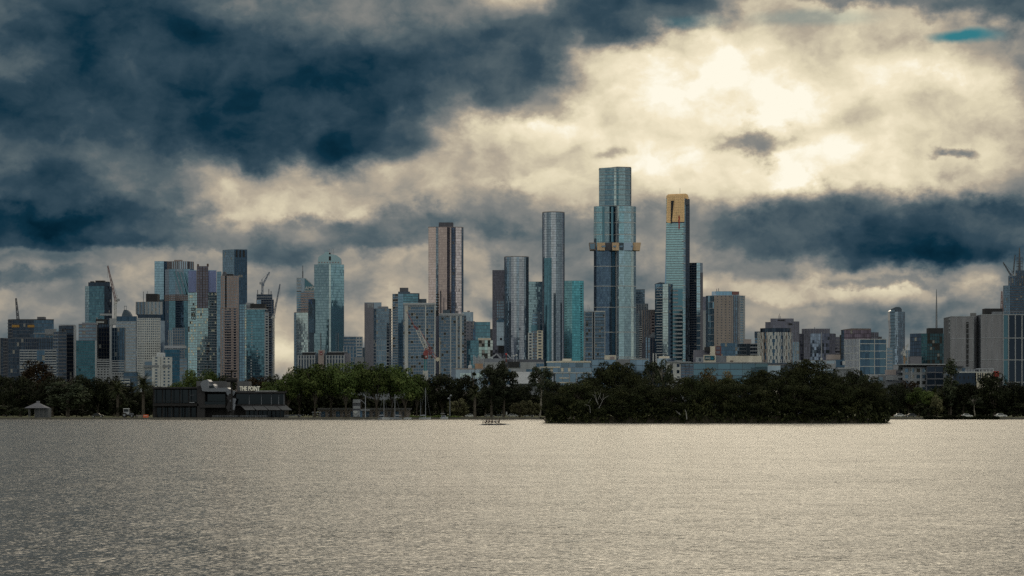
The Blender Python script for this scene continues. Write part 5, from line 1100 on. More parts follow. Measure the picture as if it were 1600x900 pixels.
def crown_mesh(name, seed, rx, rz, zc, lumps, per, leaf, mat, flat=.0, low=-.9, lumpr=(.24, .40), droop=0.0, cone=False, rx2=None):
    """leaf clumps spread over lumps; every leaf is a small bent face"""
    r_ = random.Random(seed); v = []; f = []; pvs = []; nv = []
    for L in range(lumps):
        for _ in range(60):
            d = Vector((r_.gauss(0, 1), r_.gauss(0, 1), r_.gauss(0, 1))).normalized()
            if d.z > low: break
        q = r_.uniform(.45, .88)
        if cone:
            h = r_.random()**1.3; th_ = r_.uniform(0, 2*pi); rr = (1-h)*.85*r_.uniform(.5, 1)
            c = Vector((cos(th_)*rr*rx, sin(th_)*rr*rx, zc-rz+2*rz*h)); lr = rx*r_.uniform(.22, .36)*(1-.5*h)
        else:
            c = Vector((d.x*rx*q, d.y*rx*q, zc+d.z*rz*q)); lr = min(rx, rz)*r_.uniform(*lumpr)
        tone = r_.gauss(.45, .24)
        for k in range(per):
            n = Vector((r_.gauss(0, 1), r_.gauss(0, 1), r_.gauss(.35, 1))).normalized()
            p = c+Vector((n.x*lr, n.y*lr, n.z*lr*(.8-flat)))*r_.uniform(.72, 1.06)
            if droop: p.z -= droop*r_.random()*lr
            nn = (n+Vector((r_.gauss(0, .5), r_.gauss(0, .5), r_.gauss(0, .5)))).normalized()
            u = nn.cross(Vector((r_.gauss(0, 1), r_.gauss(0, 1), r_.gauss(0, 1)))).normalized(); w_ = nn.cross(u)
            s = leaf*r_.uniform(.6, 1.35); i = len(v)
            v += [tuple(p-u*s*.6), tuple(p+w_*s*.38-nn*s*.1), tuple(p+u*s*.6), tuple(p-w_*s*.38-nn*s*.1)]
            f.append((i, i+1, i+2, i+3) if u.cross(w_).dot(n) < 0 else (i+3, i+2, i+1, i)); pvs.append(max(.02, min(1, tone+r_.gauss(0, .15))))
            sn = (n*.8+nn*.35+Vector((0, 0, .1))).normalized(); nv += [sn]*4
    me = bpy.data.meshes.new(name); me.from_pydata(v, [], f); me.update()
    me.polygons.foreach_set('use_smooth', [True]*len(f)); me.normals_split_custom_set_from_vertices(nv)
    a_ = me.attributes.new('pv', 'FLOAT', 'FACE'); a_.data.foreach_set('value', pvs); me.materials.append(mat)
    return me
def trunk_mesh(name, seed, h, r0, fork, spread, nl=6, mat=None, lean=0.0):
    r_ = random.Random(seed); a = Acc()
    top = Vector((lean*h, r_.uniform(-.02, .02)*h, h*fork))
    a.tube([(0, 0, -.3), (0, 0, .25), tuple(top*.5+Vector((r_.uniform(-.2, .2), 0, 0))), tuple(top)], [r0*1.5, r0*1.1, r0*.9, r0*.75], 7)
    for k in range(nl):
        th_ = 2*pi*k/nl+r_.uniform(-.4, .4); e = top+Vector((cos(th_)*spread*r_.uniform(.5, 1), sin(th_)*spread*r_.uniform(.5, 1), h*(1-fork)*r_.uniform(.35, .8)))
        m_ = top.lerp(e, .5)+Vector((r_.uniform(-.3, .3), r_.uniform(-.3, .3), h*.04))
        a.tube([tuple(top-Vector((0, 0, .3))), tuple(m_), tuple(e)], [r0*.55, r0*.36, r0*.12], 5)
        for q in range(2):
            e2 = m_+Vector((r_.uniform(-1, 1)*spread*.5, r_.uniform(-1, 1)*spread*.5, h*.18*r_.uniform(.5, 1.4))); a.tube([tuple(m_), tuple(e2)], [r0*.28, r0*.08], 4)
    me = bpy.data.meshes.new(name); me.from_pydata(a.v, [], a.f); me.update(); me.materials.append(mat or M_bark)
    return me
KIT = {}
def kit(key, h, w, crowns, trunk): KIT[key] = (h, w, crowns, trunk)
# unit trees: natural height h, width w
kit('plane', 18, 13, [crown_mesh('plane_crown', 11+i, 6.4, 6.4, 11.3, 52, 120, .54, L_plane, low=-.75) for i in range(3)], [trunk_mesh('plane_trunk', 5+i, 18, .42, .22, 4.5, 6) for i in range(2)])
kit('fig', 16, 16, [crown_mesh('fig_crown', 31+i, 7.8, 6.6, 8.8, 60, 110, .55, L_fig, low=-.95) for i in range(3)], [trunk_mesh('fig_trunk', 15+i, 16, .6, .2, 5, 6) for i in range(1)])
kit('red', 16, 14, [crown_mesh('bronze_crown', 36, 7, 6.6, 9.2, 50, 90, .60, L_red, low=-.95)], [trunk_mesh('bronze_trunk', 18, 16, .5, .2, 5, 6)])
kit('gum', 18, 10, [crown_mesh('gum_crown', 41+i, 4.9, 5.0, 12.8, 26, 90, .50, L_gum, low=-.7, lumpr=(.22, .36)) for i in range(2)], [trunk_mesh('gum_trunk', 25, 18, .36, .5, 3.4, 5, M_gumbark, lean=.04)])
kit('pine', 19, 12, [crown_mesh('pine_crown', 51+i, 5.6, 8.6, 10.4, 60, 85, .55, L_gum, low=-1, lumpr=(.22, .34)) for i in range(2)], [trunk_mesh('pine_trunk', 27, 19, .45, .6, 2.5, 5)])
kit('cone', 15, 5, [crown_mesh('conifer_crown', 61, 2.6, 7.2, 7.6, 44, 70, .42, L_fig, cone=True)], [trunk_mesh('conifer_trunk', 28, 15, .25, .7, .8, 3)])
kit('poplar', 20, 5, [crown_mesh('poplar_crown', 65, 2.2, 9.4, 10.4, 60, 60, .42, L_gum, low=-1, lumpr=(.38, .6))], [trunk_mesh('poplar_trunk', 29, 20, .28, .6, .8, 4)])
kit('bush', 5.5, 7, [crown_mesh('bush_crown', 71+i, 3.4, 2.5, 2.6, 34, 70, .38, L_olive, low=-.95) for i in range(2)], [trunk_mesh('bush_trunk', 33, 5.5, .14, .25, 2, 5)])
kit('darkbush', 5.5, 7, [crown_mesh('darkbush_crown', 77+i, 3.4, 2.5, 2.6, 34, 70, .38, L_fig, low=-.95) for i in range(2)], [trunk_mesh('darkbush_trunk', 34, 5.5, .14, .25, 2, 5)])
kit('isl', 13, 13, [crown_mesh('tea_tree_crown', 81+i, 6.3, 6.2, 6.6, 64, 165, .36, L_isl, flat=.3, low=-1, lumpr=(.24, .44)) for i in range(5)], [trunk_mesh('tea_tree_trunk', 37, 13, .3, .25, 4, 7)])
kit('pale', 10, 10, [crown_mesh('dry_crown', 91, 4.8, 4.6, 5.4, 46, 80, .38, L_pale, low=-1, lumpr=(.2, .34))], [trunk_mesh('dry_trunk', 39, 10, .22, .3, 3.2, 6, M_gumbark)])
_ext = {}
def extent(me):
    if me.name not in _ext:
        co = [0.0]*(3*len(me.vertices)); me.vertices.foreach_get('co', co); zs = sorted(co[2::3]); rs = sorted(sqrt(co[i]**2+co[i+1]**2) for i in range(0, len(co), 3))
        _ext[me.name] = (zs[int(len(zs)*.992)], 2*rs[int(len(rs)*.96)])
    return _ext[me.name]
rt = random.Random(21)
def tree(kind, label, x, top, wpx, Y, base=None, group=None, cat='tree', name=None):
    """a tree whose crown spans wpx columns round column x with its top at row top"""
    h0, w0, cs, ts = KIT[kind]
    z0 = GZ if base is None else base
    tm, cm_ = rt.choice(ts), rt.choice(cs); h0, w0 = extent(cm_)
    sz = (Z_(top, Y)-z0)/h0; sx_ = (wpx/FOC*Y)/w0
    names = dict(plane='plane_tree', fig='fig_tree', red='bronze_leaf_tree', gum='gum_tree', pine='pine_tree', cone='conifer', poplar='poplar_tree', bush='bush', darkbush='bush', isl='tea_tree', pale='dry_leaf_tree')
    o = empty(name or names[kind], (X_(x, Y), Y, z0)); o.rotation_euler = (0, 0, rt.uniform(0, 6.28)); o.scale = (sx_, sx_, sz)
    tag(o, label, cat if kind not in ('bush', 'darkbush') else 'bush', group)
    for nm, me in (('trunk', tm), ('crown', cm_)):
        c = bpy.data.objects.new(nm, me); C.objects.link(c); c.parent = o
    return o
# left shore
Gl = 'dark trees on the left shore'
for kind, x, top, wp, Y, lb in [
    ('fig', 6, 588, 44, 790, 'dark tree at the left edge behind the pale shed'),
    ('red', 56, 566, 52, 800, 'tall bronze-dark tree in front of the white striped block'),
    ('fig', 32, 590, 58, 770, 'broad dark tree left of and behind the gazebo'),
    ('fig', 82, 590, 56, 760, 'dark tree right behind the gazebo'),
    ('pine', 106, 596, 66, 740, 'wide dark spreading tree between the gazebo and the black car'),
    ('fig', 128, 588, 50, 770, 'dark tree below the teal block with a grey crown'),
    ('fig', 152, 592, 46, 775, 'dark tree behind the black car at left'),
    ('fig', 178, 590, 40, 780, 'dark tree below the white-banded tower at left'),
    ('fig', 203, 600, 36, 770, 'dark tree between the two left palms'),
    ('darkbush', 192, 622, 44, 745, 'dark bush behind the small tractor'),
    ('darkbush', 10, 634, 40, 730, 'dark bush at the left edge near the water'),
    ('darkbush', 33, 637, 26, 722, 'dark bush just left of the gazebo'),
    ('darkbush', 120, 640, 50, 748, 'low dark bush between gazebo and black car'),
    ('fig', 240, 604, 40, 775, 'dark tree behind the left end of the restaurant'),
    ('plane', 276, 598, 34, 790, 'low green tree over the restaurant roof, leftmost of three'),
    ('plane', 299, 579, 30, 800, 'tall green tree over the restaurant roof below the mint tower'),
    ('plane', 327, 580, 36, 800, 'round green tree over the restaurant below the mint tower edge'),
    ('fig', 352, 588, 36, 800, 'dark tree over the restaurant beside the tiered light mast'),
    ('red', 402, 590, 44, 790, 'brownish dark tree behind the restaurant lettering'),
    ('fig', 428, 588, 40, 795, 'dark tree below the bright sky gap right of the lettering'),
    ('plane', 418, 598, 36, 775, 'olive green tree just right of the restaurant lettering')]:
    tree(kind, lb, x, top, wp, Y, group=Gl)
# plane trees on the promenade
Gp = 'green plane trees on the promenade'
ordn = ['first', 'second', 'third', 'fourth', 'fifth', 'sixth', 'seventh', 'eighth', 'ninth', 'tenth']
for k, (x, top, wp, Y) in enumerate([(449, 586, 44, 712), (468, 575, 46, 722), (492, 570, 52, 714), (517, 571, 48, 722), (541, 569, 50, 712), (565, 568, 40, 724), (588, 571, 48, 714), (612, 573, 46, 722), (633, 576, 46, 713), (651, 586, 40, 722)]):
    tree('plane', ordn[k]+' green plane tree counting right from the restaurant', x, top, wp, Y, group=Gp)
Gc = 'trees on the middle shore'
for kind, x, top, wp, Y, lb in [
    ('fig', 691, 586, 62, 740, 'big dark domed tree right of the plane trees'),
    ('fig', 726, 588, 46, 745, 'dark domed tree left of the narrow conifer'),
    ('cone', 741, 583, 26, 725, 'narrow dark conifer above the shore palm'),
    ('bush', 717, 624, 36, 708, 'pale olive bush left of the shore palm'),
    ('cone', 681, 631, 14, 704, 'small bright conifer by the moored launch'),
    ('pine', 768, 573, 44, 716, 'tall dark shore tree right of the palm'),
    ('pine', 787, 567, 44, 722, 'tallest dark shore tree above the rowing boat'),
    ('bush', 812, 627, 30, 706, 'olive bush between the tall dark tree and the gum'),
    ('bush', 832, 627, 26, 712, 'olive bush at the foot of the leaning gum'),
    ('gum', 843, 574, 42, 720, 'slim leaning gum tree left of the island'),
    ('fig', 812, 602, 50, 760, 'dark tree filling the gap left of the gum'),
    ('fig', 862, 596, 50, 760, 'dark tree behind the island tip'),
    ('fig', 660, 596, 40, 748, 'dark tree behind the last plane trees'),
    ('fig', 758, 606, 44, 760, 'dark tree behind the shore palm'),
    ('fig', 900, 604, 60, 770, 'dark tree behind the left of the island')]:
    tree(kind, lb, x, top, wp, Y, group=Gc)
# island: foliage down to the water
Gi = 'trees on the wooded island'
isl = [('isl', 868, 614, 44, 532), ('isl', 889, 600, 46, 538), ('isl', 905, 598, 50, 534), ('isl', 920, 586, 52, 546), ('isl', 944, 570, 60, 552), ('isl', 968, 568, 58, 550), ('isl', 990, 580, 54, 545),
       ('isl', 938, 604, 54, 533), ('isl', 972, 604, 58, 532), ('isl', 1004, 596, 56, 533), ('gum', 1018, 565, 34, 760), ('gum', 1038, 563, 30, 750), ('isl', 1030, 598, 58, 544), ('isl', 1044, 606, 52, 532), ('isl', 1066, 592, 56, 542),
       ('isl', 1086, 590, 54, 534), ('pale', 1108, 577, 44, 570), ('pale', 1136, 582, 36, 572), ('isl', 1112, 598, 56, 536), ('isl', 1140, 592, 56, 545), ('isl', 1152, 600, 54, 533), ('isl', 1176, 584, 56, 540), ('isl', 1196, 580, 54, 544),
       ('isl', 1190, 606, 56, 532), ('isl', 1220, 582, 54, 534), ('isl', 1240, 571, 58, 546), ('isl', 1264, 564, 62, 544), ('isl', 1246, 602, 56, 532), ('isl', 1288, 574, 54, 540), ('isl', 1276, 604, 56, 532), ('isl', 1308, 588, 50, 536),
       ('fig', 1340, 581, 56, 570), ('isl', 1322, 600, 52, 533), ('isl', 1346, 596, 50, 534), ('gum', 1350, 586, 20, 545), ('isl', 1366, 592, 46, 540), ('isl', 1374, 604, 36, 533)]
for k, (kind, x, top, wp, Y) in enumerate(isl):
    if kind == 'gum' and Y > 700: lb = 'feathery grey-green tree behind the island crest, %s of a pair' % ('left' if x < 1030 else 'right'); gr = Gc
    elif kind == 'pale': lb = '%s dry pale-leaved tree on the island in front of the blue-glass showroom' % ('left, larger' if x < 1120 else 'right, smaller'); gr = Gi
    elif kind == 'gum': lb = 'blue-green sprouting tree near the right end of the island'; gr = Gi
    elif kind == 'fig': lb = 'black rounded tree behind the right end of the island'; gr = Gi
    else:
        near = [(888, 'the cream-edged terraced building'), (928, 'the white-gridded slate block'), (961, 'the tallest skyscraper'), (1010, 'the pale slot-window tower'), (1058, 'the gold-topped skyscraper'), (1108, 'the lettered sign board'), (1133, 'the tan balcony tower'), (1160, 'the long showroom'), (1212, 'the wavy drum'), (1243, 'the mauve stepped tower'), (1280, 'the brown-glass block'), (1330, 'the black roofed block'), (1364, 'the white-framed glass block')]
        lm = min(near, key=lambda q: abs(q[0]-x)); row = 'front' if Y < 536 else 'taller back'
        side = 'below' if abs(lm[0]-x) < 9 else ('just left of line with' if x < lm[0] else 'just right of line with')
        lb = '%s-row dark island tree %s %s' % (row, side, lm[1]); gr = Gi
    tree(kind, lb, x, top, wp, Y, base=.3 if Y < 600 else None, group=gr)
# right shore
Gr = 'trees on the right shore'
for kind, x, top, wp, Y, lb in [
    ('fig', 1404, 600, 42, 760, 'dark tree just right of the island end'),
    ('red', 1420, 596, 34, 765, 'bronze tree in front of the grey balconied apartments'),
    ('plane', 1436, 606, 36, 745, 'green tree below the grey apartment roof at right'),
    ('plane', 1452, 612, 34, 740, 'green tree left of the pale rounded shrub'),
    ('bush', 1465, 619, 22, 735, 'pale rounded shrub on the right shore'),
    ('poplar', 1486, 563, 24, 750, 'tall narrow poplar in front of the flat-roofed apartments'),
    ('fig', 1482, 604, 40, 755, 'dark tree at the foot of the poplar'),
    ('fig', 1506, 600, 46, 750, 'dark tree in front of the cream house, left'),
    ('red', 1525, 604, 40, 755, 'reddish dark tree in front of the cream house, middle'),
    ('fig', 1553, 584, 60, 745, 'large dark tree in front of the cream house, right'),
    ('fig', 1584, 598, 54, 750, 'dark tree under the full-height glazing at right'),
    ('fig', 1606, 606, 44, 755, 'dark tree cut by the right edge'),
    ('gum', 1524, 618, 26, 735, 'small pale-trunked gum behind the left white car'),
    ('darkbush', 1450, 630, 44, 738, 'low dark bush left of the white cars'),
    ('darkbush', 1540, 630, 50, 748, 'low dark bush between the two white cars'),
    ('darkbush', 1590, 630, 50, 745, 'low dark bush at the right edge')]:
    tree(kind, lb, x, top, wp, Y, group=Gr)
# far tree belt between park and city, read as one mass
def belt(name, label, x0, x1, Y, hmin, hmax, n, mat, seed):
    r_ = random.Random(seed); v = []; f = []; pv = []
    for k in range(n):
        x = r_.uniform(X_(x0, Y), X_(x1, Y)); yy = Y+r_.uniform(0, 14); h = hmin+(hmax-hmin)*(.5+.5*sin(x*.13+seed)*sin(x*.041+1))*r_.uniform(.6, 1)
        z = GZ+h*r_.random()**.7; s = r_.uniform(.5, 1.2)
        u = Vector((r_.gauss(0, 1), r_.gauss(0, 1), r_.gauss(0, 1))).normalized(); w_ = u.cross(Vector((r_.gauss(0, 1), r_.gauss(0, 1), r_.gauss(0, 1)))).normalized()
        p = Vector((x, yy, z)); i = len(v); v += [tuple(p-u*s), tuple(p+w_*s*.7), tuple(p+u*s), tuple(p-w_*s*.7)]; f.append((i, i+1, i+2, i+3)); pv.append(r_.random())
    o = mk(name, v, f, mat); a_ = o.data.attributes.new('pv', 'FLOAT', 'FACE'); a_.data.foreach_set('value', pv)
    tag(o, label, 'foliage', None, 'stuff'); return o
belt('tree_belt', 'far dark hedge of park trees behind the shore', -20, 860, 830, 6, 11, 26000, L_fig, 2)
belt('tree_belt', 'far dark hedge of park trees behind the right shore', 1380, 1640, 800, 6, 9, 9000, L_fig, 4)
def thicket(name, label, x0, x1, Y, h, n, mat, seed, base=.1, size=.3, depth=3.0):
    r_ = random.Random(seed); v = []; f = []; pv = []
    for k in range(n):
        x = r_.uniform(X_(x0, Y), X_(x1, Y)); hh = h*(.65+.35*sin(x*.9+seed)*sin(x*.31)); z = base+hh*r_.random(); yy = Y+r_.uniform(0, depth)
        s = size*r_.uniform(.6, 1.4); u = Vector((r_.gauss(0, .5), r_.gauss(0, .5), r_.gauss(0, 1))).normalized(); w_ = u.cross(Vector((r_.gauss(0, 1), r_.gauss(0, 1), r_.gauss(0, 1)))).normalized()
        p = Vector((x, yy, z)); i = len(v); v += [tuple(p-u*s), tuple(p+w_*s*.5), tuple(p+u*s), tuple(p-w_*s*.5)]; f.append((i, i+1, i+2, i+3)); pv.append(r_.random())
    o = mk(name, v, f, mat); a_ = o.data.attributes.new('pv', 'FLOAT', 'FACE'); a_.data.foreach_set('value', pv); tag(o, label, 'undergrowth', None, 'stuff'); return o
thicket('undergrowth', 'dark undergrowth along the island waterline', 853, 1391, ISY+.3, 6.5, 15000, L_isl, 3, size=.42, depth=5)
thicket('reeds', 'dark reed bank at the water edge of the right shore', 1444, 1562, SHORE-1.2, 1.5, 4200, L_fig, 6, size=.3, depth=2)
thicket('reeds', 'low green reeds on the middle shore', 640, 720, SHORE+.4, 1.0, 1600, L_plane, 8, base=.5, size=.25, depth=1.5)
# palms
def palm(label, x, top, Y, rpx, thick=.5):
    zt = Z_(top, Y); R = rpx/FOC*Y; r_ = random.Random(int(x)); h = zt-GZ-R*.55
    o = empty('palm_tree', (X_(x, Y), Y, GZ)); tag(o, label, 'palm', 'date palms on the shore')
    a = Acc(); a.tube([(0, 0, -.3), (0, 0, h*.5), (0, 0, h)], [thick*1.2, thick, thick*1.1], 8)
    tr = mk('trunk', a.v, a.f, M_bark, o)
    v = []; f = []; pv = []
    for k in range(70):
        th_ = r_.uniform(0, 2*pi); el_ = r_.uniform(-.5, 1.35); L = R*r_.uniform(.85, 1.1); pts_q = []
        d0 = Vector((cos(th_)*cos(el_), sin(th_)*cos(el_), sin(el_))); p = Vector((0, 0, h)); d = d0.copy()
        for s_ in range(7):
            pts_q.append(p.copy()); p = p+d*(L/6); d = (d+Vector((0, 0, -.20))).normalized()
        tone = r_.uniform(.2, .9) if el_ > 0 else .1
        for s_ in range(6):
            A_, B_ = pts_q[s_], pts_q[s_+1]; dd = (B_-A_).normalized(); sd = dd.cross(Vector((0, 0, 1)))
            if sd.length < .05: sd = Vector((1, 0, 0))
            sd.normalize(); wl = R*.22*(1-.1*s_)
            for sg in (-1, 1):
                for q in range(2):
                    b0 = A_.lerp(B_, q*.5); b1 = A_.lerp(B_, q*.5+.3); tip = b0+sd*sg*wl+dd*wl*.7-Vector((0, 0, wl*.35))
                    i = len(v); v += [tuple(b0), tuple(b1), tuple(tip)]; f.append((i, i+1, i+2)); pv.append(max(.02, tone+r_.gauss(0, .1)))
    c = mk('crown', v, f, L_palm, o); a_ = c.data.attributes.new('pv', 'FLOAT', 'FACE'); a_.data.foreach_set('value', pv)
    return o
palm('date palm on the left shore below the white-banded tower', 184, 599, 742, 20)
palm('larger date palm on the left shore beside the restaurant', 224, 589, 735, 24)
palm('date palm on the middle shore below the narrow conifer', 742, 608, 702, 14, .4)
palm('small date palm at the right end of the island', 1352, 622, 532, 18, .35)
palm('date palm behind the pale shrub on the right shore', 1460, 606, 750, 16, .4)
# bleached branches on the island
b = empty('dead_tree', (X_(936, 531), 531, .3)); tag(b, 'bleached leafless branches sticking out of the left island foliage', 'dead tree', 'trees on the wooded island')
a = Acc()
def br(pts, r0, r1): n = len(pts); a.tube([tuple(at(x, y, 530.6)-b.location+Vector((0, -2.2+i*.1, 0))) for i, (x, y) in enumerate(pts)], [r0+(r1-r0)*i/(n-1) for i in range(n)], 5)
br([(934, 632), (932, 626)], .07, .06); br([(932, 628), (928, 618), (925, 616)], .06, .02); br([(932, 626), (930, 618), (928.5, 610)], .05, .02); br([(934, 624), (938, 615), (937.5, 609)], .05, .02)
br([(935, 638), (941, 626), (943, 614)], .08, .02); br([(941, 625), (947, 620), (951, 618)], .05, .02); br([(922, 645), (921, 634), (913, 632)], .06, .03); br([(919, 630), (924, 622)], .03, .02); br([(940, 626), (936, 618), (934, 613)], .04, .015)
mk('branch', a.v, a.f, M_dead, b)
b2 = empty('dead_tree', (X_(1066, 531), 531, .3)); tag(b2, 'short bleached broken trunk on the island below the gold-topped skyscraper', 'dead tree', 'trees on the wooded island')
b_keep, b = b, b2; a = Acc(); br([(1072, 655), (1071, 644), (1069, 640)], .14, .05); br([(1062, 648), (1055, 642)], .1, .04); mk('branch', a.v, a.f, M_dead, b2)

# ------------------------------------------------------------------ lakeside restaurant
Yp = 702.0
M_dark = matte('charcoal_cladding', (.018, .020, .026), var=.3); M_char = matte('charcoal_render', (.035, .037, .045)); M_zinc = matte('zinc_sheet', (.22, .24, .28), rough=.4, metal=.5); M_cgrey = matte('weathered_concrete', (.13, .135, .15))
b = bld('restaurant', 'black two-storey lakeside restaurant with white roof lettering and silver sculpted roof', 340, Yp)
# left wing
pbox(b, 'wall', 239, 310, 607, 653.5, M_dark, dY=3, depth=14); pbox(b, 'roof_slab', 237.5, 311, 604.6, 607, M_char, dY=-.5, depth=18)
pbox(b, 'floor_slab', 238.5, 310, 630.5, 634.5, M_dark, dY=-.4, depth=4); pbox(b, 'balcony_rail', 238.5, 309, 626.3, 626.9, M_char, dY=-.4, depth=.1)
for k in range(5): pbox(b, 'window', 241+k*13.6, 253+k*13.6, 609, 629.5, g_shop, dY=2.8, depth=.15)
for k in range(6): pbox(b, 'column', 240.5+k*13.6, 241.3+k*13.6, 607, 653.5, M_char, dY=.2, depth=.25)
for k in range(7): pbox(b, 'ground_floor_window', 245+k*9, 252+k*9, 637, 652, g_shop, dY=2.8, depth=.15)
pbox(b, 'interior_light_strip', 296, 304, 628.5, 629.3, W_lgrey, dY=-.6, depth=.1); pbox(b, 'interior_light_strip', 296.5, 303.5, 617, 617.8, W_grey, dY=2.6, depth=.1)
# middle
pbox(b, 'concrete_block', 307, 355, 595.5, 612, M_cgrey, dY=12, depth=8); pbox(b, 'concrete_block', 371, 388.5, 595.8, 613, M_cgrey, dY=12, depth=8)
pbox(b, 'tower_wall', 308, 320, 603, 653.5, M_char, dY=-.4, depth=6); pbox(b, 'wall', 320, 357, 612, 653.5, M_dark, dY=3, depth=12)
pbox(b, 'balcony_slab', 312, 352, 632, 637, M_char, dY=-1, depth=4); pbox(b, 'glass_rail', 320, 352, 627.5, 632, g_shop, dY=-.9, depth=.1); pbox(b, 'window', 321, 352, 616, 627, g_shop, dY=2.8, depth=.15)
ppoly(b, 'silver_roof', [(313, 599), (317, 594.5), (324, 593), (326, 596), (325, 603), (329, 601), (333, 600), (335, 603), (336, 606.5), (344, 606), (355, 605.5), (358, 608), (357, 612), (325, 612), (316, 611)], M_zinc, dY=-1.5, depth=9)
ppoly(b, 'roof_window', [(326.5, 603.5), (332.5, 602), (334.5, 606), (327, 606.3)], g_shop, dY=-1.7, depth=.3); ppoly(b, 'roof_fold', [(325, 594), (326.2, 594), (326, 606), (325, 606)], W_lgrey, dY=-1.8, depth=.5)
for k, (x0, y0, x1, y1) in enumerate([(353, 613, 368, 611), (354, 621, 364, 616), (356, 630, 369, 623), (353, 637, 362, 628), (360, 641, 368, 632), (358, 651, 366, 641)]):
    ppoly(b, 'twisted_panel', [(x0, y0), ((x0+x1)/2, y1-1.5), (x1, y1), (x1-3, y0+5), (x0+4, y0+7)], M_zinc if k % 2 == 0 else M_char, dY=-1.2-.25*k, depth=1.2)
pbox(b, 'stair_core', 354, 368, 612, 653.5, M_dark, dY=.8, depth=6)
# right wing
pbox(b, 'wall', 368, 444, 614, 653.5, M_dark, dY=2, depth=14); pbox(b, 'roof_slab', 366, 444.5, 611.5, 614.6, M_char, dY=-.6, depth=18); pbox(b, 'white_roof_strip', 399, 431, 610.4, 611.6, W_white, dY=0, depth=10)
for x0, x1 in ((369, 389), (390.3, 408), (409, 423.5), (424.7, 435), (436, 443)): pbox(b, 'window', x0, x1, 615.6, 631.5, g_shop, dY=1.6, depth=.15)
for x in (389, 408, 423.6, 435, 443.2): pbox(b, 'window_post', x, x+.9, 614.6, 632, W_grey, dY=1.3, depth=.3)
pbox(b, 'awning_beam', 367, 445, 632, 634, M_char, dY=0, depth=2)
for k, (x0, x1) in enumerate(((375, 391), (391.8, 410), (410.8, 429.5), (430.3, 446))):
    a = Acc(); s_ = 8+k*.8
    a.hexa([tuple(at(x0+s_, 640.8, Yp-3)), tuple(at(x1+s_*.95, 640.8, Yp-3)), tuple(at(x1, 633.2, Yp+1)), tuple(at(x0, 633.2, Yp+1)), tuple(at(x0+s_, 640.2, Yp-3)), tuple(at(x1+s_*.95, 640.2, Yp-3)), tuple(at(x1, 632.5, Yp+1)), tuple(at(x0, 632.5, Yp+1))]); a.build('awning', M_cgrey, b)
for k in range(9): pbox(b, 'ground_floor_window', 384+k*6.8, 389.5+k*6.8, 642, 652, g_shop, dY=1.6, depth=.15)
for x in (384, 402, 420, 438, 450): pbox(b, 'awning_post', x, x+.5, 641, 653, M_char, dY=-2.8, depth=.12)
for x0, x1 in ((332, 372), (375, 418)):
    for y in (649, 650.8): pbox(b, 'deck_rail', x0, x1, y, y+.35, W_grey, dY=-7.5, depth=.08)
    for k in range(int((x1-x0)/4)+1): pbox(b, 'rail_post', x0+k*4, x0+k*4+.3, 649, 654, W_grey, dY=-7.4, depth=.06)
pbox(b, 'deck', 330, 420, 653.4, 654.6, M_cgrey, dY=-8.5, depth=9)
M_let = matte('lettering_white', (.85, .82, .70)); M_let.node_tree.nodes['Principled BSDF'].inputs['Emission Color'].default_value = (1, .93, .74, 1); M_let.node_tree.nodes['Principled BSDF'].inputs['Emission Strength'].default_value = .16   # slight glow added to brighten the letters
t_ = text(b, 'roof_letters', 'THE POINT', 390.3, 610.2, 6.6, M_let, dY=1.5, wpx=31.5, bold=.0, depth=.15)
for x in (376, 383, 390, 397, 404): pbox(b, 'letter_post', x, x+.4, 609, 612, W_lgrey, dY=1.8, depth=.1)
# tiered light mast
b = bld('light_mast', 'tall black light mast with two round tiers rising above the restaurant', 362, 690, 'light mast'); c = at(362, 596, 699.5); b.location = (c.x, 699.5, GZ); b["_Y"] = 699.5
a = Acc(); a.tube([(c.x, c.y, GZ), (c.x, c.y, Z_(600, 699.5)), (c.x, c.y, Z_(578, 699.5))], [.32, .28, .2], 8); a.build('pole', M_dark, b)
for yt, rr, th in ((579.3, 2.0, .35), (592.5, 2.2, 1.0)):
    a = Acc(); z = Z_(yt, 699.5); a.lathe(c.x, c.y, [(.3, z-th), (rr*.8, z-th), (rr, z-th*.4), (rr*.92, z+th*.4), (.3, z+th*.5)], 16); a.build('lamp_tier', M_dark, b)
# gazebo
Yg = 700.0
b = bld('gazebo', 'small pale hip-roofed gazebo at the left shore', 58, Yg, 'gazebo')
c = at(58.5, 640, Yg+3)
a = Acc(); zt, ze = Z_(629.5, Yg+3), Z_(637.6, Yg+3); rw_, rd = 17.6/FOC*Yg, 3.2
R = [(c.x-rw_, c.y-rd, ze), (c.x+rw_, c.y-rd, ze), (c.x+rw_, c.y+rd, ze), (c.x-rw_, c.y+rd, ze), (c.x-.5, c.y-.4, zt), (c.x+.5, c.y-.4, zt), (c.x+.5, c.y+.4, zt), (c.x-.5, c.y+.4, zt)]
a.hexa(R); a.build('roof', matte('gazebo_tile', (.17, .17, .20)), b)
pbox(b, 'cupola', 57, 61.5, 626.5, 631.5, matte('gazebo_paint', (.22, .22, .25)), dY=2.6, depth=.9); pbox(b, 'wall', 54, 76, 637.5, 653, matte('gazebo_boards', (.13, .14, .16)), dY=1.2, depth=4)
for x in (44.5, 46.3, 54, 61, 68, 75.5): pbox(b, 'post', x, x+.9, 637.5, 653, matte('gazebo_post', (.16, .16, .17)), dY=.6, depth=.2)
for k in range(8): pbox(b, 'wall_batten', 55+k*2.7, 55.5+k*2.7, 638, 653, matte('gazebo_batten', (.20, .21, .23)), dY=1.1, depth=.1)
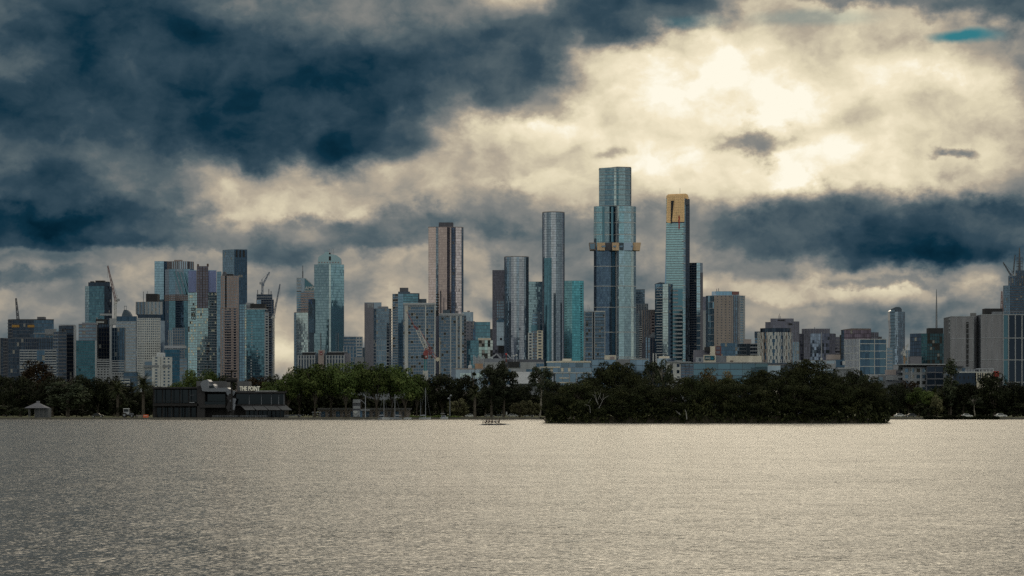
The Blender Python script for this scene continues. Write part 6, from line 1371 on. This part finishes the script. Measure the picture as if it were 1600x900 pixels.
# ------------------------------------------------------------------ vehicles
def body_profile(par, name, prof, y0, y1, mat, inset=0.0):
    n = len(prof); a = Acc(); a.v = [(x, y0+(inset if z > .85 else 0), z) for x, z in prof]+[(x, y1-(inset if z > .85 else 0), z) for x, z in prof]
    a.f = [tuple(range(n))[::-1] if False else tuple(range(n)), tuple(range(n, 2*n))[::-1]]+[(k, n+k, n+(k+1) % n, (k+1) % n) for k in range(n)]; a.a = [0.0]*len(a.f)
    o = mk(name, a.v, a.f, mat, par); return o
M_tyre = matte('tyre_rubber', (.02, .02, .02), streak=False); M_cglass = glass('car_glass', (.04, .05, .06), rough=.05)
def car(label, x, Y, col, key, s=1.0, facing=1, zg=None):
    o = empty('parked_car', (X_(x, Y), Y, GZ if zg is None else zg)); o.scale = (s*facing, s, s); tag(o, label, 'car', 'cars parked by the lake')
    M_ = matte(key, col, rough=.3, var=.04, streak=False)
    body_profile(o, 'body', [(-2.15, .32), (-2.2, .62), (-2.05, .86), (-1.2, .92), (1.0, .92), (1.95, .80), (2.2, .60), (2.18, .32)], -.88, .88, M_)
    body_profile(o, 'cabin', [(-1.55, .9), (-1.1, 1.36), (-.7, 1.45), (.35, 1.44), (1.15, .9)], -.8, .8, M_, .12)
    for sy in (-1, 1):
        for pts_w in ([(-1.2, .94), (-.95, 1.32), (-.2, 1.38), (-.2, .94)], [(-.1, .94), (-.1, 1.38), (.3, 1.36), (.92, .94)]):
            a = Acc(); y = sy*.80; a.v = [(p[0], y-sy*.0+(-.02 if sy < 0 else .02)-sy*.11*(p[1]-.9)/.5, p[1]) for p in pts_w]; a.f = [(0, 1, 2, 3)]; a.a = [0.0]; mk('side_window', a.v, a.f, M_cglass, o)
    for sx_ in (-1.35, 1.35):
        for sy in (-.86, .86):
            a = Acc(); a.tube([(sx_, sy-.1, .33), (sx_, sy+.1, .33)], [.33, .33], 12); wv = mk('wheel', a.v, a.f, M_tyre, o)
            a = Acc(); a.tube([(sx_, sy-.115, .33), (sx_, sy+.115, .33)], [.19, .19], 10); mk('rim', a.v, a.f, W_steel, wv)
    for sy in (-.6, .6):
        a = Acc(); a.box(2.12, 2.215, sy-.18, sy+.18, .56, .70); mk('headlight', a.v, a.f, W_white, o); a = Acc(); a.box(-2.215, -2.1, sy-.18, sy+.18, .62, .76); mk('tail_light', a.v, a.f, W_red, o)
    return o
car('black car parked on the grass between gazebo and tractor', 152.5, 712, (.02, .025, .03), 'paint_black', 1.0, 1)
car('left white car on the right shore, below the cream house', 1510.5, 722, (.75, .75, .74), 'paint_white', .9, 1)
car('right white car on the right shore, right of the reed bank', 1563.5, 714, (.75, .75, .74), 'paint_white', .98, 1)
car('dark car with a pale roof just right of the island', 1423, 718, (.05, .06, .07), 'paint_dark', .98, -1)
car('white car half hidden right beside the island end', 1406, 724, (.70, .70, .68), 'paint_white', .95, 1)
car('pale car under the tallest dark tree, right of the rowing boat', 801, 728, (.62, .62, .60), 'paint_pale', .9, 1)
car('silver car under the olive bushes left of the gum', 826, 730, (.45, .46, .47), 'paint_silver', .9, -1)
car('silver car behind the rowing boat under the dark trees', 765, 728, (.45, .46, .47), 'paint_silver', .85, 1)
car('white car between the palm and the pale olive bush', 735, 722, (.70, .70, .68), 'paint_white', .85, 1)
# tractor
b = empty('tractor', (X_(200, 698), 698, GZ)); tag(b, 'small white-cabbed tractor near the water left of the restaurant', 'tractor')
def lb(name, x0, x1, y0, y1, z0, z1, mat, par=None): a = Acc(); a.box(x0, x1, y0, y1, z0, z1); return mk(name, a.v, a.f, mat, par or b)
lb('bonnet', .1, 1.9, -.45, .45, .9, 1.55, W_dgrey); lb('chassis', -1.5, 1.8, -.4, .4, .55, .95, M_dark); lb('cab_roof', -1.5, .5, -.85, .85, 2.95, 3.2, W_white)
for x_, y_ in ((-1.4, -.8), (-1.4, .72), (.3, -.8), (.3, .72)): lb('cab_post', x_, x_+.1, y_, y_+.1, 1.2, 3.0, W_white)
lb('cab_window', -1.35, .3, -.7, .7, 1.9, 2.95, M_cglass); lb('cab_panel', -1.45, .4, -.75, .75, 1.1, 1.95, W_lgrey); lb('exhaust', 1.0, 1.12, -.2, -.08, 1.5, 2.6, M_dark)
for x_, r_, w_ in ((-1.1, .85, .4), (1.45, .55, .3)):
    for sy in (-.85, .85):
        a = Acc(); a.tube([(x_, sy-w_/2, r_), (x_, sy+w_/2, r_)], [r_, r_], 14); wv = mk('wheel', a.v, a.f, M_tyre, b); a = Acc(); a.tube([(x_, sy-w_/2-.02, r_), (x_, sy+w_/2+.02, r_)], [r_*.5]*2, 10); mk('rim', a.v, a.f, W_grey, wv)
b = empty('boat_trailer', (X_(210, 699), 699, GZ)); tag(b, 'low boat trailer hitched beside the tractor', 'trailer')
lb('frame', -1.2, 2.2, -.7, .7, .5, .62, W_grey); lb('drawbar', -2.2, -1.1, -.06, .06, .48, .6, W_grey)
for sy in (-.8, .8): a = Acc(); a.tube([(.8, sy-.1, .33), (.8, sy+.1, .33)], [.33]*2, 10); mk('wheel', a.v, a.f, M_tyre, b)
b = empty('barrier', (X_(228, 696), 696, GZ)); tag(b, 'orange plastic barrier on the path left of the restaurant', 'barrier')
M_or = matte('orange_plastic', (.75, .12, .03), rough=.5)
a = Acc(); a.hexa([(-.9, -.25, 0), (.9, -.25, 0), (.9, .25, 0), (-.9, .25, 0), (-.85, -.1, 1.0), (.85, -.1, 1.0), (.85, .1, 1.0), (-.85, .1, 1.0)]); mk('shell', a.v, a.f, M_or, b); lb('reflector', -.5, .5, -.27, -.12, .55, .75, W_white)
# ------------------------------------------------------------------ promenade
def post(name, label, x, Y, h, r, mat, cat, group=None):
    o = empty(name, (X_(x, Y), Y, GZ)); tag(o, label, cat, group)
    a = Acc(); a.lathe(0, 0, [(r*1.3, -.1), (r*1.3, .1), (r, .15), (r, h-.1), (r*.6, h)], 8); mk('shaft', a.v, a.f, mat, o)
    return o
for k in range(16):
    o = post('bollard', '%s short dark promenade bollard counting right from the pale slatted fence' % (ordn+['eleventh','twelfth','thirteenth','fourteenth','fifteenth','sixteenth'])[k], 466+k*7.8, 692.5, 1.05, .11, M_char, 'bollard', 'promenade bollards')
    a = Acc(); a.lathe(0, 0, [(.14, 1.0), (.15, 1.08), (.05, 1.14)], 8); mk('cap', a.v, a.f, W_grey, o)
def lamp(label, x, top, Y, arms):
    h = Z_(top, Y)-GZ; o = empty('street_lamp', (X_(x, Y), Y, GZ)); tag(o, label, 'street lamp', 'lamps and poles on the shore')
    a = Acc(); a.tube([(0, 0, 0), (0, 0, h*.5), (0, 0, h)], [.14, .11, .08], 8); mk('pole', a.v, a.f, W_grey, o)
    for dx_, dz_ in arms:
        a = Acc(); a.tube([(0, 0, h-.2+dz_), (dx_*.8, 0, h-.05+dz_)], [.05, .05], 6); am = mk('arm', a.v, a.f, W_grey, o)
        a = Acc(); a.lathe(dx_, 0, [(.1, h-.35+dz_), (.32, h-.2+dz_), (.3, h+.05+dz_), (.08, h+.2+dz_)], 8); mk('lamp_head', a.v, a.f, W_lgrey, am)
    return o
lamp('lamp post with two heads on the middle shore', 703, 617.5, 700, [(.35, 0), (-.5, -1.0)])
lamp('thin pole behind the left dinghy mast under the plane trees', 657, 620, 722, [(.3, 0)])
b = empty('boat_hoist', (X_(571, 692), 692, GZ)); tag(b, 'pale boat hoist post with a raised slanting boom below the plane trees', 'boat hoist')
zz = lambda y: Z_(y, 692)-GZ; xx = lambda x: X_(x, 692)-b.location.x
a = Acc(); a.tube([(0, 0, -.3), (0, 0, zz(618))], [.16, .11], 8); mk('post', a.v, a.f, W_lgrey, b)
a = Acc(); a.tube([(0, 0, zz(631)), (xx(562.5), 0, zz(624))], [.09, .06], 6); mk('boom', a.v, a.f, W_lgrey, b)
a = Acc(); a.tube([(xx(563.5), 0, zz(640.6)), (xx(576.5), 0, zz(640.6))], [.08, .08], 6); mk('crossbar', a.v, a.f, W_lgrey, b)
a = Acc(); a.tube([(xx(564), 0, zz(626)), (xx(562), 0, zz(629))], [.06, .04], 5); mk('hook', a.v, a.f, W_lgrey, b)
b = bld('kiosk', 'white and black banded kiosk with a round sign under the plane trees', 558, 712, 'kiosk')
pbox(b, 'wall', 551, 563, 626, 653, W_dgrey, dY=.3, depth=3)
for y0, y1 in ((624, 629.5), (634.5, 638.5), (641.5, 651)): pbox(b, 'white_board', 551.5, 562.5, y0, y1, W_lgrey, dY=0, depth=.2)
ppoly(b, 'round_sign', [(552, 641.8), (559, 641.8), (558.6, 644), (557.3, 645.8), (555.5, 646.5), (553.7, 645.8), (552.4, 644)], W_white, dY=-.25, depth=.2); pbox(b, 'blue_door', 562.5, 566, 641, 653, W_blue, dY=0, depth=1); pbox(b, 'awning_slab', 563, 578, 640, 641.2, W_lgrey, dY=-.8, depth=2.5)
b = bld('boathouse', 'low tan boathouse wall showing between the plane trunks', 560, 735, 'boathouse')
pbox(b, 'wall', 498, 640, 640, 655, W_tan, dY=0, depth=6); pbox(b, 'roof', 496, 642, 637.5, 640.2, W_roof, dY=-.8, depth=8)
for k in range(12): pbox(b, 'door', 502+k*11.5, 508+k*11.5, 643, 653.5, W_dgrey if k % 2 else W_blue, dY=-.1, depth=.2)
b = bld('marquee', 'white flat canopy behind the railing right of the restaurant', 493, 716, 'canopy')
pbox(b, 'canopy', 487, 501, 643.5, 645, W_lgrey, dY=0, depth=3)
for x in (488, 494, 500): pbox(b, 'post', x, x+.4, 645, 653.5, W_grey, dY=.2, depth=.15)
b = bld('fence', 'pale slatted fence on the shore just right of the restaurant', 457, 693, 'fence')
for k in range(14): pbox(b, 'slat', 445+k*1.9, 445.5+k*1.9, 648.2, 653.6, W_grey, dY=0, depth=.06)
pbox(b, 'rail', 444.5, 471.5, 648.6, 649.1, W_grey, dY=-.06, depth=.05); pbox(b, 'rail', 444.5, 471.5, 652.3, 652.8, W_grey, dY=-.06, depth=.05)
b = bld('fence', 'low post fence by the path left of the restaurant', 217, 697, 'fence')
for k in range(6): pbox(b, 'slat', 213+k*2.1, 213.6+k*2.1, 648, 652.6, W_tan, dY=0, depth=.08)
pbox(b, 'rail', 212.8, 225, 649, 649.5, W_tan, dY=-.06, depth=.05)
# picnic shelter things under the middle trees
b = bld('picnic_table', 'picnic table on the lawn behind the rowing boat', 781, 716, 'table'); pbox(b, 'table_top', 776, 787, 648, 648.5, W_grey, dY=0, depth=.8); pbox(b, 'seat', 776, 787, 650.2, 650.6, W_grey, dY=-.6, depth=.3)
for x in (778, 784.5): pbox(b, 'leg', x, x+.5, 648.5, 652, W_grey, dY=.3, depth=.1)
b = bld('sign_panel', 'small white notice board on the lawn under the dark trees', 791.5, 712, 'notice board'); pbox(b, 'board', 790.5, 792.5, 643.5, 648, W_white, dY=0, depth=.1); pbox(b, 'post', 791.3, 791.8, 648, 652, W_grey, dY=.02, depth=.08)
# ------------------------------------------------------------------ boats
def hull_mesh(L, W, H, bow=.25, n=12, flare=.7):
    a = Acc()
    for k in range(n+1):
        s_ = k/n; x = -L/2+L*s_; wv = W/2*min(1, (1-max(0, (s_-.45)/.55)**2.2))*(1 if s_ > .1 else .85); wv = max(wv, .02); sh = H*(1+bow*max(0, s_-.5)*2)
        a.v += [(x, -wv, sh), (x, -wv*flare, .05), (x, 0, -.15), (x, wv*flare, .05), (x, wv, sh)]
    for k in range(n):
        for j in range(4): a.f.append((k*5+j, k*5+j+1, k*5+6+j, k*5+5+j))
        a.f.append((k*5+4, k*5, k*5+5, k*5+9))
    a.f.append((4, 3, 2, 1, 0)); a.f.append(tuple(n*5+j for j in range(5))); a.a = [0.0]*len(a.f)
    return a
def dinghy(label, x, Y, L, mast_top=None, col=W_white, facing=1):
    o = empty('sailing_dinghy' if mast_top else 'rowing_dinghy', (X_(x, Y), Y, 0)); o.scale = (facing, 1, 1); tag(o, label, 'boat', 'small boats moored at the shore')
    h = hull_mesh(L, L*.34, .6); mk('hull', h.v, h.f, col, o)
    a = Acc(); a.box(-L*.3, L*.1, -L*.1, L*.1, .58, .72); mk('deck_cover', a.v, a.f, W_lgrey, o)
    if mast_top:
        hm = Z_(mast_top, Y); a = Acc(); a.tube([(.2, 0, .4), (.2, 0, hm*.6), (.2, 0, hm)], [.1, .085, .06], 6); mk('mast', a.v, a.f, W_lgrey, o)
        a = Acc(); a.tube([(.2, 0, 1.3), (-L*.42, 0, 1.2)], [.09, .07], 6); mk('boom', a.v, a.f, W_grey, o)
        a = Acc(); a.tube([(.1, 0, 1.45), (-L*.2, 0, 1.42), (-L*.4, 0, 1.35)], [.16, .2, .1], 6); mk('furled_sail', a.v, a.f, W_lgrey, o)
        a = Acc(); a.bar((.2, 0, hm), (L*.48, 0, .7), .02); a.bar((.2, 0, hm), (-L*.48, 0, .65), .02); mk('stay', a.v, a.f, W_grey, o)
    return o
dinghy('moored dinghy with a bare mast nearest the boat hoist', 599, 686, 3.6, 614, W_lgrey)
dinghy('moored grey dinghy with a tall mast left of the small tender', 618, 685, 4.2, 616, W_lgrey, -1)
dinghy('low white tender without mast between the two tall-masted dinghies', 637, 685, 2.6, None)
dinghy('moored white dinghy with the tallest mast at the end of the plane trees', 664, 684, 4.0, 606)
dinghy('white skiff below the boat hoist', 603, 684, 2.6, None, W_white, -1)
b = empty('motor_launch', (X_(694, 686), 686, 0)); tag(b, 'small white launch with a cabin and flat canopy moored on the middle shore', 'boat', 'small boats moored at the shore')
h = hull_mesh(5.2*.5, 1.5, .75); mk('hull', h.v, h.f, W_white, b)
lb('cabin', -.9, .55, -.5, .5, .75, 1.45, W_lgrey); lb('cabin_window', -.7, .35, -.53, -.49, 1.0, 1.35, M_cglass); lb('canopy', -1.15, .2, -.6, .6, 2.05, 2.15, W_white)
for x_ in (-1.05, .1): lb('canopy_post', x_, x_+.05, -.5, -.45, 1.4, 2.06, W_grey)
# ------------------------------------------------------------------ rowing crew
Yr = 469.0
b = empty('rowing_boat', (X_(771.5, Yr), Yr, 0)); tag(b, 'slim quad rowing shell on the lake with its oars out', 'boat')
Lr = 12.8*.45
a = Acc(); n = 16
for k in range(n+1):
    s_ = k/n; x = -Lr/2+Lr*s_; wv = max(.02, .34*(1-abs(2*s_-1)**2.4)); a.v += [(x, -wv, .30), (x, -wv*.8, .05), (x, 0, -.08), (x, wv*.8, .05), (x, wv, .30)]
for k in range(n):
    for j in range(4): a.f.append((k*5+j, k*5+j+1, k*5+6+j, k*5+5+j))
    a.f.append((k*5+4, k*5, k*5+5, k*5+9))
M_shell = matte('shell_hull', (.12, .12, .14), rough=.3, streak=False)
mk('hull', a.v, a.f, M_shell, b)
M_oar = matte('oar_shaft', (.05, .05, .05), streak=False)
for k, x_ in enumerate((-1.1, -.35, .45, 1.2)):
    a = Acc(); a.tube([(x_, -.42, .42), (x_, 0, .40), (x_, .42, .42)], [.03]*3, 5); mk('rigger', a.v, a.f, W_grey, b)
    for sg in (-1, 1):
        e = (x_+(1.9 if x_ > 0 else -1.9), sg*1.4, .02); a = Acc(); a.tube([(x_-.1, sg*.1, .62), (x_, sg*.42, .48), e], [.035, .035, .03], 5)
        ol = mk('oar', a.v, a.f, M_oar, b)
        a = Acc(); d = Vector((e[0]-x_, e[1]-sg*.42, 0)).normalized(); E = Vector(e); a.hexa([tuple(E-Vector((0, .01, .09))), tuple(E+d*.45-Vector((0, .01, .11))), tuple(E+d*.45+Vector((0, .01, -.11))), tuple(E+Vector((0, .01, -.09))), tuple(E+Vector((0, -.01, .09))), tuple(E+d*.45+Vector((0, -.01, .11))), tuple(E+d*.45+Vector((0, .01, .11))), tuple(E+Vector((0, .01, .09)))]); mk('blade', a.v, a.f, W_white, ol)
def skin_person(pts, edges, rad, sub=1):
    me = bpy.data.meshes.new('body'); me.from_pydata(pts, edges, []); me.update(); o = bpy.data.objects.new('tmp_person', me); C.objects.link(o)
    m = o.modifiers.new('skin', 'SKIN'); 
    for i, r_ in enumerate(rad): me.skin_vertices[0].data[i].radius = (r_, r_)
    me.skin_vertices[0].data[0].use_root = True
    s_ = o.modifiers.new('sub', 'SUBSURF'); s_.levels = sub; s_.render_levels = sub
    bpy.context.view_layer.update(); out = bpy.data.meshes.new_from_object(o.evaluated_get(bpy.context.evaluated_depsgraph_get()))
    bpy.data.objects.remove(o); out.polygons.foreach_set('use_smooth', [True]*len(out.polygons)); return out
def rower_mesh(lean, arm):
    """seated rower facing -x: legs forward along the boat, arms reaching to the oar handles"""
    L_ = Vector((lean, 0, 1)).normalized(); hip = Vector((0, 0, .42)); ch = hip+L_*.36; nk = hip+L_*.54; hd0 = nk+Vector((lean*.1, 0, .10)); hd1 = hd0+Vector((-.02, 0, .14))
    P = [hip, hip+L_*.18, ch, nk, hd0, hd1]; E = [(0, 1), (1, 2), (2, 3), (3, 4), (4, 5)]; R_ = [.15, .14, .165, .065, .095, .085]
    for sg in (-1, 1):
        i = len(P); P += [ch+Vector((0, sg*.19, .08)), ch+Vector((-.16*arm-.05, sg*.25, -.14)), ch+Vector((-.42*arm-.05, sg*.20, -.12)), ch+Vector((-.50*arm-.06, sg*.18, -.12))]; E += [(2, i), (i, i+1), (i+1, i+2), (i+2, i+3)]; R_ += [.075, .052, .042, .045]
        i = len(P); P += [hip+Vector((-.05, sg*.10, 0)), hip+Vector((-.40, sg*.12, .20)), hip+Vector((-.74, sg*.10, -.04)), hip+Vector((-.80, sg*.10, .08))]; E += [(0, i), (i, i+1), (i+1, i+2), (i+2, i+3)]; R_ += [.10, .075, .05, .045]
    return skin_person([tuple(p) for p in P], E, R_)
M_skin = matte('skin', (.38, .24, .18), streak=False, var=.05)
crew = [(-1.75, .30, .3, (.05, .05, .06), 'dark top'), (-1.05, .05, .9, (.04, .05, .08), 'navy top'), (-.30, -.25, 1.0, (.05, .04, .05), 'black top'), (.50, -.05, .9, (.62, .62, .62), 'white top'), (1.25, .12, .8, (.03, .03, .04), 'black top')]
names_c = ['slim crew member upright at the left end of the rowing shell', 'second crew member from left in the rowing shell, navy top', 'middle crew member leaning in the rowing shell', 'crew member in a white top, second from right in the rowing shell', 'crew member in black at the right end of the rowing shell']
M_hair = matte('dark_hair', (.02, .015, .012), streak=False); M_short = matte('rowing_shorts', (.02, .02, .025), streak=False)
for k, (x_, ln, arm, colr, _) in enumerate(crew):
    o = empty('person', (X_(771.5, Yr)+x_, Yr, .0)); o.scale = (1.2, 1.2, 1.25); tag(o, names_c[k], 'person', 'rowing crew')
    me = rower_mesh(ln*.6, arm); Mt = matte('crew_top_%d' % k, colr, streak=False, var=.05)
    for m_ in (Mt, M_skin, M_short): me.materials.append(m_)
    for p in me.polygons:
        c = p.center; hz = c.z; p.material_index = 1 if hz > .93 or (abs(c.y) > .16 and c.x < -.1 and hz > .55) else (2 if hz < .5 else 0)
    ob = bpy.data.objects.new('body', me); C.objects.link(ob); ob.parent = o
    zs = max(v.co.z for v in me.vertices); xs = [v.co.x for v in me.vertices if v.co.z > zs-.12]; cxh = sum(xs)/len(xs)
    a = Acc(); a.lathe(cxh+.03, 0, [(.10, zs-.13), (.108, zs-.06), (.085, zs+.0), (.03, zs+.02)], 10); mk('hair', a.v, a.f, M_hair, o)
M_foam = matte('splash_foam', (.8, .8, .8), streak=False)
def splash(label, x, w_, Y, seed):
    r_ = random.Random(seed); a = Acc(); c = at(x, 664, Y)
    for k in range(60):
        p = Vector((c.x+r_.gauss(0, w_), Y+r_.gauss(0, .6), abs(r_.gauss(0, .05)))); s_ = r_.uniform(.02, .05); i = len(a.v)
        a.v += [tuple(p+Vector((s_*1.8, 0, 0))), tuple(p+Vector((-s_*1.8, 0, 0))), tuple(p+Vector((0, s_*1.4, 0))), tuple(p+Vector((0, 0, s_)))]; a.f += [(0+i, 2+i, 3+i), (1+i, 3+i, 2+i), (0+i, 3+i, 1+i)]; a.a += [0]*3
    o = a.build('water_splash', M_foam); base_at(o); tag(o, label, 'splash', None, 'stuff')
splash('white splash where the left oars meet the water', 752, .7, Yr-.3, 3); splash('white splash where the right oars meet the water', 794, .5, Yr-.3, 4); splash('thin white wake under the rowing shell', 772, 1.3, Yr-.5, 5)
# snag at the island tip
b = empty('fallen_branch', (X_(848, 531), 531, 0)); tag(b, 'black fallen branch leaning over the water at the left tip of the island', 'branch')
a = Acc(); q = lambda x, y: tuple(at(x, y, 531)-b.location); a.tube([q(858, 659), (q(852, 657)), q(846.5, 652.5)], [.22, .18, .1], 6); a.tube([q(848, 654), q(845, 653), q(843.5, 650.5)], [.09, .07, .03], 5); mk('limb', a.v, a.f, M_bark, b)
me = crown_mesh('snag_leaves', 99, .55, .5, .0, 7, 40, .16, L_fig); c = bpy.data.objects.new('leaf_tuft', me); C.objects.link(c); c.parent = b; c.location = q(847.2, 653.2); c['kind'] = 'stuff'
